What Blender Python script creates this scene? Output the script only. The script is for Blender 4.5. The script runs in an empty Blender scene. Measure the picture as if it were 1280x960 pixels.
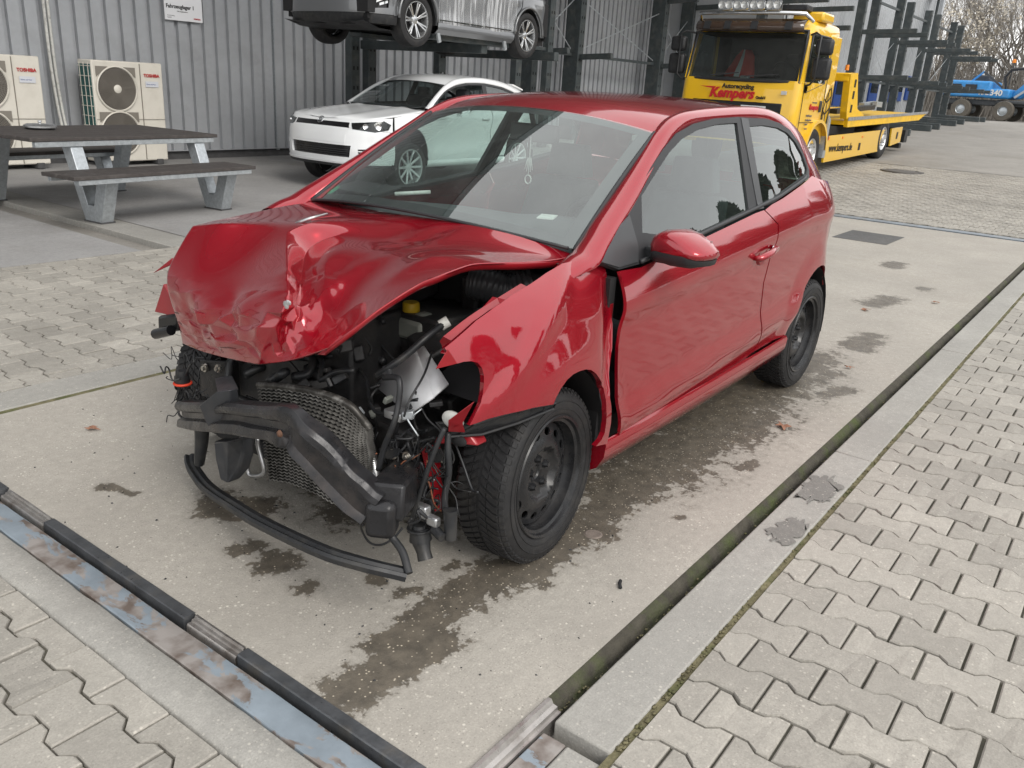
import bpy, bmesh, math, random
import numpy as np
from mathutils import Vector, Matrix, noise
from mathutils.geometry import delaunay_2d_cdt
random.seed(7); RNG = np.random.default_rng(7)
SC = bpy.context.scene; COL = SC.collection
R = math.radians; PI = math.pi

# ---------------------------------------------------------------- camera
cam_d = bpy.data.cameras.new('camera'); CAM = bpy.data.objects.new('camera', cam_d); COL.objects.link(CAM)
cam_d.sensor_fit = 'HORIZONTAL'; cam_d.sensor_width = 36.0; cam_d.lens = 36.0*1053.62/1280
cam_d.clip_end = 2000; cam_d.clip_start = 0.05
def set_cam(yaw, pitch, roll, h):
    fw = Vector((math.cos(pitch)*math.cos(yaw), math.cos(pitch)*math.sin(yaw), -math.sin(pitch)))
    r = fw.cross(Vector((0,0,1))).normalized(); d = fw.cross(r)
    c, s = math.cos(roll), math.sin(roll)
    r2 = c*r+s*d; d2 = -s*r+c*d
    m = Matrix((r2, -d2, -fw)).transposed().to_4x4(); m.translation = (0,0,h); CAM.matrix_world = m
set_cam(R(215.777), R(19.600), R(-3.564), 1.4917)
SC.camera = CAM

# ---------------------------------------------------------------- sky and sun (overcast day)
SUN_EL, SUN_AZ = R(40), R(72)        # azimuth of the sun in the x-y plane, counted from +X
w = bpy.data.worlds.new('World'); SC.world = w; w.use_nodes = True
nt = w.node_tree; nt.nodes.clear()
o_ = nt.nodes.new('ShaderNodeOutputWorld'); b_ = nt.nodes.new('ShaderNodeBackground'); b_.inputs[1].default_value = 0.105
sk = nt.nodes.new('ShaderNodeTexSky'); sk.sky_type = 'NISHITA'; sk.sun_disc = False
sk.sun_elevation = SUN_EL; sk.sun_rotation = PI/2-SUN_AZ; sk.dust_density = 3.0
# cloud deck: the blue of the clear sky is covered by an even grey-white layer, slightly mottled
tcw = nt.nodes.new('ShaderNodeTexCoord'); nz = nt.nodes.new('ShaderNodeTexNoise'); nz.inputs['Scale'].default_value = 2.2; nz.inputs['Detail'].default_value = 5
nt.links.new(tcw.outputs['Generated'], nz.inputs['Vector'])
cr = nt.nodes.new('ShaderNodeValToRGB'); cr.color_ramp.elements[0].position = .3; cr.color_ramp.elements[1].position = .75
cr.color_ramp.elements[0].color = (8.3,8.3,8.3,1); cr.color_ramp.elements[1].color = (10.8,10.7,10.55,1)
nt.links.new(nz.outputs['Fac'], cr.inputs['Fac'])
mx = nt.nodes.new('ShaderNodeMix'); mx.data_type = 'RGBA'; mx.inputs['Factor'].default_value = 0.88
nt.links.new(sk.outputs[0], mx.inputs[6]); nt.links.new(cr.outputs[0], mx.inputs[7])
nt.links.new(mx.outputs[2], b_.inputs[0]); nt.links.new(b_.outputs[0], o_.inputs[0])
sd = bpy.data.lights.new('sun', 'SUN'); SUN = bpy.data.objects.new('sun', sd); COL.objects.link(SUN)
sd.energy = 1.0; sd.angle = R(25); sd.color = (1.0,.957,.90)
dirv = Vector((math.cos(SUN_EL)*math.cos(SUN_AZ), math.cos(SUN_EL)*math.sin(SUN_AZ), math.sin(SUN_EL)))
SUN.rotation_euler = dirv.to_track_quat('Z','Y').to_euler()
SC.view_settings.view_transform = 'Standard'; SC.view_settings.look = 'None'; SC.view_settings.gamma = 1.0
SC.view_settings.use_curve_mapping = False; SC.view_settings.exposure = 0.80

# ---------------------------------------------------------------- materials
def mat(name, col, rough=.6, metal=0., coat=0., var=0., vscale=8., bump=0., bscale=60., spec=.5, trans=0., ior=1.45, emit=None,
        dirt=None, dscale=3., damt=.5, rvar=0., island=0., obrand=0., coat_rough=.03, detail=6.):
    m = bpy.data.materials.new(name); m.use_nodes = True; nt = m.node_tree; L = nt.links; N = nt.nodes
    p = N['Principled BSDF']; p.inputs['Roughness'].default_value = rough; p.inputs['Metallic'].default_value = metal
    p.inputs['Coat Weight'].default_value = coat; p.inputs['Coat Roughness'].default_value = coat_rough
    p.inputs['Specular IOR Level'].default_value = spec; p.inputs['IOR'].default_value = ior; p.inputs['Transmission Weight'].default_value = trans
    c = (*col, 1); p.inputs['Base Color'].default_value = c; out = None
    tc = N.new('ShaderNodeTexCoord')
    def noise_(scale, det=detail, co='Object'):
        n = N.new('ShaderNodeTexNoise'); n.inputs['Scale'].default_value = scale; n.inputs['Detail'].default_value = det; n.inputs['Roughness'].default_value = .62
        L.new(tc.outputs[co], n.inputs['Vector']); return n.outputs['Fac']
    def mult(a, fac_out, lo, hi):
        mr = N.new('ShaderNodeMapRange'); mr.inputs[1].default_value = .25; mr.inputs[2].default_value = .75; mr.inputs[3].default_value = lo; mr.inputs[4].default_value = hi
        L.new(fac_out, mr.inputs[0]); v = N.new('ShaderNodeVectorMath'); v.operation = 'SCALE'
        if a is None: v.inputs[0].default_value = col
        else: L.new(a, v.inputs[0])
        L.new(mr.outputs[0], v.inputs['Scale']); return v.outputs[0]
    if var: out = mult(out, noise_(vscale), 1-var, 1+var)
    if island:
        g = N.new('ShaderNodeNewGeometry'); out = mult(out, g.outputs['Random Per Island'], 1-island, 1+island)
    if obrand:
        g = N.new('ShaderNodeObjectInfo'); out = mult(out, g.outputs['Random'], 1-obrand, 1+obrand)
    if dirt:
        f = noise_(dscale, 8); mr = N.new('ShaderNodeMapRange'); mr.inputs[1].default_value = .5; mr.inputs[2].default_value = .68; mr.inputs[4].default_value = damt
        L.new(f, mr.inputs[0]); mxx = N.new('ShaderNodeMix'); mxx.data_type = 'RGBA'; L.new(mr.outputs[0], mxx.inputs['Factor'])
        if out is None: mxx.inputs[6].default_value = c
        else: L.new(out, mxx.inputs[6])
        mxx.inputs[7].default_value = (*dirt, 1); out = mxx.outputs[2]
    if out is not None: L.new(out, p.inputs['Base Color'])
    if rvar:
        mr = N.new('ShaderNodeMapRange'); mr.inputs[1].default_value = .3; mr.inputs[2].default_value = .7; mr.inputs[3].default_value = max(.02, rough-rvar); mr.inputs[4].default_value = rough+rvar
        L.new(noise_(vscale*1.7), mr.inputs[0]); L.new(mr.outputs[0], p.inputs['Roughness'])
    if bump:
        b = N.new('ShaderNodeBump'); b.inputs['Strength'].default_value = bump; b.inputs['Distance'].default_value = .01
        L.new(noise_(bscale), b.inputs['Height']); L.new(b.outputs[0], p.inputs['Normal'])
    if emit: p.inputs['Emission Color'].default_value = (*emit[:3],1); p.inputs['Emission Strength'].default_value = emit[3]
    return m
def thin_glass(name, tint, ior=1.6, dust=.04, dustcol=(.5,.52,.5), rough=.0, dscale=9.):
    m = bpy.data.materials.new(name); m.use_nodes = True; nt = m.node_tree; N = nt.nodes; L = nt.links; N.clear()
    o = N.new('ShaderNodeOutputMaterial'); fr = N.new('ShaderNodeFresnel'); fr.inputs[0].default_value = ior
    t = N.new('ShaderNodeBsdfTransparent'); t.inputs[0].default_value = (*tint,1)
    g = N.new('ShaderNodeBsdfGlossy'); g.inputs['Roughness'].default_value = rough; g.inputs[0].default_value = (.95,.98,.97,1)
    # Fresnel by the absolute angle, so the pane looks the same from both sides
    geo = N.new('ShaderNodeNewGeometry'); mxn = N.new('ShaderNodeMixShader')
    d = N.new('ShaderNodeBsdfDiffuse'); d.inputs[0].default_value = (*dustcol,1)
    lw = N.new('ShaderNodeLayerWeight'); pw = N.new('ShaderNodeMath'); pw.operation = 'POWER'
    dot = N.new('ShaderNodeVectorMath'); dot.operation = 'DOT_PRODUCT'; L.new(geo.outputs['Normal'], dot.inputs[0]); L.new(geo.outputs['Incoming'], dot.inputs[1])
    ab = N.new('ShaderNodeMath'); ab.operation = 'ABSOLUTE'; L.new(dot.outputs['Value'], ab.inputs[0])
    om = N.new('ShaderNodeMath'); om.operation = 'SUBTRACT'; om.inputs[0].default_value = 1; L.new(ab.outputs[0], om.inputs[1])
    L.new(om.outputs[0], pw.inputs[0]); pw.inputs[1].default_value = 4.2
    f0 = ((ior-1)/(ior+1))**2*1.6
    mr = N.new('ShaderNodeMapRange'); mr.inputs[3].default_value = f0; mr.inputs[4].default_value = 1; L.new(pw.outputs[0], mr.inputs[0])
    tc = N.new('ShaderNodeTexCoord'); nz = N.new('ShaderNodeTexNoise'); nz.inputs['Scale'].default_value = dscale; nz.inputs['Detail'].default_value = 8; nz.inputs['Roughness'].default_value = .7
    L.new(tc.outputs['Object'], nz.inputs['Vector']); mr2 = N.new('ShaderNodeMapRange'); mr2.inputs[1].default_value = .35; mr2.inputs[2].default_value = .75; mr2.inputs[3].default_value = dust*.5; mr2.inputs[4].default_value = dust*1.9
    L.new(nz.outputs['Fac'], mr2.inputs[0])
    m2 = N.new('ShaderNodeMixShader'); L.new(mr2.outputs[0], m2.inputs[0]); L.new(t.outputs[0], m2.inputs[1]); L.new(d.outputs[0], m2.inputs[2])
    L.new(mr.outputs[0], mxn.inputs[0]); L.new(m2.outputs[0], mxn.inputs[1]); L.new(g.outputs[0], mxn.inputs[2]); L.new(mxn.outputs[0], o.inputs[0])
    return m

# ---------------------------------------------------------------- mesh helpers
def tag(o, label=None, cat=None, group=None, kind=None):
    for k, v in (('label',label),('category',cat),('group',group),('kind',kind)):
        if v is not None: o[k] = v
    return o
def empty(name, loc=(0,0,0), rz=0, label=None, cat=None, group=None):
    o = bpy.data.objects.new(name, None); COL.objects.link(o); o.location = loc; o.rotation_euler = (0,0,rz); o.empty_display_size = .1
    return tag(o, label, cat, group)
class MB:
    def __init__(s): s.v = []; s.f = []
    def add(s, vs, fs):
        n = len(s.v); s.v += [tuple(map(float, p)) for p in vs]; s.f += [tuple(i+n for i in f) for f in fs]; return s
    def box(s, c, d, rot=None, taper=(1,1)):
        x,y,z = [t/2 for t in d]; vs = []
        for sz in (-1,1):
            tx,ty = taper if sz > 0 else (1,1)
            for sx,sy in ((-1,-1),(1,-1),(1,1),(-1,1)): vs.append(Vector((sx*x*tx, sy*y*ty, sz*z)))
        if rot is not None: vs = [rot @ p for p in vs]
        return s.add([p+Vector(c) for p in vs], [(3,2,1,0),(4,5,6,7),(0,1,5,4),(1,2,6,5),(2,3,7,6),(3,0,4,7)])
    def beam(s, a, b, wd, ht, up=(0,0,1)):
        a = Vector(a); b = Vector(b); d = (b-a); L = d.length; d.normalize(); u = Vector(up); sd = d.cross(u)
        if sd.length < 1e-4: sd = d.cross(Vector((1,0,0)))
        sd.normalize(); u = sd.cross(d)
        return s.box((a+b)/2, (L,wd,ht), Matrix((d,-sd,u)).transposed())
    def tube(s, pts, r, n=8, cap=True, closed=False):
        pts = [Vector(p) for p in pts]; m = len(pts); rs = r if isinstance(r,(list,tuple)) else [r]*m
        t0 = (pts[1]-pts[0]).normalized(); u = t0.orthogonal().normalized(); rings = []
        for i,p in enumerate(pts):
            a = pts[i-1] if (i > 0 or closed) else pts[i]; b = pts[(i+1)%m] if (i < m-1 or closed) else pts[i]
            t = (b-a).normalized(); u = (u-t*u.dot(t)); u = u.normalized() if u.length > 1e-6 else t.orthogonal().normalized(); v = t.cross(u)
            rings.append([p+(u*math.cos(2*PI*k/n)+v*math.sin(2*PI*k/n))*rs[i] for k in range(n)])
        return s.loft(rings, cap and not closed, closed)
    def loft(s, rings, cap=True, closed=False):
        n = len(rings[0]); m = len(rings); vs = [p for r in rings for p in r]; fs = []
        for i in range(m if closed else m-1):
            j = (i+1)%m
            for k in range(n): fs.append((i*n+k, i*n+(k+1)%n, j*n+(k+1)%n, j*n+k))
        if cap: fs.append(tuple(reversed(range(n)))); fs.append(tuple(range((m-1)*n, m*n)))
        return s.add(vs, fs)
    def lathe(s, prof, n=32, origin=(0,0,0), axis='y', closed=False):
        # prof: (radius, distance along the axis)
        o = Vector(origin); rings = []
        for r,h in prof:
            ring = []
            for k in range(n):
                a = 2*PI*k/n; c,sn = r*math.cos(a), r*math.sin(a)
                ring.append(o+(Vector((c,h,sn)) if axis=='y' else Vector((c,sn,h)) if axis=='z' else Vector((h,c,sn))))
            rings.append(ring)
        return s.loft(rings, False, closed)
    def prism(s, poly, a, b, f=None):
        # poly of (u,v); extruded between a and b; f maps (u,v,w) to a point
        f = f or (lambda u,v,w:(u,v,w)); n = len(poly)
        vs = [f(u,v,a) for u,v in poly]+[f(u,v,b) for u,v in poly]
        fs = [tuple(reversed(range(n))), tuple(range(n,2*n))]+[(i,(i+1)%n,n+(i+1)%n,n+i) for i in range(n)]
        return s.add(vs, fs)
    def grid(s, G, flip=False):
        m = len(G); n = len(G[0]); vs = [p for r in G for p in r]; fs = []
        for i in range(m-1):
            for j in range(n-1):
                q = (i*n+j, i*n+j+1, (i+1)*n+j+1, (i+1)*n+j); fs.append(tuple(reversed(q)) if flip else q)
        return s.add(vs, fs)
    def ball(s, c, r, n=10, sq=(1,1,1)):
        rings = []
        for i in range(1,n): 
            a = PI*i/n; rings.append([(c[0]+sq[0]*r*math.sin(a)*math.cos(2*PI*k/(2*n)), c[1]+sq[1]*r*math.sin(a)*math.sin(2*PI*k/(2*n)), c[2]-sq[2]*r*math.cos(a)) for k in range(2*n)])
        return s.loft(rings, True)
    def build(s, name, mt, parent=None, smooth=35, bevel=0, seg=2, sub=0, solid=0, fixn=True):
        me = bpy.data.meshes.new(name); me.from_pydata(s.v, [], s.f); me.validate()
        if fixn:
            bm = bmesh.new(); bm.from_mesh(me); bmesh.ops.recalc_face_normals(bm, faces=bm.faces); bm.to_mesh(me); bm.free()
        return finish(me, name, mt, parent, smooth, bevel, seg, sub, solid)
def finish(me, name, mt, parent=None, smooth=35, bevel=0, seg=2, sub=0, solid=0):
    if smooth:
        me.shade_smooth()
        if smooth < 180: me.set_sharp_from_angle(angle=R(smooth))
    o = bpy.data.objects.new(name, me); COL.objects.link(o)
    if mt is not None: me.materials.append(mt)
    if parent is not None: o.parent = parent
    if solid:
        md = o.modifiers.new('thick','SOLIDIFY'); md.thickness = solid; md.offset = -1
    if bevel:
        md = o.modifiers.new('bevel','BEVEL'); md.width = bevel; md.segments = seg; md.limit_method = 'ANGLE'; md.angle_limit = R(40); md.harden_normals = False
    if sub:
        md = o.modifiers.new('sub','SUBSURF'); md.levels = sub; md.render_levels = sub
    return o
def dup(o, parent=None, loc=None, rz=None, label=None):
    # one copy of a thing with copies of its parts and sub-parts
    c = o.copy(); COL.objects.link(c)
    if parent is not None: c.parent = parent
    if loc is not None: c.location = loc
    if rz is not None: c.rotation_euler = (0,0,rz)
    if label: c['label'] = label
    for ch in o.children: dup(ch, c)
    return c
def mirror_obj(o, parent):
    # the same part on the other side of the thing (y -> -y), as a mesh of its own
    me = o.data.copy()
    n = len(me.vertices); co = np.empty(n*3); me.vertices.foreach_get('co', co); co = co.reshape(-1,3); co[:,1] *= -1
    nor = None
    if me.has_custom_normals:
        nor = np.empty(len(me.loops)*3); me.corner_normals.foreach_get('vector', nor)
    me.vertices.foreach_set('co', co.ravel()); me.flip_normals(); me.update()
    c = bpy.data.objects.new(o.name.split('.')[0], me); COL.objects.link(c); c.parent = parent
    for md in o.modifiers:
        n2 = c.modifiers.new(md.name, md.type)
        for a in ('thickness','offset','width','segments','limit_method','angle_limit','levels','render_levels'):
            if hasattr(md,a): setattr(n2,a,getattr(md,a))
    c.location = (o.location.x,-o.location.y,o.location.z)
    return c
def inside(P, poly):
    poly = np.asarray(poly); x,y = P[:,0],P[:,1]; r = np.zeros(len(P),bool); n = len(poly)
    for i in range(n):
        x0,y0 = poly[i]; x1,y1 = poly[(i+1)%n]
        c = ((y0>y)!=(y1>y)); 
        with np.errstate(divide='ignore',invalid='ignore'): r ^= c & (x < (x1-x0)*(y-y0)/(y1-y0+1e-30)+x0)
    return r
def dens(poly, step):
    out = []
    for i in range(len(poly)):
        a = np.array(poly[i],float); b = np.array(poly[(i+1)%len(poly)],float); k = max(1,int(np.linalg.norm(b-a)/step+.5))
        for t in range(k): out.append(a+(b-a)*t/k)
    return np.array(out)
def catmull(pts, per=6, closed=False):
    P = [np.array(p,float) for p in pts]; n = len(P); out = []
    for i in range(n if closed else n-1):
        p1 = P[i]; p2 = P[(i+1)%n]; p0 = P[i-1] if (i > 0 or closed) else 2*p1-p2; p3 = P[(i+2)%n] if (i+2 < n or closed) else 2*p2-p1
        for k in range(per):
            t = k/per; out.append(.5*((2*p1)+(-p0+p2)*t+(2*p0-5*p1+4*p2-p3)*t*t+(-p0+3*p1-3*p2+p3)*t**3))
    if not closed: out.append(P[-1])
    return [tuple(p) for p in out]
def panel(name, poly, fn, mt, parent=None, step=.04, holes=(), thick=.012, edge=.02, flip=False, open_back=True):
    # sheet-metal panel: a polygon in two parameters, meshed and laid on the smooth surface fn, with a turned-in edge all round
    loops = [dens(poly, edge)]+[dens(h, edge) for h in holes]
    pts = np.concatenate(loops); edges = []; k = 0
    for l in loops:
        edges += [(k+i, k+(i+1)%len(l)) for i in range(len(l))]; k += len(l)
    lo = loops[0].min(0); hi = loops[0].max(0)
    gx,gy = np.meshgrid(np.arange(lo[0]+step*.37,hi[0],step), np.arange(lo[1]+step*.37,hi[1],step)); g = np.stack([gx.ravel(),gy.ravel()],1)
    g[:,0] += (np.arange(len(gx)).repeat(gx.shape[1])%2)*step*.5
    ins = inside(g, loops[0])
    for h in loops[1:]: ins &= ~inside(g, h)
    g = g[ins]
    if len(g):
        d = np.min(np.linalg.norm(g[:,None,:]-pts[None,:,:],axis=2),axis=1); g = g[d > step*.45]
    allp = [Vector(p) for p in np.concatenate([pts,g])] if len(g) else [Vector(p) for p in pts]
    r = delaunay_2d_cdt(allp, edges, [], 0, 1e-6)
    V = np.array([tuple(p) for p in r[0]]); T = np.array([f for f in r[2]])
    c = V[T].mean(1); keep = inside(c, loops[0])
    for h in loops[1:]: keep &= ~inside(c, h)
    T = T[keep]
    P3 = np.array([fn(a,b) for a,b in V]); e = 1e-3
    du = np.array([np.array(fn(a+e,b))-np.array(fn(a-e,b)) for a,b in V]); dv = np.array([np.array(fn(a,b+e))-np.array(fn(a,b-e)) for a,b in V])
    N = np.cross(du,dv); N /= np.linalg.norm(N,axis=1)[:,None]+1e-12
    A,B,Cc = V[T[:,0]],V[T[:,1]],V[T[:,2]]
    ar = (B[:,0]-A[:,0])*(Cc[:,1]-A[:,1])-(B[:,1]-A[:,1])*(Cc[:,0]-A[:,0]); T[ar<0] = T[ar<0][:,::-1]
    T = T[np.abs(ar) > 1e-9]
    if flip: T = T[:,::-1]; N = -N
    cnt = {}
    for t in T:
        for i in range(3): cnt[(t[i],t[(i+1)%3])] = 1
    bd = [(a,b) for (a,b) in cnt if (b,a) not in cnt]
    n0 = len(P3); verts = list(map(tuple,P3)); faces = [tuple(map(int,t)) for t in T]; idx = {}
    for a,b in bd:
        for q in (a,b):
            if q not in idx: idx[q] = len(verts); verts.append(tuple(P3[q]-N[q]*thick))
    for a,b in bd: faces.append((int(b),int(a),idx[a],idx[b]))
    me = bpy.data.meshes.new(name); me.from_pydata(verts,[],faces)
    me.shade_smooth()
    ln = []
    for p in me.polygons:
        for vi in p.vertices: ln.append(tuple(N[vi]) if len(p.vertices)==3 and vi < n0 else tuple(p.normal))
    me.normals_split_custom_set(ln)
    o = bpy.data.objects.new(name, me); COL.objects.link(o); me.materials.append(mt)
    if parent is not None: o.parent = parent
    return o
def text(name, body, size, mt, parent=None, loc=(0,0,0), rot=None, ext=.001, bold=0., align='LEFT', shear=0., sx=1.):
    cu = bpy.data.curves.new(name,'FONT'); cu.body = body; cu.size = size; cu.extrude = ext; cu.offset = bold; cu.align_x = align; cu.shear = shear; cu.resolution_u = 3
    t = bpy.data.objects.new('tmp',cu); COL.objects.link(t)
    me = bpy.data.meshes.new_from_object(t.evaluated_get(bpy.context.evaluated_depsgraph_get())); bpy.data.objects.remove(t)
    me.name = name
    for v in me.vertices: v.co.x *= sx
    o = finish(me, name, mt, parent, 0)
    m = (rot.to_4x4() if rot is not None else Matrix.Identity(4)); m.translation = loc; o.matrix_local = m
    return o
def frame_rot(right, up):
    r = Vector(right).normalized(); u = Vector(up); n = r.cross(u).normalized(); u = n.cross(r)
    return Matrix((r,u,n)).transposed()
def smooth01(t): t = np.clip(t,0,1); return t*t*(3-2*t)
# ================================================================ SETTING
def zg(x): return .04*min(27.5,max(0.,-13-x))
M = {}
def concrete(name, col, wet=False, speck=.5, var=.18, stain=(.16,.145,.12), samt=.5, rough=.85):
    m = bpy.data.materials.new(name); m.use_nodes = True; nt = m.node_tree; N = nt.nodes; L = nt.links; p = N['Principled BSDF']
    tc = N.new('ShaderNodeTexCoord')
    def nz(s, d=6, r=.6):
        n = N.new('ShaderNodeTexNoise'); n.inputs['Scale'].default_value = s; n.inputs['Detail'].default_value = d; n.inputs['Roughness'].default_value = r; L.new(tc.outputs['Object'], n.inputs['Vector']); return n.outputs['Fac']
    def mr(a, i0, i1, o0, o1):
        n = N.new('ShaderNodeMapRange'); n.inputs[1].default_value = i0; n.inputs[2].default_value = i1; n.inputs[3].default_value = o0; n.inputs[4].default_value = o1; L.new(a, n.inputs[0]); return n.outputs[0]
    def mix(f, a, b, fac=None, blend='MIX'):
        n = N.new('ShaderNodeMix'); n.data_type = 'RGBA'; n.blend_type = blend
        if fac is not None: n.inputs['Factor'].default_value = fac
        else: L.new(f, n.inputs['Factor'])
        for i,q in ((6,a),(7,b)):
            if isinstance(q, tuple): n.inputs[i].default_value = (*q,1)
            else: L.new(q, n.inputs[i])
        return n.outputs[2]
    def op(o, a, b):
        n = N.new('ShaderNodeMath'); n.operation = o
        for i,q in ((0,a),(1,b)):
            if isinstance(q,(int,float)): n.inputs[i].default_value = q
            else: L.new(q, n.inputs[i])
        return n.outputs[0]
    lo = tuple(c*(1-var) for c in col); hi = tuple(c*(1+var) for c in col)
    c = mix(mr(nz(1.3,8), .3, .7, 0, 1), lo, hi)
    c = mix(mr(nz(28,5,.7), .35, .7, 0, .7), c, tuple(q*.72 for q in col)); c = mix(mr(nz(170,3,.7), .35, .65, 0, .5), c, tuple(q*.62 for q in col))
    c = mix(mr(nz(.55,9,.7), .52, .68, 0, samt), c, stain)
    # aggregate: pale and dark grains
    for sc, thr, cc, f in ((60,.15,(.70,.66,.58),speck),(120,.17,(.62,.58,.5),speck*.8),(130,.2,(.11,.10,.09),speck*.8)):
        v = N.new('ShaderNodeTexVoronoi'); v.inputs['Scale'].default_value = sc; v.inputs['Randomness'].default_value = 1; L.new(tc.outputs['Object'], v.inputs['Vector'])
        sel = N.new('ShaderNodeSeparateColor'); L.new(v.outputs['Color'], sel.inputs[0])
        on = op('GREATER_THAN', sel.outputs[0], .68); d = mr(v.outputs['Distance'], thr, thr+.14, f, 0); d = op('MULTIPLY', d, mr(nz(6,6,.7), .38, .62, .15, 1)); c = mix(op('MULTIPLY', on, d), c, cc)
    rg = mr(nz(9,5), .3, .7, rough-.1, min(1,rough+.1))
    if wet:
        at = N.new('ShaderNodeAttribute'); at.attribute_name = 'wet'
        e = op('ADD', at.outputs['Fac'], mr(nz(7,9,.68), .2, .8, -.62, .62)); e = op('ADD', e, mr(nz(34,6,.65), .25,.75,-.30,.30))
        k = mr(e, .43, .54, 0, 1); k2 = mr(e, .10, .5, 0, .34)
        c = mix(k2, c, (.17,.155,.13)); 
        wcol = mix(mr(nz(17,6),.35,.65,0,1), (.062,.053,.041), (.12,.102,.078))
        v = N.new('ShaderNodeTexVoronoi'); v.inputs['Scale'].default_value = 95; L.new(tc.outputs['Object'], v.inputs['Vector'])
        sel = N.new('ShaderNodeSeparateColor'); L.new(v.outputs['Color'], sel.inputs[0])
        wcol = mix(op('MULTIPLY', op('GREATER_THAN', sel.outputs[1], .74), mr(v.outputs['Distance'], .14, .32, .95, 0)), wcol, (.52,.46,.36))
        c = mix(op('MULTIPLY', k, .93), c, wcol); rg = op('SUBTRACT', rg, op('MULTIPLY', k, .32))
    L.new(c, p.inputs['Base Color']); L.new(rg, p.inputs['Roughness'])
    b = N.new('ShaderNodeBump'); b.inputs['Strength'].default_value = .35; b.inputs['Distance'].default_value = .006; L.new(op('ADD', nz(120,4), op('MULTIPLY', nz(9,6), 1.2)), b.inputs['Height']); L.new(b.outputs[0], p.inputs['Normal'])
    return m
M['lane'] = concrete('lane concrete', (.385,.360,.318), wet=True, speck=.62, samt=.30, stain=(.24,.215,.18))
M['slab'] = concrete('slab concrete', (.34,.335,.33), speck=.25, samt=.35)
M['kerb'] = concrete('kerb concrete', (.343,.333,.306), speck=.4, samt=.5, stain=(.19,.185,.175))
M['yard'] = concrete('yard concrete', (.29,.275,.25), speck=.3, samt=.45)
M['asphalt'] = concrete('asphalt patch', (.10,.10,.10), speck=.3, samt=.2)
M['joint'] = mat('joint sand', (.085,.08,.062), .95, var=.4, vscale=14, bump=.5, bscale=150)
M['moss'] = mat('mossy joint', (.15,.135,.075), .95, var=.5, vscale=25, bump=.9, bscale=90, dirt=(.07,.085,.025), dscale=9, damt=.9)
M['groove'] = mat('dark groove', (.055,.05,.038), .95, var=.4, vscale=18, bump=1, bscale=70, dirt=(.06,.08,.02), dscale=5, damt=.8)
M['steel_dark'] = mat('worn dark steel', (.10,.105,.112), .36, .55, var=.35, vscale=14, rvar=.12, bump=.15, bscale=60, dirt=(.16,.145,.12), dscale=11, damt=.5)
M['steel_bare'] = mat('bare steel', (.42,.40,.38), .34, .8, var=.25, vscale=20, rvar=.12, dirt=(.12,.09,.07), dscale=8, damt=.6)
M['black'] = mat('black plastic', (.018,.019,.021), .45, var=.3, vscale=10, rvar=.1, dirt=(.07,.065,.055), dscale=14, damt=.35)
def paver_mat(name, rand):
    m = concrete(name, (.36,.340,.302), speck=.45, var=.2, samt=.5, stain=(.17,.16,.14)); nt = m.node_tree; N = nt.nodes; L = nt.links; p = N['Principled BSDF']
    src = p.inputs['Base Color'].links[0].from_socket
    g = N.new('ShaderNodeObjectInfo') if rand == 'o' else N.new('ShaderNodeNewGeometry'); so = g.outputs['Random'] if rand == 'o' else g.outputs['Random Per Island']
    mr = N.new('ShaderNodeMapRange'); mr.inputs[3].default_value = .86; mr.inputs[4].default_value = 1.11; L.new(so, mr.inputs[0])
    v = N.new('ShaderNodeVectorMath'); v.operation = 'SCALE'; L.new(src, v.inputs[0]); L.new(mr.outputs[0], v.inputs['Scale']); L.new(v.outputs[0], p.inputs['Base Color'])
    # grain runs in world space so that no two stones look the same
    if rand == 'o':
        geo = N.new('ShaderNodeNewGeometry')
        for n in list(N):
            if n.type in ('TEX_NOISE','TEX_VORONOI'):
                L.new(geo.outputs['Position'], n.inputs['Vector'])
    return m
M['paver'] = paver_mat('paving stone', 'o'); M['paver_far'] = paver_mat('paving stone field', 'i')

# --- blue painted steel strip with worn patches
def worn_blue():
    m = mat('worn blue paint', (.205,.242,.275), .5, var=.25, vscale=6, bump=.1); nt = m.node_tree; N = nt.nodes; L = nt.links; p = N['Principled BSDF']; src = p.inputs['Base Color'].links[0].from_socket
    tc = N.new('ShaderNodeTexCoord'); n = N.new('ShaderNodeTexNoise'); n.inputs['Scale'].default_value = 5.5; n.inputs['Detail'].default_value = 12; n.inputs['Roughness'].default_value = .62; n.inputs['Distortion'].default_value = .5
    mp = N.new('ShaderNodeMapping'); mp.inputs['Scale'].default_value = (1.8,.8,1); L.new(tc.outputs['Object'], mp.inputs[0]); L.new(mp.outputs[0], n.inputs['Vector'])
    mr = N.new('ShaderNodeMapRange'); mr.inputs[1].default_value = .51; mr.inputs[2].default_value = .54; L.new(n.outputs['Fac'], mr.inputs[0])
    n2 = N.new('ShaderNodeTexNoise'); n2.inputs['Scale'].default_value = 16; n2.inputs['Detail'].default_value = 6; L.new(tc.outputs['Object'], n2.inputs['Vector'])
    cr = N.new('ShaderNodeValToRGB'); cr.color_ramp.elements[0].color = (.12,.095,.08,1); cr.color_ramp.elements[1].color = (.27,.25,.235,1); cr.color_ramp.elements[0].position = .35; cr.color_ramp.elements[1].position = .62; L.new(n2.outputs['Fac'], cr.inputs[0])
    mx = N.new('ShaderNodeMix'); mx.data_type = 'RGBA'; L.new(mr.outputs[0], mx.inputs['Factor']); L.new(cr.outputs[0], mx.inputs[6]); L.new(src, mx.inputs[7]); L.new(mx.outputs[2], p.inputs['Base Color'])
    return m
M['blue_worn'] = worn_blue()

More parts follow.
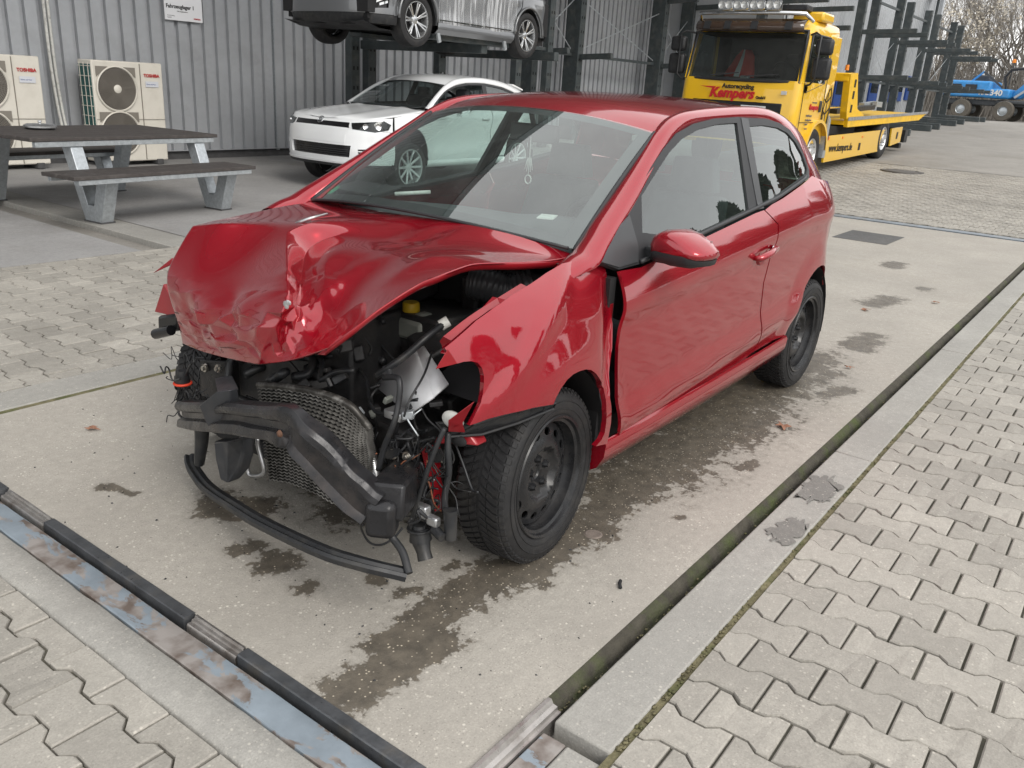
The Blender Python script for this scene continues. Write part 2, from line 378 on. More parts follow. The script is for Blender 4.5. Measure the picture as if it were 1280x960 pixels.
# --- the ground sheet, out to the horizon
b = MB(); xs = [60,10,-6,-13,-20,-30,-40.5,-50,-62,-120,-400]; ys = [-300,-60,-14,-7,-4,0,8,60,300]
b.grid([[(x,y,zg(x)-.06) for y in ys] for x in xs]); g = b.build('ground', M['yard'], smooth=0); tag(g, kind='structure')
# --- concrete lane (weighbridge deck) with its stains: the field 'wet' says where fluids ran
LX0, LX1, LY0, LY1 = -12.3, -1.152, -3.78, -.93
WET = [(-1.21,-1.32,-1.52,-1.30,.085),(-1.40,-1.39,-1.55,-1.36,.07),(-1.62,-1.40,-2.05,-1.37,.10),(-2.02,-1.34,-2.7,-1.36,.11),(-2.7,-1.42,-3.2,-1.40,.17),(-3.0,-1.42,-3.8,-1.45,.25),(-3.7,-1.42,-4.4,-1.5,.27),(-4.4,-1.45,-5.1,-1.5,.26),(-4.5,-1.15,-4.7,-1.08,.06),
       (-1.47,-1.96,-1.5,-1.95,.065),(-1.44,-1.78,-1.45,-1.77,.04),(-1.64,-1.67,-1.62,-1.64,.035),(-1.45,-2.1,-1.5,-2.08,.05),(-1.58,-2.40,-1.66,-2.28,.10),(-1.85,-2.05,-1.9,-2.0,.11),(-1.97,-2.3,-2.1,-2.35,.11),(-2.2,-1.75,-2.6,-1.7,.2),(-1.40,-2.83,-1.43,-2.70,.022),(-1.38,-2.83,-1.39,-2.83,.03),
       (-1.83,-1.52,-1.86,-1.52,.03),(-1.95,-1.24,-1.96,-1.23,.03),(-2.66,-1.12,-2.68,-1.11,.02),(-1.62,-1.53,-1.66,-1.52,.03),(-7.0,-1.6,-7.4,-1.5,.11),(-9.2,-1.9,-8.9,-1.9,.10),(-8.1,-1.4,-8.0,-1.4,.07),(-3.27,-1.11,-3.35,-1.1,.035),(-5.6,-1.3,-6.0,-1.3,.10)]
def wetfield(x, y):
    v = -1.
    for x0,y0,x1,y1,r in WET:
        dx,dy = x1-x0,y1-y0; t = min(1,max(0,((x-x0)*dx+(y-y0)*dy)/(dx*dx+dy*dy+1e-9)))
        v = max(v, .9-.45*(math.hypot(x-x0-t*dx, y-y0-t*dy)/r)**1.4)
    return max(v,-.6)
xs = list(np.arange(LX1,-6.0,-.03))+list(np.arange(-6.0,LX0,-.12))+[LX0]; ys = list(np.arange(LY0,LY1,.03))+[LY1]
b = MB(); b.grid([[(x,y,0) for y in ys] for x in xs], flip=False)
deck = b.build('lane', M['lane'], smooth=0); tag(deck, kind='structure')
a = deck.data.attributes.new('wet','FLOAT','POINT'); a.data.foreach_set('value', [wetfield(v.co.x,v.co.y) for v in deck.data.vertices])
# rounded, mossy edge of the deck on the right and the narrow groove along the kerb
b = MB(); prof = [(LY1,0),(LY1+.012,-.003),(LY1+.024,-.012),(LY1+.032,-.028),(LY1+.036,-.05),(-.878,-.052),(-.868,-.046)]
xs = np.arange(-1.52,-13.4,-.08); G = []
for x in xs: G.append([(x, y+ (random.uniform(-.004,.004) if 0<i<6 else 0), z+zg(x)+(random.uniform(-.004,.004) if 0<i else -.0005)) for i,(y,z) in enumerate(prof)])
b.grid(G); tag(b.build('deck_groove', M['groove'], smooth=180), kind='structure')
b = MB(); b.box((-6.9,-3.80,-.035),(11.4,.05,.06)); tag(b.build('left_groove', M['moss'], smooth=0), kind='structure')
# kerbs: right one in 2.9 m lengths, left one pale and flush
def kerb_run(name, y0, y1, x0, x1, n, z=0.):
    root = empty(name); tag(root, kind='structure'); L = (x0-x1)/n
    for i in range(n):
        b = MB(); xa = x0-i*L-.004; xb = x0-(i+1)*L+.004; k = 6
        for j in range(k):
            pass
        b.box(((xa+xb)/2,(y0+y1)/2,-.10+z+random.uniform(-.002,.002)),(xa-xb,y1-y0,.2)); o = b.build('kerb_stone', M['kerb'], root, 30, bevel=.006)
    return root
kerb_run('right_kerb', -.868, -.706, -1.47, -12.9, 5, .0)
kerb_run('left_kerb', -4.05, -3.825, 1.2, -12.3, 6, .0)
b = MB(); b.box((-6.9,-.697,-.03),(11.6,.022,.045)); tag(b.build('kerb_joint', M['moss'], smooth=0), kind='structure')
M['damp'] = concrete('damp concrete', (.185,.178,.163), speck=.4, samt=.3, rough=.6)
for q,(x,y,a_,c_) in enumerate([(-3.28,-.79,.17,.075),(-2.86,-.765,.13,.055)]):
    b = MB(); pts = [(x+a_*math.cos(t)*(.9+.4*noise.noise(Vector((math.cos(t)*1.7,math.sin(t)*1.7,q*3.1)))+.35*noise.noise(Vector((math.cos(t)*6,math.sin(t)*6,q*3.1)))), max(-.864,min(-.709,y+c_*math.sin(t)*(.9+.5*noise.noise(Vector((math.cos(t)*2.2,math.sin(t)*2.2,q*5.7+9)))+.4*noise.noise(Vector((math.cos(t)*7,math.sin(t)*7,q*5.7+9)))))),.0042) for t in np.linspace(0,2*PI,120,endpoint=False)]
    b.add(pts,[tuple(range(120))]); tag(b.build('damp_patch', M['damp'], smooth=0), kind='structure')
# little clumps of moss and grit along the joints
b = MB()
for i in range(700):
    x = -1.5-random.random()**1.6*8; y = random.choice((-.697,-.697,-.889,-.925)); s = random.uniform(.0015,.005)*(1+.8*noise.noise(Vector((x*3,y*9,0)))); y += random.uniform(-.008,.008)
    b.ball((x,y,-.004 if y > -.8 else -.03),s,3,(1.3,1,.7))
tag(b.build('moss_clump', M['moss'], smooth=180), kind='stuff')

# grit and splinters dropped round the wreck
b = MB(); rg_ = random.Random(4)
for i in range(260):
    x = rg_.gauss(-1.9,.45); y = rg_.gauss(-2.1,.65)
    if not (-1.14 > x > -4 and -3.7 < y < -.95): continue
    s_ = rg_.uniform(.0015,.006); a_ = rg_.random()*6.3; c_ = Vector((x,y,.001)); u_ = Vector((math.cos(a_),math.sin(a_),0))*s_; v_ = Vector((-math.sin(a_),math.cos(a_),0))*s_*rg_.uniform(.3,.9)
    b.add([c_-u_,c_+v_,c_+u_,c_-v_,c_+Vector((0,0,s_*.8))],[(0,1,4),(1,2,4),(2,3,4),(3,0,4)])
tag(b.build('grit', M['black'], smooth=0), kind='stuff')
# --- steel frame along the front end of the deck
fr = empty('deck_front_frame'); tag(fr, kind='structure')
def bent(y0, y1, prof, seed):
    # rail section swept along Y with small dents and waviness
    n = max(3,int((y1-y0)/.05)); return [[(u+.0012*noise.noise(Vector((y*5,seed,0)))+.0008*noise.noise(Vector((y*23,seed,k))), y, v+.0012*noise.noise(Vector((y*7,seed,3+k*.3)))) for k,(u,v) in enumerate(prof)] for y in np.linspace(y0,y1,n)]
for y0,y1 in ((-4.6,-3.05),(-2.72,-1.905),(-1.66,-.80)):
    b = MB(); b.loft([[Vector(p) for p in r_] for r_ in bent(y0,y1,[(-1.155,-.06),(-1.155,.002),(-1.153,.004),(-1.121,.003),(-1.118,.000),(-1.116,-.06)],y0)]); b.build('edge_profile', M['steel_dark'], fr, 25)
for y0,y1 in ((-3.04,-2.73),(-1.895,-1.67)):
    b = MB(); b.loft([[Vector(p) for p in r_] for r_ in bent(y0,y1,[(-1.155,-.06),(-1.155,.000),(-1.147,.002),(-1.144,-.005),(-1.136,-.005),(-1.134,-.011),(-1.122,-.011),(-1.118,-.018),(-1.116,-.06)],y0)]); b.build('rail_insert', M['steel_bare'], fr, 40)
b = MB(); b.box((-1.110,-2.7,-.065),(.055,3.9,.02)); b.build('gap_floor', M['groove'], fr, 0)
b = MB(); b.loft([[Vector(p) for p in r_] for r_ in bent(-4.6,-.8,[(-1.103,-.06),(-1.103,-.018),(-1.099,-.015),(-1.060,-.016),(-1.019,-.015),(-1.016,-.018),(-1.016,-.06)],3.3)]); b.build('blue_strip', M['blue_worn'], fr, 40)
b = MB(); b.loft([[Vector((u+(.004*noise.noise(Vector((y*9,k,2))) if v > -.03 else 0),yy,v+(.0025*noise.noise(Vector((y*6,k,5))) if v > -.03 else 0))) for k,(u,v) in enumerate([(-1.013,-.06),(-1.013,-.024),(-1.006,-.017),(-.955,-.015),(-.906,-.017),(-.897,-.026),(-.897,-.06)]) for yy in (y,)] for y in np.linspace(-4.6,-.8,90)]); b.build('concrete_strip', M['kerb'], fr, 50)
rf = empty('deck_corner_frame'); tag(rf, kind='structure')
b = MB(); b.prism([(-.93,-.06),(-.93,.002),(-.922,.012),(-.912,.012),(-.905,.0),(-.892,-.002),(-.890,-.012),(-.880,-.012),(-.878,-.06)], -1.525, -1.14, lambda u,v,w_:(w_,u,v)); b.build('edge_profile', M['steel_bare'], rf, 30)
b = MB(); b.box((-1.16,-.842,-.045),(.56,.066,.06)); b.build('blue_strip', M['blue_worn'], rf, 30, bevel=.003)
b = MB(); b.box((-1.16,-.757,-.045),(.56,.098,.062)); b.build('concrete_strip', M['kerb'], rf, 30, bevel=.006)

# --- interlocking paving stones (double-T), each one a stone of its own
def paver_outline(g=.0034):
    L, wd, nw = .1-g, .0815-g*.4, .0575-g
    h = [(-L,wd),(-.066,wd),(-.036,nw),(.036,nw),(.066,wd),(L,wd)]
    return h+[(-s,-t) for s,t in h]
def paver_mesh(bev=.004, hgt=.03):
    o = paver_outline(); n = len(o); b = MB()
    vs = [(t,s,-hgt) for s,t in o]+[(t,s,-bev) for s,t in o]+[(t*(1-bev/.07),s*(1-bev/.1),0) for s,t in o]
    fs = [(i,(i+1)%n,n+(i+1)%n,n+i) for i in range(n)]+[(n+i,n+(i+1)%n,2*n+(i+1)%n,2*n+i) for i in range(n)]+[(2*n,2*n+1,2*n+2,2*n+3,2*n+8,2*n+9,2*n+10,2*n+11),(2*n+3,2*n+4,2*n+5,2*n+6,2*n+7,2*n+8)]
    # top split so that every face stays convex: left head, waist, right head
    fs = fs[:2*n]+[(2*n,2*n+1,2*n+10,2*n+11),(2*n+1,2*n+2,2*n+9,2*n+10),(2*n+2,2*n+3,2*n+8,2*n+9),(2*n+3,2*n+4,2*n+7,2*n+8),(2*n+4,2*n+5,2*n+6,2*n+7)]
    return vs, fs
PV, PF = paver_mesh()
b = MB(); b.add(PV,PF); pm = bpy.data.meshes.new('paver'); pm.from_pydata(b.v,[],b.f); bm = bmesh.new(); bm.from_mesh(pm); bmesh.ops.recalc_face_normals(bm, faces=bm.faces); bm.to_mesh(pm); bm.free(); pm.materials.append(M['paver'])
PMS = [pm]
for q in range(5):
    rq = random.Random(90+q); m2 = pm.copy()
    for v in m2.vertices:
        if v.co.z > -.01:
            k_ = rq.random(); v.co.z -= (.004 if k_ > .93 else .0)+rq.uniform(0,.0004); v.co.x *= 1-(.02 if k_ > .93 else rq.uniform(0,.006)); v.co.y *= 1-rq.uniform(0,.005)
    PMS.append(m2)
camxy = Vector((0,0,1.49))
def in_view(x, y, z=0., mrg=.12):
    p = CAM.matrix_world.inverted() @ Vector((x,y,z))
    if p.z > -.2: return False
    u = p.x/-p.z*1053.62/640; v = p.y/-p.z*1053.62/480
    return abs(u) < 1+mrg and abs(v) < 1+mrg
def paving(name, x0, x1, y0, y1, ox, oy, limit=300, z0=0., keep=None, xcut=None):
    # rows run across the lane (along Y), pitch .14 m in X, stones .2 m long, every other row shifted half a stone
    root = empty(name); tag(root, kind='structure')
    b = MB(); b.grid([[(x,y,zg(x)-.014+z0) for y in (y0-.0,y1+.0)] for x in np.linspace(x0,x1,max(2,int(abs(x1-x0)/1.5)))]); b.build('bedding', M['joint'], root, 0)
    L = []
    i0 = int(math.floor((x1-ox)/.14)); i1 = int(math.ceil((x0-ox)/.14))
    for i in range(i0,i1+1):
        x = ox+i*.14
        if not (x1 <= x <= x0): continue
        sh = .1 if i % 2 else 0.
        j0 = int(math.floor((y0-oy-sh)/.2))-1; j1 = int(math.ceil((y1-oy-sh)/.2))+1
        for j in range(j0,j1+1):
            y = oy+sh+j*.2
            lo = max(y0,y-.1); hi = min(y1,y+.1)
            if hi-lo < .03: continue
            if keep and not keep(x,y): continue
            L.append((x,y,lo,hi))
    def dist(t): return (Vector((t[0],t[1],0))-camxy).length
    vis = sorted([t for t in L if in_view(t[0],t[1],zg(t[0]))], key=dist); ind = vis[:limit]; S = set(ind); rest = [t for t in L if t not in S]
    for x,y,lo,hi in ind:
        cutx = xcut is not None and x-.084 < xcut
        if hi-lo > .195 and not cutx:
            o = bpy.data.objects.new('paver', random.choice(PMS))
        else:   # cut stone at the edge of the paving
            cy = y; vs = [(max(px, xcut-x) if cutx else px, min(max(py, lo-cy+.003), hi-cy-.003), pz) for px,py,pz in PV]
            q = bpy.data.meshes.new('paver'); q.from_pydata(vs,[],PF); bm = bmesh.new(); bm.from_mesh(q); bmesh.ops.remove_doubles(bm, verts=bm.verts, dist=1e-5); bmesh.ops.recalc_face_normals(bm, faces=bm.faces); bm.to_mesh(q); bm.free(); q.materials.append(M['paver']); o = bpy.data.objects.new('paver', q)
        COL.objects.link(o); o.parent = root
        o.location = (x+random.uniform(-.0012,.0012), y+random.uniform(-.0012,.0012), zg(x)+z0+random.uniform(-.004,.002)); o.rotation_euler = (random.gauss(0,.007),random.gauss(0,.007),random.gauss(0,.004))
    if rest:
        P = np.array(PV); n = len(P); V = []; F = []; k = 0
        for x,y,lo,hi in rest:
            q = P+np.array((x,y,zg(x)+z0+random.uniform(-.0025,.001))); q[:,1] = np.clip(q[:,1], lo+.003, hi-.003); V.append(q); F += [tuple(i+k for i in f) for f in PF]; k += n
        me = bpy.data.meshes.new('paver_field'); me.from_pydata(np.concatenate(V).tolist(),[],F); o = bpy.data.objects.new('paver_field', me); COL.objects.link(o); me.materials.append(M['paver_far']); o.parent = root; o['kind'] = 'stuff'
    return root
paving('right_paving', 1.0, -12.6, -.686, 3.2, -2.493, -.601)
paving('left_paving', 1.5, -12.3, -6.60, -4.052, -2.46, -4.05, keep=lambda x,y: y < -4.03 and (x > -7.5 or y > -6.7))
paving('front_paving', .8, -.885, -4.4, -.6, -.875+.0, -2.12, z0=-.018, xcut=-.891)
b = MB(); b.box((-.4,-2.7,-.052),(.98,4.4,.02)); 
paving('far_paving', -12.75, -20.5, -7.2, 6.0, -12.82, 0.0, limit=0)
# --- concrete apron under the picnic table, in two pours, and the cross gutter at the end of the deck
b = MB(); b.grid([[(x,y,zg(x)-.004) for y in (-12.95,-6.62)] for x in (-4.42,-7.2,-13,-20,-31)]); tag(b.build('apron', M['slab'], smooth=0), kind='structure')
b = MB(); b.box((-4.24,-9.8,-.05),(.34,6.4,.094)); b.build('apron_edge', M['kerb'], None, 30, bevel=.006)['kind'] = 'structure'
b = MB(); b.box((2.0,-9.8,-.05),(11.6,6.3,.08)); b.build('side_yard', M['slab'], None, 0)['kind'] = 'structure'
b = MB(); b.box((-12.52,-1.5,-.05),(.20,9.0,.10)); tag(b.build('cross_gutter', mat('gutter steel',(.20,.23,.26),.5,.3,var=.3,vscale=4,dirt=(.18,.16,.13),dscale=5), None, 0), kind='structure')
b = MB(); b.grid([[(x,y,zg(x)+.002) for y in (-7.5,9)] for x in (-20.45,-25,-32,-40.5,-61)]); tag(b.build('yard', M['yard'], smooth=0), kind='structure')
b = MB(); b.box((-10.75,-2.6,.002),(.85,.62,.003)); tag(b.build('asphalt_patch', M['asphalt'], smooth=0), kind='structure')
b = MB(); b.lathe([(0,.012),(.30,.012),(.30,.008),(.33,.008),(.33,.014),(.42,.014),(.43,-.02)],36,(-19.2,-4.25,zg(-19.2)),'z'); mh = b.build('manhole_cover', mat('cast iron',(.10,.095,.09),.7,.4,var=.3), None, 30); tag(mh,'round iron manhole cover in the paving beyond the tow truck','manhole')
def smooth01(t):
    t = min(1.,max(0.,t)); return t*t*(3-2*t)
def pchip(xs, ys):
    xs = np.array(xs,float); ys = np.array(ys,float); h = np.diff(xs); d = np.diff(ys)/h; m = np.zeros(len(xs))
    for i in range(1,len(xs)-1):
        if d[i-1]*d[i] > 0:
            w1 = 2*h[i]+h[i-1]; w2 = h[i]+2*h[i-1]; m[i] = (w1+w2)/(w1/d[i-1]+w2/d[i])
    m[0] = d[0]; m[-1] = d[-1]
    def f(x):
        x = float(x)
        if x <= xs[0]: return ys[0]+m[0]*(x-xs[0])
        if x >= xs[-1]: return ys[-1]+m[-1]*(x-xs[-1])
        i = int(np.searchsorted(xs,x))-1; i = max(0,min(i,len(h)-1)); t = (x-xs[i])/h[i]
        return (2*t**3-3*t*t+1)*ys[i]+(t**3-2*t*t+t)*h[i]*m[i]+(-2*t**3+3*t*t)*ys[i+1]+(t**3-t*t)*h[i]*m[i+1]
    return f
def P_W(x): return .842-.010*((x+1.2)/1.2)**2-.30*(max(0,-2.42-x)/.7)**2.3-.35*(max(0,x)/.7)**2.2
def P_Z(e):
    if e > 0: return -.050*(e/.13)**1.6
    return -.011*smooth01(-e/.075)+.013*smooth01((-e-.32)/.09)-.030*smooth01((-e-.43)/.12)-.05*smooth01((-e-.53)/.2)
def belt(x): return .934+.1*(-.527-x)+.05*max(0,-1.85-x)
def F(x, z):
    zc = .80+.073*(-.4-x) if x > -2.2 else .9314+.01*(-2.2-x); ze = z-zc; bz = belt(x)
    zt = bz-zc
    y = P_W(x)+(P_Z(ze) if z <= bz else P_Z(zt)-.434*(z-bz))
    for cx in (-2.47,0):
        r = math.hypot(x-cx, (z-.31)*.95)
        if .30 < r < .52: y += .016*(1-smooth01((r-.345)/.15))
    return y
P_FZ = pchip([.3,.5,.62,.72,.82,.90,.96,1.02],[.0,.008,.004,-.006,-.028,-.062,-.105,-.17])
P_FW = pchip([-.42,-.35,-.2,0,.2,.35,.5],[.828,.832,.842,.850,.836,.806,.762])
def FF(x, z):
    # left front wing, pushed out of shape: leans in at the top, flared over the arch, buckled along one diagonal
    y = P_FW(x)+P_FZ(z)
    r = math.hypot(x+.03, (z-.31)*.95)
    if r < .52: y += .018*(1-smooth01((r-.33)/.15))
    d = (x+.33)*.85+(z-.70)*.25; y -= .030*math.exp(-(d/.045)**2)*smooth01((z-.45)/.15)*smooth01((.95-z)/.12)
    y += .010*math.exp(-((x-.12)*.6+(z-.78)*.8)**2/.0016)
    return y
# measured outlines (metres, car frame: x forward from the front axle, y to the left, z up)
D = {
 'dlo': [(-0.291,0.966),(-0.401,0.931),(-0.531,0.934),(-1.081,0.986),(-1.562,1.036),(-1.801,1.056),(-2.173,1.11),(-2.368,1.138),(-2.398,1.16),(-2.384,1.22),(-2.335,1.292),(-2.236,1.351),(-2.1,1.385),(-1.949,1.402),(-1.625,1.407),(-1.384,1.399),(-1.192,1.379),(-1.026,1.343),(-0.9,1.291),(-0.774,1.23),(-0.625,1.145),(-0.47,1.067),(-0.366,1.013)],
 'door_glass': [(-0.602,1.025),(-0.795,0.998),(-1.055,0.994),(-1.323,1.021),(-1.508,1.042),(-1.605,1.387),(-1.422,1.382),(-1.226,1.362),(-1.057,1.326),(-0.931,1.279),(-0.809,1.22),(-0.658,1.143)],
 'quarter_glass': [(-1.598,1.048),(-1.812,1.068),(-2.109,1.116),(-2.332,1.149),(-2.364,1.173),(-2.341,1.239),(-2.275,1.299),(-2.178,1.343),(-2.069,1.366),(-1.9,1.377),(-1.724,1.373)],
 'fend': [(-0.125,0.974),(-0.025,0.959),(0.167,0.923),(0.25,0.901),(0.32,0.877),(0.379,0.849),(0.436,0.821),(0.407,0.776),(0.387,0.778),(0.363,0.776),(0.342,0.768),(0.33,0.752),(0.326,0.73),(0.328,0.71),(0.334,0.683),(0.345,0.657),(0.365,0.629),(0.386,0.601),(0.325,0.608),(0.245,0.608),(0.159,0.606),(0.067,0.594),(0.056,0.611),(0.032,0.635),(-0.001,0.655),(-0.037,0.664),(-0.074,0.665),(-0.113,0.661),(-0.149,0.65),(-0.18,0.631),(-0.214,0.601),(-0.281,0.549),(-0.283,0.508),(-0.279,0.475),(-0.287,0.427),(-0.287,0.389),(-0.269,0.369),(-0.232,0.358),(-0.322,0.337),(-0.326,0.414),(-0.307,0.51),(-0.328,0.588),(-0.358,0.667),(-0.391,0.747),(-0.433,0.841),(-0.44,0.905),(-0.396,0.928),(-0.344,0.948),(-0.255,0.971)],
 'handle': [(-1.453,0.855),(-1.626,0.874)],
 'sill': [(-0.411,0.335),(-2.081,0.346),(-2.155,0.307),(-0.423,0.241),(-0.305,0.314)],
 'hood': [[(-0.36,-0.621,0.981),(-0.3,-0.399,0.99),(-0.24,-0.18,1.005),(-0.22,-0.055,1.011),(-0.2,0.122,1.023),(-0.2,0.271,1.024),(-0.2,0.395,1.025),(-0.24,0.519,1.007),(-0.33,0.653,0.962)],[(-0.18,-0.586,0.988),(-0.144,-0.41,0.991),(-0.105,-0.253,0.994),(-0.081,-0.12,0.991),(-0.094,0.049,0.988),(-0.097,0.217,0.99),(-0.108,0.369,0.993),(-0.156,0.517,0.989),(-0.25,0.646,0.954)],[(0.09,-0.592,0.961),(0.048,-0.433,0.97),(0.043,-0.302,0.973),(0.04,-0.179,1.015),(0.02,-0.053,0.97),(0.046,0.131,0.959),(0.044,0.311,0.966),(0.01,0.484,0.985),(-0.06,0.638,0.969)],[(0.29,-0.601,0.938),(0.26,-0.473,0.965),(0.16,-0.334,0.97),(0.19,-0.195,0.965),(0.11,-0.18,0.923),(0.2,0.048,0.963),(0.211,0.263,0.955),(0.19,0.494,1.0),(0.13,0.59,0.982)],[(0.385,-0.592,0.826),(0.385,-0.445,0.836),(0.338,-0.238,0.851),(0.34,-0.006,0.931),(0.24,-0.055,0.879),(0.289,0.11,0.906),(0.305,0.292,0.902),(0.302,0.462,0.973),(0.32,0.621,0.976)],[(0.415,-0.603,0.761),(0.444,-0.41,0.766),(0.442,-0.162,0.799),(0.46,0.15,0.898),(0.36,0.074,0.852),(0.363,0.191,0.892),(0.381,0.331,0.867),(0.385,0.468,0.927),(0.4,0.618,0.964)],[(0.4,-0.586,0.652),(0.449,-0.366,0.677),(0.496,-0.114,0.738),(0.54,0.254,0.863),(0.46,0.186,0.814),(0.421,0.271,0.83),(0.443,0.365,0.822),(0.46,0.463,0.88),(0.5,0.576,0.905)],[(0.39,-0.566,0.579),(0.448,-0.353,0.594),(0.505,-0.12,0.658),(0.55,0.178,0.748),(0.5,0.195,0.737),(0.475,0.295,0.747),(0.489,0.371,0.779),(0.509,0.451,0.824),(0.56,0.538,0.851)],[(0.37,-0.59,0.511),(0.43,-0.362,0.541),(0.48,-0.15,0.583),(0.53,0.075,0.628),(0.52,0.179,0.659),(0.53,0.278,0.7),(0.54,0.35,0.734),(0.56,0.408,0.76),(0.575,0.449,0.779)]],
 'mirror': [(-0.302,0.9,1.054),(-0.32,0.9,1.009),(-0.433,0.9,1.093),(-0.822,0.9,1.005),(-0.832,0.9,0.972),(-0.494,0.9,0.959),(-0.223,0.9,1.02)],
 'ws_top': [(-0.975,-0.565,1.341),(-1.049,-0.37,1.351),(-1.091,-0.08,1.357),(-1.042,0.25,1.361),(-0.945,0.57,1.349)],
 'rad_top': [(0.42,-0.08,0.488),(0.45,0.116,0.539),(0.47,0.292,0.571),(0.46,0.404,0.561),(0.43,0.458,0.493)],
 'rad_bot': [(0.42,-0.046,0.152),(0.46,0.134,0.211),(0.49,0.288,0.242),(0.49,0.409,0.247),(0.44,0.503,0.332)],
 'tank': [(0.4,0.416,0.472),(0.42,0.461,0.407),(0.43,0.496,0.342)],
 'beam': [(0.46,-0.461,0.301),(0.56,-0.152,0.409),(0.62,0.1,0.493),(0.66,0.308,0.552),(0.69,0.43,0.579),(0.69,0.495,0.55),(0.655,0.569,0.472),(0.63,0.63,0.416),(0.61,0.671,0.385)],
 'can': [(0.6,0.704,0.407),(0.36,0.581,0.352)],
 'boltR': [(0.37,0.516,0.419),(0.36,0.563,0.423)],
 'boltL': [(0.3,-0.549,0.411),(0.31,-0.447,0.436)],
 'plateR': [(0.36,0.482,0.434),(0.34,0.576,0.444),(0.34,0.586,0.232),(0.36,0.482,0.201)],
 'plateL': [(0.3,-0.594,0.429),(0.3,-0.41,0.468),(0.3,-0.413,0.315),(0.3,-0.61,0.278)],
 'bracket': [(0.62,-0.114,0.464),(0.64,0.013,0.55),(0.62,0.054,0.561),(0.6,0.031,0.475),(0.6,-0.084,0.373),(0.62,-0.08,0.416)],
 'bracket_up': [(0.5,-0.203,0.504),(0.5,-0.144,0.522),(0.58,0.003,0.532),(0.6,-0.04,0.52)],
 'fin': [(0.58,-0.109,0.328),(0.62,0.022,0.378),(0.56,0.011,0.359),(0.56,0.015,0.309),(0.57,-0.001,0.25),(0.6,-0.018,0.212),(0.6,-0.061,0.211),(0.58,-0.102,0.263)],
 'bar': [(0.46,-0.447,0.127),(0.48,-0.413,0.112),(0.5,-0.35,0.099),(0.54,-0.213,0.101),(0.6,0.044,0.141),(0.64,0.222,0.173),(0.67,0.515,0.213),(0.64,0.646,0.212),(0.56,0.748,0.182)],
 'bar_up': [(0.56,0.664,0.322),(0.54,0.664,0.268),(0.54,0.712,0.231),(0.56,0.757,0.189)],
 'bar_left': [(0.5,-0.296,0.317),(0.5,-0.304,0.248),(0.5,-0.33,0.147)],
 'fog': [(0.42,0.664,0.239),(0.42,0.671,0.202),(0.43,0.701,0.151)],
 'ecu': [(0.22,0.268,0.532),(0.16,0.394,0.671),(0.16,0.428,0.694),(0.24,0.605,0.627),(0.36,0.51,0.561),(0.36,0.473,0.563)],
 'ecu_fold': [(0.17,0.413,0.677),(0.3,0.608,0.597)],
 'res': [(-0.02,0.197,0.691)],
 'cap': [(-0.02,0.199,0.74)],
 'hose': [(-0.2,0.318,0.829),(-0.22,0.382,0.824),(-0.26,0.45,0.813),(-0.3,0.528,0.853)],
 'rail_up': [(0.36,0.699,0.799),(0.26,0.701,0.836),(0.12,0.69,0.864),(0.0,0.688,0.891)],
 'rail_low': [(0.3,0.549,0.423),(0.28,0.581,0.421),(0.24,0.552,0.294),(0.22,0.573,0.18),(0.24,0.563,0.184)],
 'hl_mount': [(0.36,0.654,0.486),(0.36,0.669,0.518),(0.32,0.722,0.54),(0.3,0.751,0.525),(0.3,0.774,0.499),(0.33,0.717,0.499)],
 'conn': [(0.36,0.704,0.566),(0.33,0.725,0.588)],
 'guide': [(0.34,0.65,0.549),(0.36,0.711,0.531),(0.28,0.764,0.53),(0.16,0.804,0.542),(0.02,0.836,0.559),(0.02,0.841,0.579),(0.18,0.801,0.583),(0.32,0.765,0.573)],
 'connL': [(0.42,-0.581,0.371),(0.42,-0.487,0.39),(0.42,-0.482,0.434),(0.42,-0.556,0.409)],
 'wireL': [(0.42,-0.467,0.471),(0.42,-0.497,0.43),(0.42,-0.541,0.366),(0.42,-0.575,0.303)],
 'spike': [(0.33,-0.826,0.727),(0.3,-0.73,0.801),(0.3,-0.728,0.777)],
 'flap': [(0.3,-0.885,0.558),(0.3,-0.805,0.686),(0.3,-0.757,0.641),(0.32,-0.702,0.581)],
 'lampL': [(0.33,-0.818,0.561),(0.33,-0.673,0.601),(0.33,-0.682,0.53),(0.33,-0.824,0.485)],
 'w1': [(0.1,-0.01,0.547),(0.25,0.25,0.569),(0.33,0.36,0.537),(0.36,0.419,0.522),(0.38,0.514,0.544),(0.38,0.52,0.538)],
 'w2': [(0.15,0.499,0.779),(0.24,0.516,0.762),(0.3,0.492,0.714),(0.34,0.459,0.674),(0.34,0.398,0.628)],
 'w3': [(0.2,0.498,0.698),(0.33,0.586,0.679),(0.4,0.596,0.62),(0.42,0.594,0.574)],
 'w4': [(0.4,0.493,0.662),(0.42,0.564,0.685),(0.43,0.586,0.669),(0.44,0.591,0.618),(0.46,0.593,0.563),(0.47,0.565,0.483),(0.48,0.553,0.411)],
 'w5': [(0.38,0.715,0.563),(0.4,0.702,0.504),(0.42,0.678,0.401),(0.43,0.652,0.292),(0.44,0.644,0.226)],
 'w6': [(0.36,0.711,0.543),(0.37,0.722,0.488),(0.37,0.728,0.426),(0.38,0.724,0.351),(0.38,0.727,0.3)],
 'w7': [(0.36,0.634,0.43),(0.37,0.645,0.385),(0.37,0.659,0.351),(0.37,0.676,0.304),(0.38,0.717,0.296)],
 'w8': [(0.58,0.583,0.312),(0.55,0.557,0.246),(0.53,0.57,0.2),(0.52,0.609,0.204),(0.5,0.638,0.23),(0.48,0.653,0.26)],
 'w9': [(0.05,-0.066,0.495),(0.05,-0.023,0.543),(0.05,0.027,0.584),(0.12,0.21,0.579)],
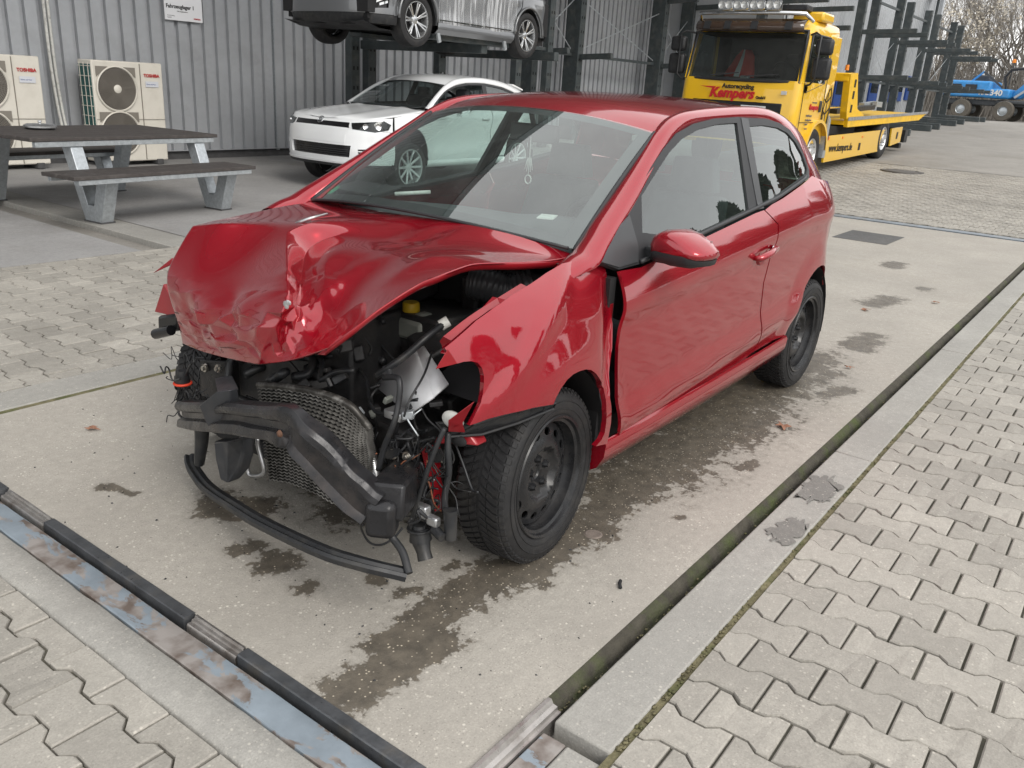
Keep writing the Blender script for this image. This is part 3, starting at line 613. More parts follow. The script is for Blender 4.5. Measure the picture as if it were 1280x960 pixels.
 'pipe': [(0.45,-0.141,0.298),(0.45,-0.108,0.263),(0.45,-0.118,0.191),(0.45,-0.102,0.162),(0.45,-0.044,0.182),(0.45,-0.025,0.213),(0.45,-0.05,0.282),(0.45,-0.052,0.316)],
 'rearleft': [(0.2,0.057,0.404)],
 'folds': [([(-0.118,0.736),(-0.074,0.765),(-0.011,0.797),(0.079,0.828),(0.142,0.846)],0.016,0.022),([(-0.408,0.743),(-0.317,0.726),(-0.205,0.728),(-0.128,0.744)],0.012,0.03),([(-0.28,0.75),(-0.29,0.71),(-0.326,0.647)],0.014,0.028),([(-0.153,0.825),(-0.141,0.781),(-0.128,0.744),(-0.088,0.726),(-0.103,0.669),(-0.14,0.605)],-0.02,0.035),([(-0.021,0.792),(-0.046,0.735),(-0.091,0.685),(-0.117,0.631)],0.014,0.022),([(0.018,0.709),(0.0,0.665),(-0.013,0.615)],0.01,0.018),([(0.136,0.823),(0.114,0.762),(0.072,0.701),(0.029,0.645)],0.012,0.022),([(-0.059,0.699),(-0.028,0.699),(0.018,0.709)],0.008,0.016),([(-0.222,0.663),(-0.175,0.7),(-0.131,0.717)],0.012,0.022),([(-0.419,0.655),(-0.356,0.683),(-0.282,0.677)],0.012,0.026),([(-0.23,0.804),(-0.173,0.841),(-0.076,0.871)],0.006,0.03),([(-0.036,0.867),(0.044,0.874)],0.005,0.016),([(-0.415,0.588),(-0.298,0.582),(-0.207,0.597),(-0.098,0.595)],0.01,0.02),([(0.209,0.813),(0.252,0.733)],0.006,0.018),([(0.178,0.832),(0.153,0.777),(0.122,0.732)],-0.008,0.018),([(0.267,0.933),(0.229,0.842),(0.169,0.717)],0.008,0.022),([(0.295,0.99),(0.231,0.915),(0.188,0.843)],0.008,0.02),([(0.262,1.031),(0.22,0.978),(0.195,0.902)],-0.008,0.02),([(0.049,0.968),(0.129,1.04)],-0.01,0.06),([(0.009,0.943),(0.084,0.912),(0.141,0.922)],0.006,0.05)],
}
# ================================================================ RED CRASHED CAR
def car_paint(name, col, metal=.35, rough=.32, flake=.0, orange=.02, dust=.0):
    m = mat(name, col, rough, metal, coat=1.0, coat_rough=.025); nt = m.node_tree; N = nt.nodes; L = nt.links; p = N['Principled BSDF']
    tc = N.new('ShaderNodeTexCoord'); n = N.new('ShaderNodeTexNoise'); n.inputs['Scale'].default_value = 5; n.inputs['Detail'].default_value = 9; n.inputs['Roughness'].default_value = .7; L.new(tc.outputs['Object'], n.inputs['Vector'])
    mr = N.new('ShaderNodeMapRange'); mr.inputs[1].default_value = .42; mr.inputs[2].default_value = .75; mr.inputs[3].default_value = .008; mr.inputs[4].default_value = .05; L.new(n.outputs['Fac'], mr.inputs[0]); L.new(mr.outputs[0], p.inputs['Coat Roughness'])
    # thin road film
    mx = N.new('ShaderNodeMix'); mx.data_type = 'RGBA'; mx.inputs[6].default_value = (*col,1); mx.inputs[7].default_value = (.22,.19,.165,1)
    m2 = N.new('ShaderNodeMapRange'); m2.inputs[1].default_value = .35; m2.inputs[2].default_value = .8; m2.inputs[3].default_value = dust*.3; m2.inputs[4].default_value = dust; L.new(n.outputs['Fac'], m2.inputs[0]); L.new(m2.outputs[0], mx.inputs['Factor']); L.new(mx.outputs[2], p.inputs['Base Color'])
    n2 = N.new('ShaderNodeTexNoise'); n2.inputs['Scale'].default_value = 220; n2.inputs['Detail'].default_value = 2; L.new(tc.outputs['Object'], n2.inputs['Vector'])
    b = N.new('ShaderNodeBump'); b.inputs['Strength'].default_value = orange; b.inputs['Distance'].default_value = .002; L.new(n2.outputs['Fac'], b.inputs['Height']); L.new(b.outputs[0], p.inputs['Coat Normal'])
    return m
M['red'] = car_paint('red car paint', (.285,.003,.013), .40, .26, dust=.02)
M['red'].node_tree.nodes['Principled BSDF'].inputs['Specular Tint'].default_value = (.9,.12,.14,1)
M['red'].node_tree.nodes['Principled BSDF'].inputs['Coat IOR'].default_value = 1.65
M['red_in'] = mat('red primer coat', (.26,.008,.014), .38, .1, coat=.4, var=.2)
M['rubber'] = mat('tyre rubber', (.014,.014,.015), .66, var=.35, vscale=16, dirt=(.05,.046,.04), dscale=10, damt=.35, bump=.2, bscale=90)
M['trim'] = mat('matt black trim', (.022,.023,.025), .5, var=.15, vscale=6)
M['satin'] = mat('satin dark trim', (.045,.047,.05), .38, var=.1)
M['steelwheel'] = mat('black steel wheel', (.013,.0135,.015), .30, var=.25, vscale=12, rvar=.1, dirt=(.05,.045,.04), dscale=12, damt=.25)
M['glass_ws'] = thin_glass('windscreen glass', (.80,.91,.88), 1.85, .03, (.50,.55,.54), dscale=7.)
M['glass_side'] = thin_glass('tinted side glass', (.62,.75,.71), 1.75, .02, (.42,.46,.45))
M['cloth'] = mat('seat cloth', (.055,.058,.064), .9, var=.2, vscale=30)
M['dash'] = mat('dashboard', (.07,.074,.078), .6, bump=.2, bscale=300)
M['alu'] = mat('dull aluminium', (.50,.51,.52), .36, .85, var=.15, vscale=18, rvar=.1, dirt=(.16,.15,.13), dscale=10, damt=.5)
M['galv'] = mat('galvanised steel', (.42,.45,.47), .42, .6, var=.22, vscale=30, rvar=.1)
M['zinc'] = mat('zinc bolt', (.55,.53,.48), .35, .9, var=.2, vscale=40, dirt=(.25,.13,.06), dscale=30, damt=.6)
M['beam'] = mat('scraped black steel', (.022,.022,.024), .33, .3, var=.35, vscale=14, rvar=.12, bump=.15, bscale=40, dirt=(.075,.062,.056), dscale=9, damt=.4)
M['dark'] = mat('dark underside', (.012,.012,.013), .8, var=.3)
M['engine'] = mat('grimy engine plastic', (.020,.020,.021), .5, var=.4, vscale=14, bump=.3, bscale=25, dirt=(.065,.06,.055), dscale=9, damt=.5)
M['fin'] = mat('radiator fins', (.15,.145,.135), .5, .5, var=.45, vscale=30, dirt=(.04,.038,.034), dscale=10, damt=.8)
M['yellow_cap'] = mat('yellow cap', (.55,.36,.02), .45, var=.15)
M['tank'] = mat('milky tank', (.17,.18,.16), .5, var=.15)
M['redplastic'] = mat('orange red seal', (.6,.05,.02), .45)
M['white'] = mat('white plastic', (.55,.55,.52), .5, var=.15, dirt=(.2,.19,.17), dscale=20, damt=.5)
M['copper'] = mat('orange wire', (.24,.09,.045), .5)
M['chrome'] = mat('chrome', (.62,.63,.64), .12, 1.0)
M['tank_dark'] = mat('scratched radiator tank', (.07,.066,.06), .4, .6, var=.6, vscale=22, dirt=(.35,.34,.32), dscale=22, damt=.6)
M['lamp_dark'] = mat('lamp black', (.01,.01,.011), .2)

polo = empty('crashed_car', (-2.0627,-2.1489,0), R(-.223), 'red hatchback with crushed bonnet and missing front bumper on the wet concrete lane', 'car')
F3 = lambda x,z: (x, F(x,z), z)
FF3 = lambda x,z: (x, FF(x,z), z)
def outset(poly, d):
    P = [np.array(p) for p in poly]; out = []
    ar = sum(P[i][0]*P[(i+1)%len(P)][1]-P[(i+1)%len(P)][0]*P[i][1] for i in range(len(P))); sg = 1 if ar > 0 else -1
    for i,p in enumerate(P):
        a = P[i]-P[i-1]; b_ = P[(i+1)%len(P)]-P[i]; a = a/(np.linalg.norm(a)+1e-9); b_ = b_/(np.linalg.norm(b_)+1e-9)
        n = np.array([a[1]+b_[1],-(a[0]+b_[0])])*sg; n /= np.linalg.norm(n)+1e-9; out.append(tuple(p+n*d))
    return out
# door
door_poly = [(-.394,.925),(-.388,.838),(-.376,.669),(-.400,.479),(-.424,.345),(-.445,.318),(-1.0,.327),(-1.62,.341),(-1.70,.352),(-1.735,.391),(-1.69,.523),(-1.665,.705),(-1.712,.867),(-1.745,.961),(-1.648,1.030)]+[(x,belt(x)-.012) for x in (-1.55,-1.3,-1.106,-.9,-.7,-.527)]
M_d = panel('door', outset(door_poly,-.002), F3, M['red'], polo, .03, flip=True, edge=.02)
quarter = [(-1.66,1.028),(-1.755,.961),(-1.722,.867),(-1.675,.705),(-1.70,.523),(-1.745,.391),(-1.712,.356),(-2.12,.362)]+[(-2.47+.345*math.cos(a),.31+.372*math.sin(a)) for a in np.linspace(PI*.045,PI*.80,16)]+[(-2.83,.56),(-2.95,.60),(-3.07,.62),(-3.10,.80),(-3.08,.93),(-2.98,1.02),(-2.80,1.085),(-2.50,1.115),(-2.40,belt(-2.4)-.012)]+[(x,belt(x)-.012) for x in (-2.3,-2.1,-1.9,-1.75)]
Q_ = panel('rear_quarter', quarter, F3, M['red'], polo, .03, flip=True, edge=.02)
def FB(x,z): return (x, F(x,max(z,.36))+.004-.10*max(0,.30-z), z)
bump_side = [(-2.815,.40),(-2.835,.555),(-2.95,.594),(-3.07,.613),(-3.13,.60),(-3.14,.35),(-3.08,.22),(-2.82,.22)]
B_ = panel('rear_bumper_side', bump_side, FB, M['red'], polo, .04, flip=True)
# rear face, closed
G = [[(-3.12+.20*abs(t)**5-.06*(z-.62)*(z>.62)+.6*max(0,z-.90), t*.68, z) for t in np.linspace(-1,1,17)] for z in (.22,.35,.6,.62,.8,.95,1.055)]
GW = [[(x-.05*(1-t*t), t*(y-.004), z) for t in np.linspace(-1,1,17)] for x,y,z in ((-2.90,.64,1.06),(-2.84,.60,1.15),(-2.78,.56,1.235),(-2.68,.53,1.325),(-2.52,.515,1.388))]
b = MB(); b.grid(G[:3]); b.build('rear_bumper', M['red'], polo, 60)
b = MB(); b.grid(G[3:7]); b.build('tailgate', M['red'], polo, 60)
b = MB(); b.grid(GW); b.build('rear_window', M['glass_side'], polo, 60)
for s in (-1,1):
    b = MB(); b.box((-2.985,s*.585,.86),(.06,.14,.22)); b.build('tail_lamp', mat('tail lamp red',(.3,.01,.01),.15) if s < 0 else bpy.data.materials['tail lamp red'], polo, bevel=.03)
# sill
b = MB(); prof = [(0,.322,.806),(0,.334,.826),(0,.318,.836),(0,.270,.832),(0,.222,.806),(0,.20,.77)]
G = []
for x in np.linspace(-.345,-2.125,24):
    lift = .030*(-x-.4)/1.65; G.append([(x, y+ (P_W(x)-.836), z+lift) for _,z,y in prof])
b.grid(G); G2 = [G[0]+[(G[0][0][0],.74,.25)]]; b.add(G2[0],[tuple(range(7))])
sill = b.build('sill', M['red'], polo, 50)
# pillar and roof rail
OUT = [(-.13,.762,.935),(-.20,.775,.952),(-.273,.780,.968),(-.352,.760,1.013),(-.462,.737,1.066),(-.625,.704,1.145),(-.784,.669,1.230),(-.912,.641,1.291),(-1.04,.619,1.344),(-1.20,.604,1.380),(-1.40,.596,1.400),(-1.65,.592,1.408),(-1.93,.591,1.403),(-2.08,.593,1.387),(-2.20,.603,1.355),(-2.29,.628,1.297),(-2.335,.664,1.222),(-2.35,.690,1.160),(-2.345,.697,1.132)]
INN = [(-.17,.668,.925),(-.235,.664,.955),(-.295,.660,.975),(-.352,.653,1.004),(-.425,.640,1.050),(-.555,.620,1.115),(-.690,.602,1.188),(-.815,.583,1.262),(-.945,.568,1.347),(-1.10,.545,1.404),(-1.36,.530,1.434),(-1.68,.520,1.447),(-2.02,.515,1.447),(-2.28,.515,1.428),(-2.50,.515,1.390),(-2.68,.53,1.325),(-2.78,.56,1.235),(-2.84,.60,1.150),(-2.90,.64,1.06)]
O2 = catmull(OUT,4); I2 = catmull(INN,4); G = []
for i,(o,q) in enumerate(zip(O2,I2)):
    o = Vector(o); q = Vector(q); a = Vector(O2[max(0,i-1)]); c = Vector(O2[min(len(O2)-1,i+1)]); t = (c-a).normalized(); n = t.cross(q-o).normalized()
    if n.dot(Vector((0.05,.8,.6))) < 0: n = -n
    wd = (q-o).length; h = min(.028, wd*.24); row = []
    row.append(o-n*.012)
    for s in np.linspace(0,1,8): row.append(o.lerp(q,s)+n*h*(1-(2*s-1)**2)**.8)
    row.append(q-n*.015); G.append(row)
b = MB(); b.grid(G); ring = b.build('roof_rail', M['red'], polo, 70)
# roof skin
idx = range(8,17); st = catmull([INN[i] for i in idx],3); G = []
for k,(x,y,z) in enumerate(st):
    f = k/(len(st)-1); bow = .075*(1-f)**2-.04*f; y -= .004
    cr_ = .028+.030*(1-f)**3
    G.append([(x+bow*(1-t*t)-(0 if k else .004), y*t, z-.003+cr_*(1-abs(t)**2.2)) for t in np.linspace(-1,1,25)])
b = MB(); b.grid(G); b.build('roof', M['red'], polo, 180)
b = MB(); b.tube([(-2.62,0,1.43),(-2.70,0,1.46),(-2.80,0,1.50)],[.012,.006,.003],6); 
# windscreen
def ws_pt(s, t):   # s 0 bottom..1 top, t -1..1 across
    bx = -.315+.125*(1-t*t); by = .652*t; bz = .982+.052*(1-t*t)
    tx = -.955+.075*(1-t*t); ty = .566*t; tz = 1.349+.055*(1-abs(t)**2.2)
    p = Vector((bx,by,bz)).lerp(Vector((tx,ty,tz)), s); p += Vector((.49,0,.87))*.018*4*s*(1-s)*(1-.5*t*t)
    return p
b = MB(); b.grid([[ws_pt(s,t)+Vector((.49,0,.87))*.004 for t in np.linspace(-1.0,1.0,33)] for s in np.linspace(.0,.99,15)]); ws = b.build('windscreen', M['glass_ws'], polo, 180)
b = MB(); S = np.linspace(0,.985,15); Tt = np.linspace(-.985,.985,33); d_ = Vector((.49,0,.87))*.0
def band(s0,s1,t0,t1,n,m): b.grid([[ws_pt(s,t) for t in np.linspace(t0,t1,m)] for s in np.linspace(s0,s1,n)])
band(0,.985,-1.,-.925,15,3); band(0,.985,.925,1.,15,3); band(.0,.06,-.925,.925,3,33); band(.93,.985,-.925,.925,3,33); b.build('black_border', M['trim'], ws, 180)
b = MB(); b.tube([ws_pt(-.004,t)+Vector((.006,0,.004)) for t in np.linspace(-.985,.985,30)],.006,6); [b.tube([ws_pt(s,t)+Vector((0,t*.006,-.002)) for s in np.linspace(0,.99,16)],.011,6) for t in (-1,1)]; b.build('seal', M['trim'], ws, 180)
b = MB(); p0 = ws_pt(.10,-.90); b.lathe([(0,.0),(.032,.0)],20,(0,0,0),'z'); st_ = b.build('green_sticker', mat('green sticker',(.02,.32,.16),.5), ws, 0)
nrm = (ws_pt(.11,-.9)-ws_pt(.09,-.9)).cross(ws_pt(.1,-.91)-ws_pt(.1,-.89)).normalized(); 
if nrm.x < 0: nrm = -nrm
st_.matrix_local = Matrix.Translation(ws_pt(.10,-.885)-nrm*.003) @ nrm.to_track_quat('Z','Y').to_matrix().to_4x4()
# side windows, trim
dlo = D['dlo']; dg = D['door_glass']; qg = D['quarter_glass']
FT = lambda o: (lambda x,z: (x, F(x,z)+o, z))
T_ = panel('window_trim', outset(dlo,.004), FT(-.004), M['trim'], polo, .04, holes=[outset(dg,.0),outset(qg,.0)], flip=True, thick=.02)
W1 = panel('door_window', outset(dg,.006), FT(-.012), M['glass_side'], polo, .05, flip=True, thick=.003)
W2 = panel('quarter_window', outset(qg,.006), FT(-.010), M['glass_side'], polo, .05, flip=True, thick=.003)
tri = [(-.285,.968),(-.395,.936),(-.520,.940),(-.545,.99),(-.54,1.09),(-.47,1.065),(-.36,1.012)]
T2 = panel('mirror_triangle', tri, FT(.003), M['satin'], polo, .04, flip=True, thick=.012)
bl = [(x,belt(x)) for x in np.linspace(-.53,-2.30,30)]
b = MB(); b.tube([(x,F(x,z)+.003,z+.004) for x,z in bl],.0085,6); BL = b.build('belt_strip', M['trim'], polo, 180)
bp = [(-1.60,1.035),(-1.66,1.036),(-1.73,1.405),(-1.655,1.409)]
BP = panel('pillar_cover', bp, FT(-.001), M['satin'], polo, .04, flip=True, thick=.006)
# door handle
hx,hz = -1.585,.852
b = MB(); yy = F(hx,hz)
b.tube([(hx+.095,yy-.004,hz-.012),(hx+.085,yy+.022,hz-.010),(hx,yy+.034,hz+.002),(hx-.085,yy+.026,hz+.014),(hx-.095,yy+.0,hz+.016)],[.010,.015,.0165,.015,.010],10); b.build('handle', M['red'], M_d, 180)
b = MB(); b.lathe([(0,.001),(.035,.001),(.044,.004),(.048,.001),(.048,-.01)],24,(hx+.005,yy-.001,hz-.006),'y'); b.build('handle_recess', M['red_in'], M_d, 180)
b = MB(); b.lathe([(0,.004),(.011,.003),(.012,-.003)],14,(hx-.085,yy+.014,hz+.014),'y'); b.build('lock', M['chrome'], M_d, 180)
# door mirror: a wedge-shaped cap over a black shell
def mirror_loft(sec, xs):
    b = MB(); rings = []
    for x,k,dz in xs: rings.append([Vector((x, .905+y*k+.0, 1.0+z*k+dz)) for y,z in sec])
    b.loft(rings); return b
capsec = [(-.100,-.030),(-.104,.0),(-.092,.030),(-.060,.050),(-.015,.056),(.035,.046),(.080,.022),(.112,.0),(.120,-.014),(.112,-.028),(.06,-.031),(0,-.031)]
lowsec = [(-.098,-.032),(0,-.033),(.06,-.033),(.111,-.030),(.105,-.050),(.06,-.064),(.0,-.068),(-.07,-.062),(-.10,-.050)]
mx_ = [(-.525,.55,.0),(-.532,.74,.0),(-.55,.90,.0),(-.585,.99,.0),(-.63,1.0,.0),(-.665,.96,.0),(-.672,.90,.0)]
mc = mirror_loft(capsec, mx_).build('mirror_cap', M['red'], polo, 70)
rot_m = Matrix.Rotation(R(-10),4,'Z'); mc.matrix_local = Matrix.Translation((-.60,.915,1.0)) @ rot_m @ Matrix.Translation((.60,-.915,-1.0))
mirror_loft(lowsec, mx_).build('mirror_shell', M['trim'], mc, 70)
b = MB(); b.loft([[Vector((x,y,z)) for x,y,z in ((xx,.775,.945),(xx,.775,.985),(xx,.84,.982),(xx,.90,.965),(xx,.90,.938),(xx,.83,.935))] for xx in (-.56,-.66)]); b.build('mirror_foot', M['trim'], mc, 40, bevel=.010)
b = MB(); b.box((-.668,.905,.995),(.006,.15,.06)); b.build('mirror_glass', M['chrome'], mc, 30)
# left front wing, buckled
fp = [(max(x,-.372) if z > .6 else x, z) for x,z in D['fend']]
W_ = panel('front_wing', fp, FF3, M['red'], polo, .022, flip=True, edge=.014, thick=.018)
# the far side: the same panels mirrored
for o in (M_d,Q_,B_,sill,ring,T_,W1,W2,BL,BP,T2): mirror_obj(o, polo)
# right front wing stub, torn
rw = [(-.38,.925),(-.375,.84),(-.37,.66),(-.40,.345),(-.30,.33)]+[(.0+.345*math.cos(a),.31+.365*math.sin(a)) for a in np.linspace(PI*.9,PI*.42,8)]+[(.16,.62),(.20,.70),(.10,.80),(-.1,.86),(-.27,.93)]
o = panel('front_wing', rw, lambda x,z:(x,-F(x,z)+.03*max(0,x+.1),z), M['red'], polo, .04)
# bonnet: crumpled sheet from a cage of measured points
RB = random.Random(11); JW = []
def bonnet():
    Hd = np.array(D['hood']); m = n = 9
    me = bpy.data.meshes.new('cage'); me.from_pydata([tuple(p) for p in Hd.reshape(-1,3)],[],[(i*n+j,i*n+j+1,(i+1)*n+j+1,(i+1)*n+j) for i in range(m-1) for j in range(n-1)])
    cr = me.attributes.new('crease_edge','FLOAT','EDGE'); key = {}
    def C_(path, wgt):
        for (a,b_) in zip(path,path[1:]): key[frozenset((a[0]*n+a[1], b_[0]*n+b_[1]))] = wgt
    C_([(2,3),(3,3),(4,3),(5,3),(6,3)], .85); C_([(6,3),(7,3),(8,3)], .5)
    C_([(3,0),(3,1),(3,2),(3,3)], .55); C_([(2,4),(3,4),(4,4),(5,4),(6,4)], .5)
    C_([(3,5),(4,5),(5,5),(6,5),(7,5)], .6); C_([(2,7),(3,7),(4,7),(5,7)], .55); C_([(3,7),(3,8)], .5); C_([(6,0),(6,1),(6,2)], .35)
    C_([(4,6),(5,6),(6,6),(7,6)], .3); C_([(3,1),(4,1),(5,1)], .4)
    for i in range(8): 
        C_([(i,0),(i+1,0)],.8); C_([(i,8),(i+1,8)],.9); C_([(8,i),(8,i+1)],.9); C_([(0,i),(0,i+1)],.9)
    for e in me.edges: cr.data[e.index].value = key.get(frozenset(e.vertices), 0.)
    t = bpy.data.objects.new('tmp', me); COL.objects.link(t); s = t.modifiers.new('s','SUBSURF'); s.levels = 2; s.render_levels = 2; s.boundary_smooth = 'PRESERVE_CORNERS'
    dg_ = bpy.context.evaluated_depsgraph_get(); ev = bpy.data.meshes.new_from_object(t.evaluated_get(dg_)); bpy.data.objects.remove(t)
    N_ = [v.normal.copy() for v in ev.vertices]; segs = []
    for path,amp,wd in D['folds']:
        n_ = len(path)-1
        for k,(a,b_) in enumerate(zip(path,path[1:])): segs.append((a,b_,amp,wd,k == 0,k == n_-1,k/n_,(k+1)/n_))
    bmq = bmesh.new(); bmq.from_mesh(ev); bco = [q.co.copy() for q in bmq.verts if q.is_boundary]; EDGE = [min((q.co-c_).length for c_ in bco) for q in bmq.verts]; bmq.free()
    for v,nn in zip(ev.vertices,N_):
        p = v.co; d = 0.; best = {}
        if nn.z < 0: nn = -nn
        py = p.y+.012*noise.noise(Vector((p.y*9,p.z*9,.3))); pz_ = p.z+.012*noise.noise(Vector((p.y*9,p.z*9,4.3)))
        # bent folds and dents: each a tent along a broken line in the sheet
        for (a,b_,amp,wd,f0,f1,t0,t1) in segs:
            ex,ez = b_[0]-a[0],b_[1]-a[1]; L2 = ex*ex+ez*ez+1e-9; t = ((py-a[0])*ex+(pz_-a[1])*ez)/L2; tc_ = min(1,max(0,t))
            ds = math.hypot(py-a[0]-ex*tc_, pz_-a[1]-ez*tc_)
            if ds < wd*2.2:
                f = t0+(t1-t0)*tc_; fade = .45+.55*math.sin(PI*min(1,max(0,f)))
                val = abs(amp)*fade*max(0,1-ds/(wd*2.2))**1.35
                key2 = (amp,wd)
                if val > best.get(key2,0): best[key2] = val
        for (amp,wd),val in best.items(): d += val*(1 if amp > 0 else -1)
        wt = smooth01((.80-p.z)/.16)*smooth01((.30-p.y)/.2)
        q = Vector((p.y*8,p.z*8,1.7)); d += wt*.008*(1-abs(noise.noise(q)*2.4)-.4)
        d += .005*noise.noise(Vector((p.x*3.1,p.y*3.7,p.z*3)))*smooth01((.99-p.z)/.1)
        wt2 = math.exp(-((p.y-.12)**2)/.012)*smooth01((.97-p.z)/.08); d += wt2*.006*(1-abs(noise.noise(Vector((p.y*13+p.z*2,p.z*3,5.1)))*2)-.5)
        jw = smooth01((.84-p.z)/.14)*smooth01((.34-p.y)/.2)+.5*math.exp(-((p.y-.12)**2)/.012)*smooth01((.95-p.z)/.08)
        if 0 < v.index: jw *= smooth01((EDGE[v.index]-.004)/.05); d = d*smooth01(EDGE[v.index]/.05)+jw*.0050*(RB.random()-.5)*2; p = p+Vector((0,RB.uniform(-1,1)*.012*jw,RB.uniform(-1,1)*.012*jw))
        v.co = p+nn*d; JW.append(jw)
    ev.update(); 
    bm = bmesh.new(); bm.from_mesh(ev); bmesh.ops.recalc_face_normals(bm, faces=bm.faces)
    if sum(f.normal.z for f in bm.faces) < 0: bmesh.ops.reverse_faces(bm, faces=bm.faces)
    bm.verts.ensure_lookup_table()
    tri = [f for f in bm.faces if sum(JW[v.index] for v in f.verts)/4 > .18]
    bmesh.ops.triangulate(bm, faces=tri, quad_method='SHORT_EDGE')
    old = bm.edges.layers.float.get('crease_edge')
    if old: bm.edges.layers.float.remove(old)
    cl = bm.edges.layers.float.new('crease_edge')
    for e in bm.edges:
        if len(e.link_faces) == 2: e[cl] = min(.85,max(0,(e.calc_face_angle(0)-R(12))/R(30)))
        else: e[cl] = .8
    bm.to_mesh(ev); bm.free(); ev.name = 'bonnet'
    o = finish(ev, 'bonnet', M['red'], polo, 180, sub=3)
    md = o.modifiers.new('thick','SOLIDIFY'); md.thickness = .005; md.offset = -1
    return o
bonnet_o = bonnet()
# turned rim of the lifted left edge and its dark inner frame
L8 = [Vector(r[8]) for r in D['hood']]; b = MB(); pts = catmull([tuple(p) for p in L8],4)
b.grid([[Vector(p)+Vector((-.002,-.0,-.004)), Vector(p)+Vector((-.006,-.014,-.026)), Vector(p)+Vector((-.012,-.05,-.034))] for p in pts]); b.build('bonnet_flange', M['red_in'], bonnet_o, 180, solid=.004)
b = MB(); b.tube([(.02,-.179,1.017),(.075,-.20,1.003),(.10,-.215,.992),(.10,-.26,.978)],[.003,.006,.007,.003],6); b.build('bare_metal_fold', M['alu'], bonnet_o, 180)
b = MB(); c_ = Vector(D['hood'][6][3]); 
for i in range(7): b.ball(c_+Vector((.012,random.uniform(-.012,.012),random.uniform(-.012,.016))), random.uniform(.005,.009), 4, (.6,1,1.2))
b.build('torn_edge', M['alu'], bonnet_o, 60)

# ---------------------------------------------------------------- wheels
def steel_wheel(parent, loc, yaw=0, camber=0, r=.298, wd=.185, side=1, name='wheel'):
    e = empty(name); e.parent = parent
    hb = side
    ty = MB(); h = wd/2
    prof = [(.200,-h*.80),(.205,-h*.92),(.225,-h*1.02),(.255,-h*1.06),(.278,-h*.99),(.290,-h*.86),(.2935,-h*.60),(.295,-h*.2),(.295,h*.2),(.2935,h*.60),(.290,h*.86),(.278,h*.99),(.255,h*1.06),(.225,h*1.02),(.205,h*.92),(.200,h*.80)]
    prof = [(q*r/.2985,t) for q,t in prof]
    ty.lathe(prof,64,(0,0,0),'y'); to = ty.build('tyre', M['rubber'], e, 50)
    # directional tread: rows of blocks sweeping back from the centre, and shoulder lugs
    tr = MB(); n = 68
    for k in range(n):
        for sgn in (-1,1):
            a0 = 2*PI*(k+(.5 if sgn > 0 else 0))/n; pr_ = []
            for j,(yy,da) in enumerate([(.006,0),(.03,.055),(.055,.095),(.074,.115),(.089,.122)]):
                pr_.append((yy*wd/.185,da))
            for j in range(len(pr_)-1):
                (ya,da),(yb,db) = pr_[j],pr_[j+1]
                if j in (1,3): ya += .003
                wA = .060; rr = r*1.003 if j < 3 else r*.996; r0 = r*.97; vs = []
                for rad in (r0,rr):
                    for yq,aq in ((ya,a0-da),(yb,a0-db),(yb,a0-db+wA),(ya,a0-da+wA)):
                        rq = rad-(.010*max(0,(yq-.072)/.017) if j == 3 else 0)
                        vs.append((rq*math.cos(aq),sgn*yq,rq*math.sin(aq)))
                tr.add(vs,[(0,1,2,3),(7,6,5,4),(0,4,5,1),(1,5,6,2),(2,6,7,3),(3,7,4,0)])
    tr.build('tread', M['rubber'], to, 0)
    sb = MB()
    for rr,yy in ((.258,1.065),(.232,1.035)):
        sb.tube([(rr*math.cos(a)*r/.2985,hb*h*yy,rr*math.sin(a)*r/.2985) for a in np.linspace(0,2*PI,64,endpoint=False)],.0018,4,closed=True)
    sb.build('sidewall_rib', M['rubber'], to, 180)
    k = r/.2985
    ri = MB(); pf = [(.205,.88),(.212,.97),(.208,1.02),(.200,.98),(.196,.86),(.186,.80),(.183,.40),(.175,.30),(.172,-.6),(.20,-.9)]
    ri.lathe([(q*k,hb*h*t) for q,t in pf],64,(0,0,0),'y'); ro = ri.build('rim', M['steelwheel'], e, 40)
    def prof_d(q):
        q /= k
        return float(np.interp(q,[0,.028,.034,.060,.078,.095,.118,.135,.155,.176],[.30,.30,.36,.36,.40,.66,.62,.54,.50,.42]))
    def dfn(u,v): return (u, hb*h*prof_d(math.hypot(u,v)), v)
    circ = lambda cx,cy,a,b_,rot,n_=14: [(cx+a*math.cos(t)*math.cos(rot)-b_*math.sin(t)*math.sin(rot), cy+a*math.cos(t)*math.sin(rot)+b_*math.sin(t)*math.cos(rot)) for t in np.linspace(0,2*PI,n_,endpoint=False)]
    holes = [circ(.146*k*math.cos(a),.146*k*math.sin(a),.0135*k,.019*k,a) for a in np.linspace(0,2*PI,14,endpoint=False)]+[circ(0,0,.027*k,.027*k,0,18)]
    panel('disc', circ(0,0,.176*k,.176*k,0,48), dfn, M['steelwheel'], ro, .012, holes=holes, flip=(hb>0), thick=.006, edge=.01)
    bo = MB()
    for a in np.linspace(0,2*PI,5,endpoint=False)+.3:
        bo.lathe([(0,hb*h*.56),(.0085,hb*h*.56),(.010,hb*h*.50),(.014,hb*h*.42),(.016,hb*h*.34)],8,(.050*math.cos(a),0,.050*math.sin(a)),'y')
    bo.lathe([(0,hb*h*.22),(.022,hb*h*.24),(.027,hb*h*.30),(.027,0)],18,(0,0,0),'y'); bo.build('wheel_bolts', M['steelwheel'], ro, 40)
    b = MB(); b.lathe([(.0,-h*.3),(.135,-h*.3),(.135,-h*.1),(0,-h*.1)],32,(0,0,0),'y'); b.build('brake_disc', M['steel_dark'], e, 40)
    e.location = loc; e.rotation_euler = (camber,0,yaw)
    return e
steel_wheel(polo, (-.046-.006,.715,.283), R(4.1), R(2.0), .296)
steel_wheel(polo, (-2.47,.722,.298), 0, 0, .2985)
steel_wheel(polo, (-2.47,-.722,.298), 0, 0, .2985, side=-1)
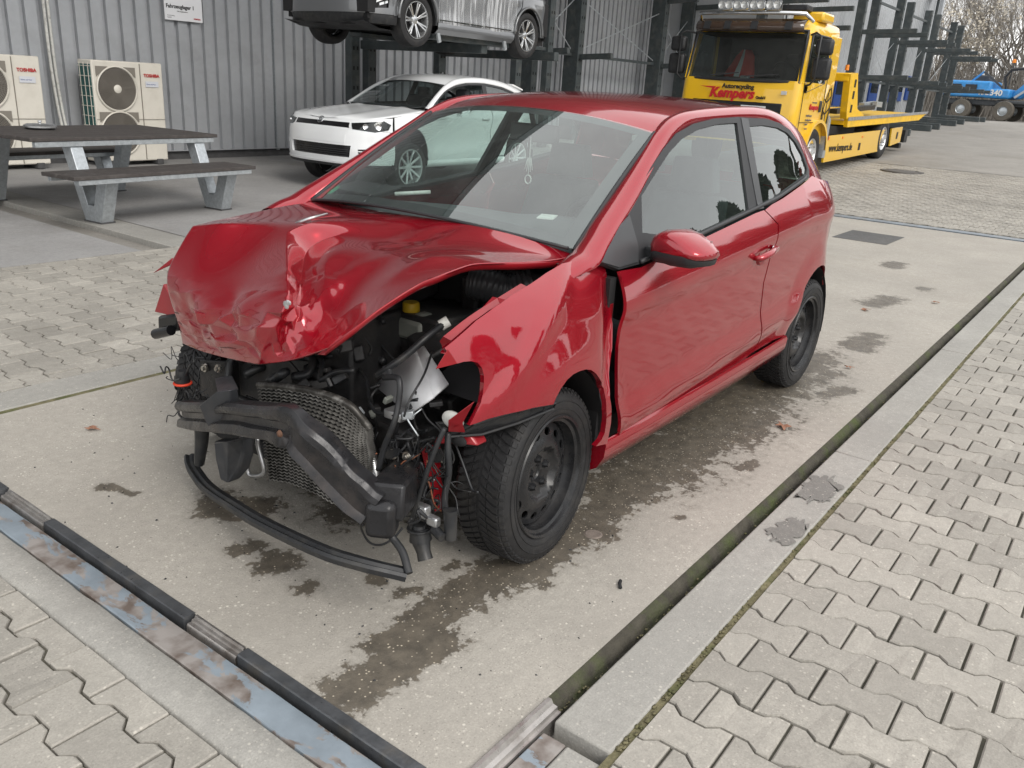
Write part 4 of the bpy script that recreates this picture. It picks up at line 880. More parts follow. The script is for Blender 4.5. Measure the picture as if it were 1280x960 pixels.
steel_wheel(polo, (.0,-.715,.290), R(4), R(-2), .2985, side=-1)
M['grey_plastic'] = mat('grey black plastic', (.030,.032,.036), .42, var=.3, vscale=9, rvar=.1, dirt=(.08,.075,.07), dscale=8, damt=.5)
# ---------------------------------------------------------------- structure seen through the gaps
b = MB(); b.box((-1.75,0,.25),(2.6,1.35,.10)); b.build('floor_pan', M['dark'], polo, 0)
b = MB(); b.box((-.36,0,.60),(.06,1.42,.62)); b.build('firewall', M['dark'], polo, 0)
for s in (-1,1):
    for cx,nm in ((-2.47,'rear_wheel_liner'),(-.03,'front_wheel_liner')):
        b = MB(); G = []
        for a in np.linspace(-.15,PI+.15,18):
            G.append([(cx+.352*math.cos(a), s*y, .30+.372*math.sin(a)) for y in (.50,.60,.72,.80)])
        if nm[0] == 'f': G = G[5:] if s > 0 else G[6:]
        b.grid(G); b.add([G[i][0] for i in range(len(G))],[tuple(range(len(G)))]); b.build(nm, M['dark'], polo, 50)
b = MB(); b.box((-.15,.62,.55),(.50,.02,.55)); b.build('inner_wing', M['red_in'], polo, 0)
b = MB(); b.box((-.38,.60,.60),(.04,.36,.60)); b.build('door_hinge_post', M['dark'], polo, 0)
for z in (.78,.50): b = MB(); b.box((-.385,.765,z),(.03,.03,.07)); b.build('door_hinge', M['red_in'], polo, bevel=.004)
# ---------------------------------------------------------------- cabin
b = MB(); G = []
for x,z in ((-.22,.985),(-.42,1.0),(-.62,1.005),(-.78,.985),(-.86,.90),(-.88,.60)):
    G.append([(x-.02*abs(t), .70*t, z-.05*t*t*(1 if x > -.8 else .3)+ (.035*math.exp(-((t-.52)/.25)**2) if x < -.5 else 0)) for t in np.linspace(-1,1,21)])
b.grid(G); db = b.build('dashboard', M['dash'], polo, 50)
b = MB(); 
for k in range(22):
    t = -.75+k*.068; p = ws_pt(.02,t)+Vector((-.10,0,-.012)); b.box(p,(.035,.022,.006))
b.build('defrost_vent', M['trim'], db, 0)
b = MB(); cy = .36; c = Vector((-1.02,cy,.90)); ax = Vector((-.9,0,.42)).normalized(); u = Vector((0,1,0)); v = ax.cross(u)
b.tube([c+(u*math.cos(a)+v*math.sin(a))*.185 for a in np.linspace(0,2*PI,36,endpoint=False)],.016,8,closed=True)
for a in (0,PI,-PI/2): b.beam(c,c+(u*math.cos(a)+v*math.sin(a))*.18,.05,.02,ax)
b.ball(c,.07,8,(.5,1,1)); b.build('steering_wheel', M['trim'], polo, 50)
def seat(y, x, wide, two=False):
    e = empty('seat'); e.parent = polo; e.location = (x,y,0)
    b = MB(); rings = []
    for t,(xx,zz) in enumerate([(.22,.42),(.18,.50),(-.18,.46),(-.28,.44)]): rings.append([(xx,-wide*.9,zz),(xx,-wide,zz-.05),(xx,-wide,.28),(xx,wide,.28),(xx,wide,zz-.05),(xx,wide*.9,zz)])
    b.loft(rings); b.build('cushion', M['cloth'], e, 40, bevel=.03)
    b = MB(); rings = []
    for f in np.linspace(0,1,6): xx = -.22-.20*f; zz = .42+.62*f; ww = wide*(1-.18*f*f); rings.append([(xx+.06,-ww*.85,zz),(xx-.0,-ww,zz),(xx-.07,-ww*.9,zz),(xx-.07,ww*.9,zz),(xx,ww,zz),(xx+.06,ww*.85,zz)])
    b.loft(rings); b.build('backrest', M['cloth'], e, 50, bevel=.02)
    for yy in ((-.35,.35) if two else (0,)):
        b = MB(); b.box((-.46,yy,1.13),(.09,.25,.16),taper=(.9,.8)); b.box((-.44,yy,1.05),(.02,.12,.10)); b.build('head_rest', M['cloth'], e, 40, bevel=.03)
seat(.36,-1.35,.24); seat(-.36,-1.35,.24); seat(0,-2.15,.58,True)
b = MB(); b.box((-.965,-.0,1.30),(.03,.24,.075)); b.tube([(-.955,0,1.33),(-.93,0,1.385)],.012,6); b.build('rear_view_mirror', M['trim'], polo, 40, bevel=.012)
b = MB(); b.tube([(-.94,.0,1.285),(-.935,.004,1.20),(-.935,.002,1.13)],.0022,5); b.tube([(-.935,.002+.016*math.sin(a),1.11+.018*math.cos(a)) for a in np.linspace(0,2*PI,14,endpoint=False)],.003,5,closed=True)
for k in range(5): b.tube([(-.936,.003+.004*k-.008,1.20),(-.934,.01*k-.018,1.15-.008*(k%2))],.002,4)
b.build('hanging_charm', M['white'], polo, 180)
b = MB(); b.box((-.45,-.48,1.045),(.16,.26,.006),Matrix.Rotation(R(8),3,'Y')); b.build('dark_tray', M['satin'], polo, 0)
b = MB(); b.box((-.46,.44,1.05),(.10,.06,.004),Matrix.Rotation(R(25),3,'Z')); b.build('paper_slip', M['white'], polo, 0)
b = MB(); b.tube([(-.40,-.26,1.05),(-.52,-.18,1.06)],.008,8); b.build('pen', M['white'], polo, 180)
b = MB(); b.box((-1.95,0,1.375),(1.35,.96,.012)); b.build('headliner', mat('headliner',(.28,.28,.27),.9), polo, 0)

# ---------------------------------------------------------------- torn front end
rt = np.array(catmull(D['rad_top'],6)); rb = np.array(catmull(D['rad_bot'],6)); nR = len(rt)
def rad(s,t):  # s 0 top..1 bottom ; t index
    p = rt[t]*(1-s)+rb[t]*s; p = p.copy(); p[0] += .035*math.exp(-((s-.35)/.2)**2)*math.exp(-((t-14)/6.)**2)
    return p
radr = MB(); radr.grid([[rad(s,t)+np.array([-.016,0,0]) for t in range(nR)] for s in np.linspace(0,1,10)]); ra = radr.build('radiator', M['engine'], polo, 180, solid=.03)
rf_ = MB(); ns = 30
for i in range(ns):
    s0 = (i+.5)/ns; row = []
    for t in range(nR):
        for q in (0,.5):
            if t == nR-1 and q: continue
            p = rad(s0,t) if not q else (rad(s0,t)+rad(s0,t+1))/2
            wob = .006*noise.noise(Vector((t*.9,s0*7,2))); z = (.0028 if (2*t+int(q*2))%2 else -.0028)
            row.append(Vector(p)+Vector((wob,0,z)))
    rf_.grid([[r_+Vector((.004,0,.0026)) for r_ in row],[r_+Vector((.005,0,-.0008)) for r_ in row]]); rf_.grid([[r_+Vector((.004,0,.0026)) for r_ in row],[r_+Vector((-.02,0,.0026)) for r_ in row]])
rf_.build('fin_rows', M['fin'], ra, 0)['kind'] = 'stuff'
b = MB(); b.tube([rad(.0,t)+np.array([-.006,0,.004]) for t in range(nR)],.013,8); b.build('top_tank', M['tank_dark'], ra, 50)
b = MB(); b.tube(D['tank'],[.016,.018,.016],10); b.build('end_tank', M['alu'], ra, 50)
# crushed opening in the core
b = MB(); c = Vector(rad(.28,13))+Vector((.012,0,0))
for k in range(9): b.add([c+Vector((random.uniform(.0,.02),random.uniform(-.06,.06),random.uniform(-.035,.035))) for _ in range(3)],[(0,1,2)])
b.build('torn_fins', M['dark'], ra, 0)
# crash beam: a folded box section
P_ = [Vector(p) for p in catmull(D['beam'],5)]; rings = []
for i,p in enumerate(P_):
    t = (P_[min(i+1,len(P_)-1)]-P_[max(i-1,0)]).normalized(); u = Vector((0,0,1))-t*t.z; u.normalize(); n = t.cross(u); n = n if n.x > 0 else -n
    f = i/(len(P_)-1); hh = .040+.016*smooth01((f-.35)/.2); k = 1-.45*math.exp(-((i-21)/2.5)**2); fl = 1-smooth01((f-.45)/.12)
    sec = [(-.034,-1),(.020+.014*fl,-1.0-.35*fl),(.036,-.86-.30*fl),(.030,-.62),(.012+.012*(1-fl),-.45),(.012+.014*(1-fl),.05),(.028,.20),(.034,.52),(.030,.80),(.018,1),(-.034,1)]
    rings.append([p+n*(a*k+.004*noise.noise(Vector((f*14,q*1.3,1))))+u*(q*hh+.005*noise.noise(Vector((f*11,q,7)))) for a,q in sec])
b = MB(); b.loft(rings); b.build('crash_beam', M['beam'], polo, 28, bevel=.002)
b = MB(); c = P_[20]; b.lathe([(0,.003),(.008,.002),(.011,-.004)],12,c+Vector((.034,-.01,-.02)),'x'); b.build('rust_spot', mat('rusty scrape',(.10,.05,.03),.8,var=.4,vscale=40), polo, 60)
b = MB(); q0,q1 = [Vector(p) for p in D['can']]; b.beam(q0,q1+Vector((0,-.02,0)),.10,.105); b.build('crush_can', M['beam'], polo, 30, bevel=.010)
b = MB(); e0 = Vector(D['beam'][-1])+Vector((-.01,.02,-.025)); b.box(e0,(.075,.085,.11),Matrix.Rotation(R(30),3,'Z')); b.build('beam_end', M['beam'], polo, 30, bevel=.02)
for pl,bl_ in (('plateR','boltR'),('plateL','boltL')):
    pts = [Vector(p) for p in D[pl]]; b = MB(); b.add(pts+[p+Vector((-.012,0,0)) for p in pts],[(0,1,2,3),(7,6,5,4),(0,4,5,1),(1,5,6,2),(2,6,7,3),(3,7,4,0)]); po = b.build('mount_plate', M['beam'], polo, 30, bevel=.003)
    for p in D[bl_]:
        b = MB(); p = Vector(p)+Vector((.012,0,0)); b.lathe([(0,.012),(.008,.012),(.0092,.009),(.0092,.003),(.016,.003),(.017,0),(.017,-.006)],12,p,'x'); b.build('bolt', M['zinc'], po, 40)
def plate(name, pts, th, mt, par=polo, bev=.003, d=(-1,0,0)):
    pts = [Vector(p) for p in pts]; n = len(pts); o = Vector(d)*th; b = MB(); b.add(pts+[p+o for p in pts],[tuple(range(n)),tuple(reversed(range(n,2*n)))]+[(i,n+i,n+(i+1)%n,(i+1)%n) for i in range(n)]); return b.build(name, mt, par, 30, bevel=bev)
plate('torn_bracket', D['bracket'], .03, M['grey_plastic']); plate('torn_bracket', D['bracket_up'], .03, M['grey_plastic'])
fn_ = [Vector(p) for p in D['fin']]; plate('air_guide', fn_, .05, M['grey_plastic'], bev=.008)
pts = catmull(D['bar'],5); rings = []
for i,p in enumerate(pts):
    p = Vector(p); t = (Vector(pts[min(i+1,len(pts)-1)])-Vector(pts[max(i-1,0)])).normalized(); n = Vector((0,0,1)).cross(t).normalized(); n = n if n.x > 0 else -n; u = t.cross(n); u = u if u.z > 0 else -u
    rings.append([p+n*a+u*q for a,q in ((-.022,.010),(-.004,.013),(.004,.006),(.016,.012),(.022,.004),(.020,-.012),(-.022,-.012))])
b = MB(); b.loft(rings); b.build('lower_bumper_bar', M['black'], polo, 40)
b = MB(); b.tube(catmull(D['bar_up'],4),.012,8); b.build('bar_strut', M['black'], polo, 60)
b = MB(); b.tube(catmull(D['bar_left'],3),[.026,.026,.025,.024,.022,.020,.018],8); b.build('bar_strut', M['black'], polo, 60)
fg = [Vector(p) for p in D['fog']]
b = MB(); b.tube([fg[0],fg[1]],[.028,.034],16); b.tube([fg[0]+Vector((0,0,.012)),fg[0]],[.018,.022],14); b.tube([fg[1],fg[1]*.4+fg[2]*.6,fg[2]],[.030,.022,.024],10); b.tube([fg[0]+(Vector((math.cos(a),math.sin(a),0))*.034) for a in np.linspace(0,2*PI,18,endpoint=False)],.004,6,closed=True); b.build('hanging_sensor', M['black'], polo, 50)
b = MB(); p = Vector(D['fog'][0]); b.box(p+Vector((-.01,.0,.055)),(.03,.05,.04)); b.box(p+Vector((.0,.055,.045)),(.025,.04,.03)); b.build('sensor_clamp', M['alu'], polo, 30, bevel=.006)
b = MB(); b.tube([p+Vector((0,.06,.02)),p+Vector((.01,.10,.01))],[.016,.014],12); b.tube([p+Vector((-.02,.10,.09)),p+Vector((-.015,.11,.0))],[.022,.018],10); b.build('cable_plug', M['black'], polo, 50)
# engine bay
def rough_box(name, c, d, mt, rot=None, n=0, bev=.012):
    b = MB(); b.box(c,d,rot); return b.build(name, mt, polo, 30, bevel=bev)
rough_box('engine_block',(.02,-.12,.52),(.46,.62,.42),M['engine']); rough_box('engine_cover',(-.02,-.10,.76),(.40,.50,.08),M['engine'],Matrix.Rotation(R(8),3,'Y'))
rough_box('air_box',(-.12,.25,.63),(.28,.22,.20),M['engine']); rough_box('battery_case',(-.02,.40,.46),(.26,.24,.22),M['engine'],Matrix.Rotation(R(18),3,'Y'))
rough_box('fuse_box',(.0,.36,.66),(.18,.17,.06),M['engine'],Matrix.Rotation(R(24),3,'Y')@Matrix.Rotation(R(-20),3,'Z'))
rough_box('gearbox',(.14,.32,.34),(.34,.40,.24),M['engine']); rough_box('cowl_box',(-.30,.05,.80),(.10,1.1,.18),M['dark'])
rough_box('coolant_unit',(-.22,.30,.78),(.03,.075,.12),M['engine'])
rough_box('sub_frame',(.10,0,.20),(.5,.9,.06),M['dark']); rough_box('strut_tower',(-.12,.56,.70),(.28,.16,.22),M['dark'],bev=.04)
for k in range(26):   # hoses and cable looms
    y0 = random.uniform(-.45,.12); z0 = random.uniform(.42,.76); x0 = random.uniform(.12,.34)
    pts = [Vector((x0,y0,z0))]
    for q in range(4): pts.append(pts[-1]+Vector((random.uniform(-.05,.06),random.uniform(-.09,.09),random.uniform(-.08,.05))))
    b = MB(); b.tube(catmull([tuple(p) for p in pts],4), random.choice((.004,.006,.009,.016)), 7); b.build('hose', M['black'], polo, 180)
for k in range(20):
    b = MB(); b.box((random.uniform(.14,.30),random.uniform(-.42,.22),random.uniform(.40,.72)),(random.uniform(.03,.09),random.uniform(.03,.12),random.uniform(.02,.08)),Matrix.Rotation(random.uniform(-.8,.8),3,'X')@Matrix.Rotation(random.uniform(-.8,.8),3,'Z')); b.build('engine_part', M['engine'], polo, 30, bevel=.006)
for k in range(34):
    c = Vector((random.uniform(.20,.42),random.uniform(-.50,.62),random.uniform(.30,.66)))
    if c.y < .5 and c.z < .47 and c.x > .34: continue
    b = MB(); b.box(c,(random.uniform(.012,.04),random.uniform(.012,.05),random.uniform(.01,.035)),Matrix.Rotation(random.uniform(-1,1),3,'X')@Matrix.Rotation(random.uniform(-1,1),3,'Z')); b.build('broken_clip', random.choice([M['black'],M['black'],M['engine'],M['grey_plastic'],M['galv'],M['tank']]), polo, 30, bevel=.003)
for k in range(22):
    p0 = Vector((random.uniform(.28,.44),random.uniform(.36,.64),random.uniform(.28,.62))); pts = [p0]
    for q in range(4): pts.append(pts[-1]+Vector((random.uniform(-.03,.03),random.uniform(-.05,.05),random.uniform(-.09,.02))))
    b = MB(); b.tube(catmull([tuple(p) for p in pts],5), random.choice((.0018,.0025,.004,.006)), 6); b.build('loose_wire', random.choice([M['black'],M['black'],M['black'],M['black'],M['black'],M['galv'],M['copper'] if k % 7 == 0 else M['black']]), polo, 180)
for k in range(46):   # thin torn wires on both sides
    left = k % 3 == 0
    p0 = Vector((random.uniform(.30,.46),random.uniform(-.60,-.42),random.uniform(.30,.50))) if left else Vector((random.uniform(.30,.46),random.uniform(.46,.72),random.uniform(.22,.50)))
    pts = [p0]
    for q in range(5): pts.append(pts[-1]+Vector((random.uniform(-.025,.03),random.uniform(-.04,.04),random.uniform(-.06,.04))))
    b = MB(); b.tube(catmull([tuple(p) for p in pts],4), random.choice((.0015,.002,.003,.0045)), 5); b.build('loose_wire', M['black'], polo, 180)
for k in range(16):
    c = Vector((random.uniform(.32,.42),random.uniform(.46,.68),random.uniform(.22,.46))); a = Matrix.Rotation(random.uniform(-1.2,1.2),3,'X')@Matrix.Rotation(random.uniform(-1.2,1.2),3,'Y')
    b = MB(); b.prism([(-.03,-.012),(.01,-.016),(.03,-.004),(.022,.012),(-.004,.006),(-.02,.016)],-.003,.003,lambda u,v,w_: tuple(c+a@Vector((w_,u*1.2,v*1.4)))); b.build('torn_bracket', M['black'] if k % 4 else M['galv'], polo, 0)
# electronics cover plate, folded
E_ = [Vector(p) for p in D['ecu']]; f0,f1 = [Vector(p) for p in D['ecu_fold']]; f0 += Vector((.012,.0,.012)); f1 += Vector((.012,0,.012))
nE = (f0-E_[0]).cross(f1-E_[0]).normalized(); flat = lambda p: p-nE*(p-E_[0]).dot(nE)
nF = (E_[2]-f0).cross(f1-f0).normalized(); flat2 = lambda p: p-nF*(p-f0).dot(nF)
b = MB(); b.add([E_[0],flat(E_[1]),f0,f1,flat(E_[4]),flat(E_[5])],[(0,1,2,3,4,5)]); b.add([f0,E_[2],flat2(E_[3]),f1],[(0,1,2,3)]); b.build('control_unit_cover', mat('satin aluminium cover',(.66,.67,.68),.5,.25,var=.08,vscale=12,dirt=(.45,.45,.44),dscale=6,damt=.4), polo, 15, solid=.006)
b = MB(); c = (E_[4]+E_[5])/2; b.box(c+Vector((.0,.02,-.02)),(.05,.07,.028)); b.build('control_unit_plug', M['alu'], polo, bevel=.004)
rp = Vector(D['res'][0]); cp = Vector(D['cap'][0])
b = MB(); b.box(rp+Vector((0,.02,-.015)),(.10,.15,.075)); b.box(rp+Vector((0,.06,.03)),(.06,.05,.03)); b.build('reservoir', M['tank'], polo, 40, bevel=.018)
b = MB(); b.lathe([(0,.022),(.026,.022),(.030,.016),(.030,-.012),(.024,-.02)],20,cp,'z'); b.build('reservoir_cap', M['yellow_cap'], polo, 50)
hp = [Vector(p) for p in catmull(D['hose'],14)]; b = MB(); b.tube(hp,[.058+.006*math.sin(i*2.2) for i in range(len(hp))],18); b.build('intake_hose', mat('ribbed hose',(.06,.062,.066),.35), polo, 180)
b = MB(); b.tube([Vector(p) for p in catmull(D['rail_up'],4)],[.030]*13,6); ru = b.build('upper_rail', M['red_in'], polo, 40)
plate('upper_rail_flange', [Vector(D['rail_up'][0])+Vector((.01,-.02,-.02)),Vector(D['rail_up'][0])+Vector((.0,.03,-.02)),Vector(D['rail_up'][2])+Vector((0,.05,.03)),Vector(D['rail_up'][2])+Vector((0,-.03,.03))], .006, M['red'], d=(0,0,-1))
plate('lower_rail', D['rail_low'], .04, M['red_in']); plate('lamp_mount', D['hl_mount'], .05, M['red_in'], bev=.006)
b = MB(); c = sum((Vector(p) for p in D['hl_mount']),Vector())/6; b.ball(c+Vector((.006,.01,.004)),.03,8,(.35,1.2,.6)); b.build('lamp_mount_hole', M['dark'], polo, 180)
c0,c1 = [Vector(p) for p in D['conn']]; b = MB(); b.ball((c0+c1)/2,.032,10,(.45,1.25,.85)); b.build('lamp_plug', M['white'], polo, 60, )
gd = [Vector(p) for p in D['guide']]; plate('bumper_guide', gd, .012, M['black'], d=(0,-1,0))
b = MB()
for t in np.linspace(.1,.9,6):
    a = gd[7].lerp(gd[5],t); c = gd[1].lerp(gd[4],t); b.beam(a+Vector((.0,.006,0)),c+Vector((0,.006,0)),.010,.008)
b.tube([g+Vector((0,.006,0)) for g in gd],.005,6,closed=True); b.build('guide_rib', M['black'], polo, 30)
plate('wing_flap', [Vector((.436,.765,.821)),Vector((.407,.775,.776)),Vector((.46,.745,.765))], .004, M['red_in'], d=(-.5,-.5,0))
plate('wing_corner', [Vector((.386,.785,.60)),Vector((.345,.79,.655)),Vector((.40,.745,.60)),Vector((.37,.72,.55)),Vector((.33,.75,.545))], .006, M['red_in'], d=(-.5,-.5,0))
# right-hand remains
plate('torn_wing_strip', D['spike'], .006, M['red']); plate('torn_wing_piece', D['flap'], .02, M['red_in']); lp = plate('lamp_remains', D['lampL'], .05, M['lamp_dark'], bev=.012)
b = MB(); b.tube([Vector(D['lampL'][3])+Vector((.02,.02,.01)),Vector(D['lampL'][2])+Vector((.02,-.01,.005))],.02,10); b.build('lamp_bulb_housing', M['lamp_dark'], polo, 60)
pts = [Vector(p) for p in D['connL']]; c = sum(pts,Vector())/4; b = MB(); b.lathe([(0,.035),(.022,.032),(.028,-.015),(.024,-.022),(0,-.022)],16,c,'z'); cn = b.build('hanging_plug', M['black'], polo, 50)
b = MB(); b.tube([c+Vector((.030*math.cos(a),.030*math.sin(a),-.018)) for a in np.linspace(0,2*PI,20,endpoint=False)],.005,6,closed=True); b.build('plug_seal', M['redplastic'], cn, 180)
b = MB()
for k in range(6): b.tube([c+Vector((random.uniform(-.01,.01),random.uniform(-.012,.012),-.02)),c+Vector((random.uniform(-.02,.02),random.uniform(-.03,.02),-.05)),c+Vector((random.uniform(-.03,.03),random.uniform(-.05,.02),-.075-random.random()*.03))],.0016,5)
b.build('loose_wire', M['black'], cn, 180)
for k,(w_,rr,mt) in enumerate([('w1',.006,'black'),('w2',.011,'black'),('w3',.0035,'black'),('w4',.009,'black'),('w5',.008,'black'),('w6',.010,'black'),('w7',.0025,'copper'),('w8',.0035,'black'),('w9',.014,'black'),('wireL',.004,'black'),('pipe',.0075,'alu')]):
    b = MB(); b.tube(catmull(D[w_],6),rr,8); b.build('cable' if mt != 'alu' else 'coolant_pipe', M[mt], polo, 180)
for k in range(3):
    b = MB(); o_ = Vector((random.uniform(-.01,.01),random.uniform(-.02,.02),random.uniform(-.02,.02))); b.tube([Vector(p)+o_*(1+i*.3) for i,p in enumerate(catmull(D['w7'],5))],.002,5); b.build('cable', M['copper' if k == 0 else 'black'], polo, 180)
b = MB(); w2 = [Vector(p) for p in D['w2']]; b.tube([w2[0]+Vector((-.01,.01,.01)),w2[0]+Vector((.01,-.005,-.005))],.018,10); b.build('cable_boot', M['white'], polo, 60)
# ================================================================ BUILDINGS, RACKS, YARD FURNITURE
M['clad'] = mat('grey wall sheet', (.37,.385,.405), .42, .1, var=.12, vscale=2.5, dirt=(.20,.20,.20), dscale=1.3, damt=.35)
M['clad_far'] = mat('pale wall sheet', (.40,.42,.44), .5, .2, var=.10, vscale=1.5, dirt=(.28,.28,.28), dscale=.8, damt=.35)
M['plinth'] = mat('dark plinth', (.07,.07,.072), .8, var=.3)
M['rack'] = mat('grey green rack paint', (.060,.072,.075), .5, .2, var=.25, vscale=6, dirt=(.14,.14,.13), dscale=5, damt=.5)
M['blue'] = mat('blue window frame', (.015,.06,.26), .4); M['pane'] = mat('dark window pane', (.02,.025,.03), .08, spec=.8)
M['canopy'] = mat('canopy underside', (.34,.345,.35), .6, .1, var=.2, vscale=1.2)
# main hall wall, in ribbed sheets
hall = empty('warehouse', (0,-12.95,0), 0, 'grey warehouse wall of ribbed metal sheets behind the picnic table and racks', 'building')
RP = .232; prof = []
for k in range(5):
    x = k*RP; prof += [(x,0),(x+.132,0),(x+.138,-.06),(x+.200,-.06),(x+.208,0)]
prof.append((5*RP,0))
def sheet(h): 
    b = MB(); b.grid([[(-x,y,z) for x,y in prof] for z in (.13,h)]); return b
b = sheet(7.7); me0 = None
for i in range(-8,25):
    if me0 is None: o = b.build('wall_sheet', M['clad'], hall, 0, fixn=False); me0 = o.data
    else: o = bpy.data.objects.new('wall_sheet', me0); COL.objects.link(o); o.parent = hall
    o.location = (-i*5*RP, .04, 0)
b = MB(); b.box((-9.5,-.02,.06),(38,.06,.15)); b.build('plinth', M['plinth'], hall, 0)
b = MB(); b.box((-9.5,.02,.135),(38,.11,.012)); b.build('drip_edge', M['clad'], hall, 0)
b = MB(); b.box((-9.5,-1.2,3.85),(38,2.2,7.6)); b.build('hall_core', M['plinth'], hall, 0)
b = MB(); b.box((-11.0,3.2,7.93),(40,6.7,.22)); cn = b.build('canopy_roof', M['canopy'], hall, 0)
b = MB(); b.box((-11.0,6.58,7.87),(40,.06,.44)); b.build('canopy_edge', M['rack'], cn, 0)
for k in range(9):
    b = MB(); b.box((7-k*4.4,3.2,7.69),(.16,6.5,.26)); b.build('canopy_beam', M['canopy'], cn, 0)
# far hall
fh = empty('far_hall', (-34,-9.35,0), 0, 'pale grey hall with blue framed windows behind the cantilever racks', 'building')
b = MB(); pr = []
for k in range(64): x = 9-k*.28; pr += [(x,0),(x-.14,0),(x-.16,-.025),(x-.26,-.025)]
b.grid([[(x,y,z) for x,y in pr] for z in (0,8.2)]); b.build('wall_sheet', M['clad_far'], fh, 0)
b = MB(); b.box((0,-2.0,4.0),(18.2,3.9,8.3)); b.build('hall_core', M['clad_far'], fh, 0)
b = MB(); b.box((-9.1,-1.0,4.0),(.3,2.2,8.2)); b.build('corner_trim', M['clad_far'], fh, 0)
for x in (5.0,3.2,1.0,-.9,-3.0,-4.6,-6.4):
    z = zg(-34+x)+1.18; b = MB(); b.box((x,.02,z),(1.15,.07,.95)); wf = b.build('window', M['blue'], fh, 0)
    b = MB(); b.box((x,.05,z+.14),(.92,.04,.50)); b.build('pane', M['pane'], wf, 0)
b = MB(); b.tube([(-7.9,.12,5.0),(-7.9,.12,6.2),(-7.7,.25,6.6),(-7.2,.55,6.8)],.06,8); b.build('down_pipe', M['rack'], fh, 60)
# roof edge that closes the view at the top right
a_,c_ = Vector((-41.2,-9.5,5.98)),Vector((-36.6,-4.2,5.36)); d_ = (c_-a_)
b = MB(); b.beam(a_-d_*.05+Vector((0,0,.25)), a_+d_*2.3+Vector((0,0,.25+.0)), .5, .5); o = b.build('gantry_beam', mat('dark roof edge',(.03,.032,.035),.6), None, 0); tag(o,'dark overhead beam running out from the far hall across the yard','beam')
# cantilever racks along the far hall: eight posts
def rack(name, loc, label, posts, h, arms, armlen, foot, zoff=lambda x:0, tie=True, w_=.17, dpt=.26):
    e = empty(name, loc, 0, label, 'rack', 'steel storage racks along the halls'); post_me = {}
    for x in posts:
        z0 = zg(loc[0]+x)-loc[2]; b = MB(); b.box((x,0,(z0+h)/2),(w_,dpt,h-z0)); p = b.build('post', M['rack'], e, 0, bevel=.012)
        b = MB()
        for k in range(int((h-z0)/.32)): b.box((x+w_*.22,dpt/2+.0015,z0+.3+k*.32),(.03,.006,.06)); b.box((x-w_*.22,dpt/2+.0015,z0+.3+k*.32),(.03,.006,.06))
        b.build('post_holes', M['dark'], p, 0)['kind'] = 'stuff'
        for z in arms: b = MB(); b.beam((x,dpt/2,z),(x,dpt/2+armlen,z+.05),.11,.13); b.build('arm', M['rack'], e, 0, bevel=.01)
        if foot: b = MB(); b.box((x,foot/2,z0+.10),(w_*1.1,foot,.20)); b.build('foot', M['rack'], e, 0, bevel=.015)
    if tie:
        for x0,x1 in zip(posts,posts[1:]):
            for z in ((.45*h,.92*h) if abs(x1-x0) > 1.6 else (.45*h,)): b = MB(); b.beam((x0,0,z),(x1,0,z),.05,.07); b.build('tie', M['rack'], e, 0)
            if abs(x1-x0) > 1.6: b = MB(); b.beam((x0,.02,.46*h),(x1,.02,.72*h),.008,.03); b.build('brace', M['galv'], e, 0); b = MB(); b.beam((x0,-.02,.72*h),(x1,-.02,.46*h),.008,.03); b.build('brace', M['galv'], e, 0)
    return e
rack('cantilever_rack', (-35.5,-8.3,0), 'long dark cantilever rack with eight posts and empty arms beside the far hall', [7.3,5.9,3.0,1.7,-1.1,-2.6,-5.8,-7.3], 4.95, (2.28,3.56), 1.55, 1.75)
rack('cantilever_rack', (-19,-12.3,0), 'dark cantilever rack against the wall left of the tow truck', [2.1,.2,-4.1,-5.9], 5.0, (2.2,3.9), .9, 0, w_=.24, dpt=.42)
rack('cantilever_rack', (-24.8,-9.6,0), 'dark cantilever rack right behind the tow truck cab', [1.0,-1.2], 4.6, (3.45,3.95,4.35), 1.6, 1.2)
er = rack('pallet_rack', (-12,-11.55,0), 'steel rack that carries the grey car above the white coupe', [1.25,.85,-1.0,-3.45,-4.6], 5.0, (), 0, 0, w_=.20, dpt=.16)
for x in (1.0,-1.0): b = MB(); b.box((x,1.35,1.97),(.14,2.7,.14)); b.build('support_arm', M['rack'], er, 0, bevel=.01)
for y in (1.15,2.62): b = MB(); b.box((1.25,y,2.06),(2.0,.26,.07)); b.build('deck_beam', M['rack'], er, 0, bevel=.01)
b = MB(); b.beam((.85,.1,.1),(-1.0,.1,1.6),.01,.05); b.build('brace', M['galv'], er, 0)
# wall sign
sg = empty('wall_sign', (-8.405,-12.86,2.42), 0, 'white paper sign with black lettering fixed high on the ribbed wall', 'sign')
b = MB(); b.box((0,0,0),(.66,.012,.62)); b.build('board', mat('white sign board',(.74,.75,.77),.35), sg, 0)
M['ink'] = mat('black lettering', (.01,.01,.012), .5); M['ink_red'] = mat('red lettering', (.45,.01,.015), .45); M['ink_grey'] = mat('grey lettering',(.12,.12,.13),.5)
rw_ = frame_rot((-1,0,0),(0,0,1))
text('lettering','Fahrzeuglager 1',.078,M['ink'],sg,(.305,.0085,-.135),rw_,.0008,.0022,sx=1.0)
text('lettering','Fahrzeugannahme',.026,M['ink'],sg,(.12,.0085,-.185),rw_,.0006)
text('lettering','KEMPERS',.03,M['ink_red'],sg,(-.17,.0085,-.275),rw_,.0006,.001)
text('lettering','Autorecycling',.022,M['ink_grey'],sg,(.29,.0085,-.25),rw_,.0006); text('lettering','GmbH',.026,M['ink_grey'],sg,(.29,.0085,-.28),rw_,.0006)
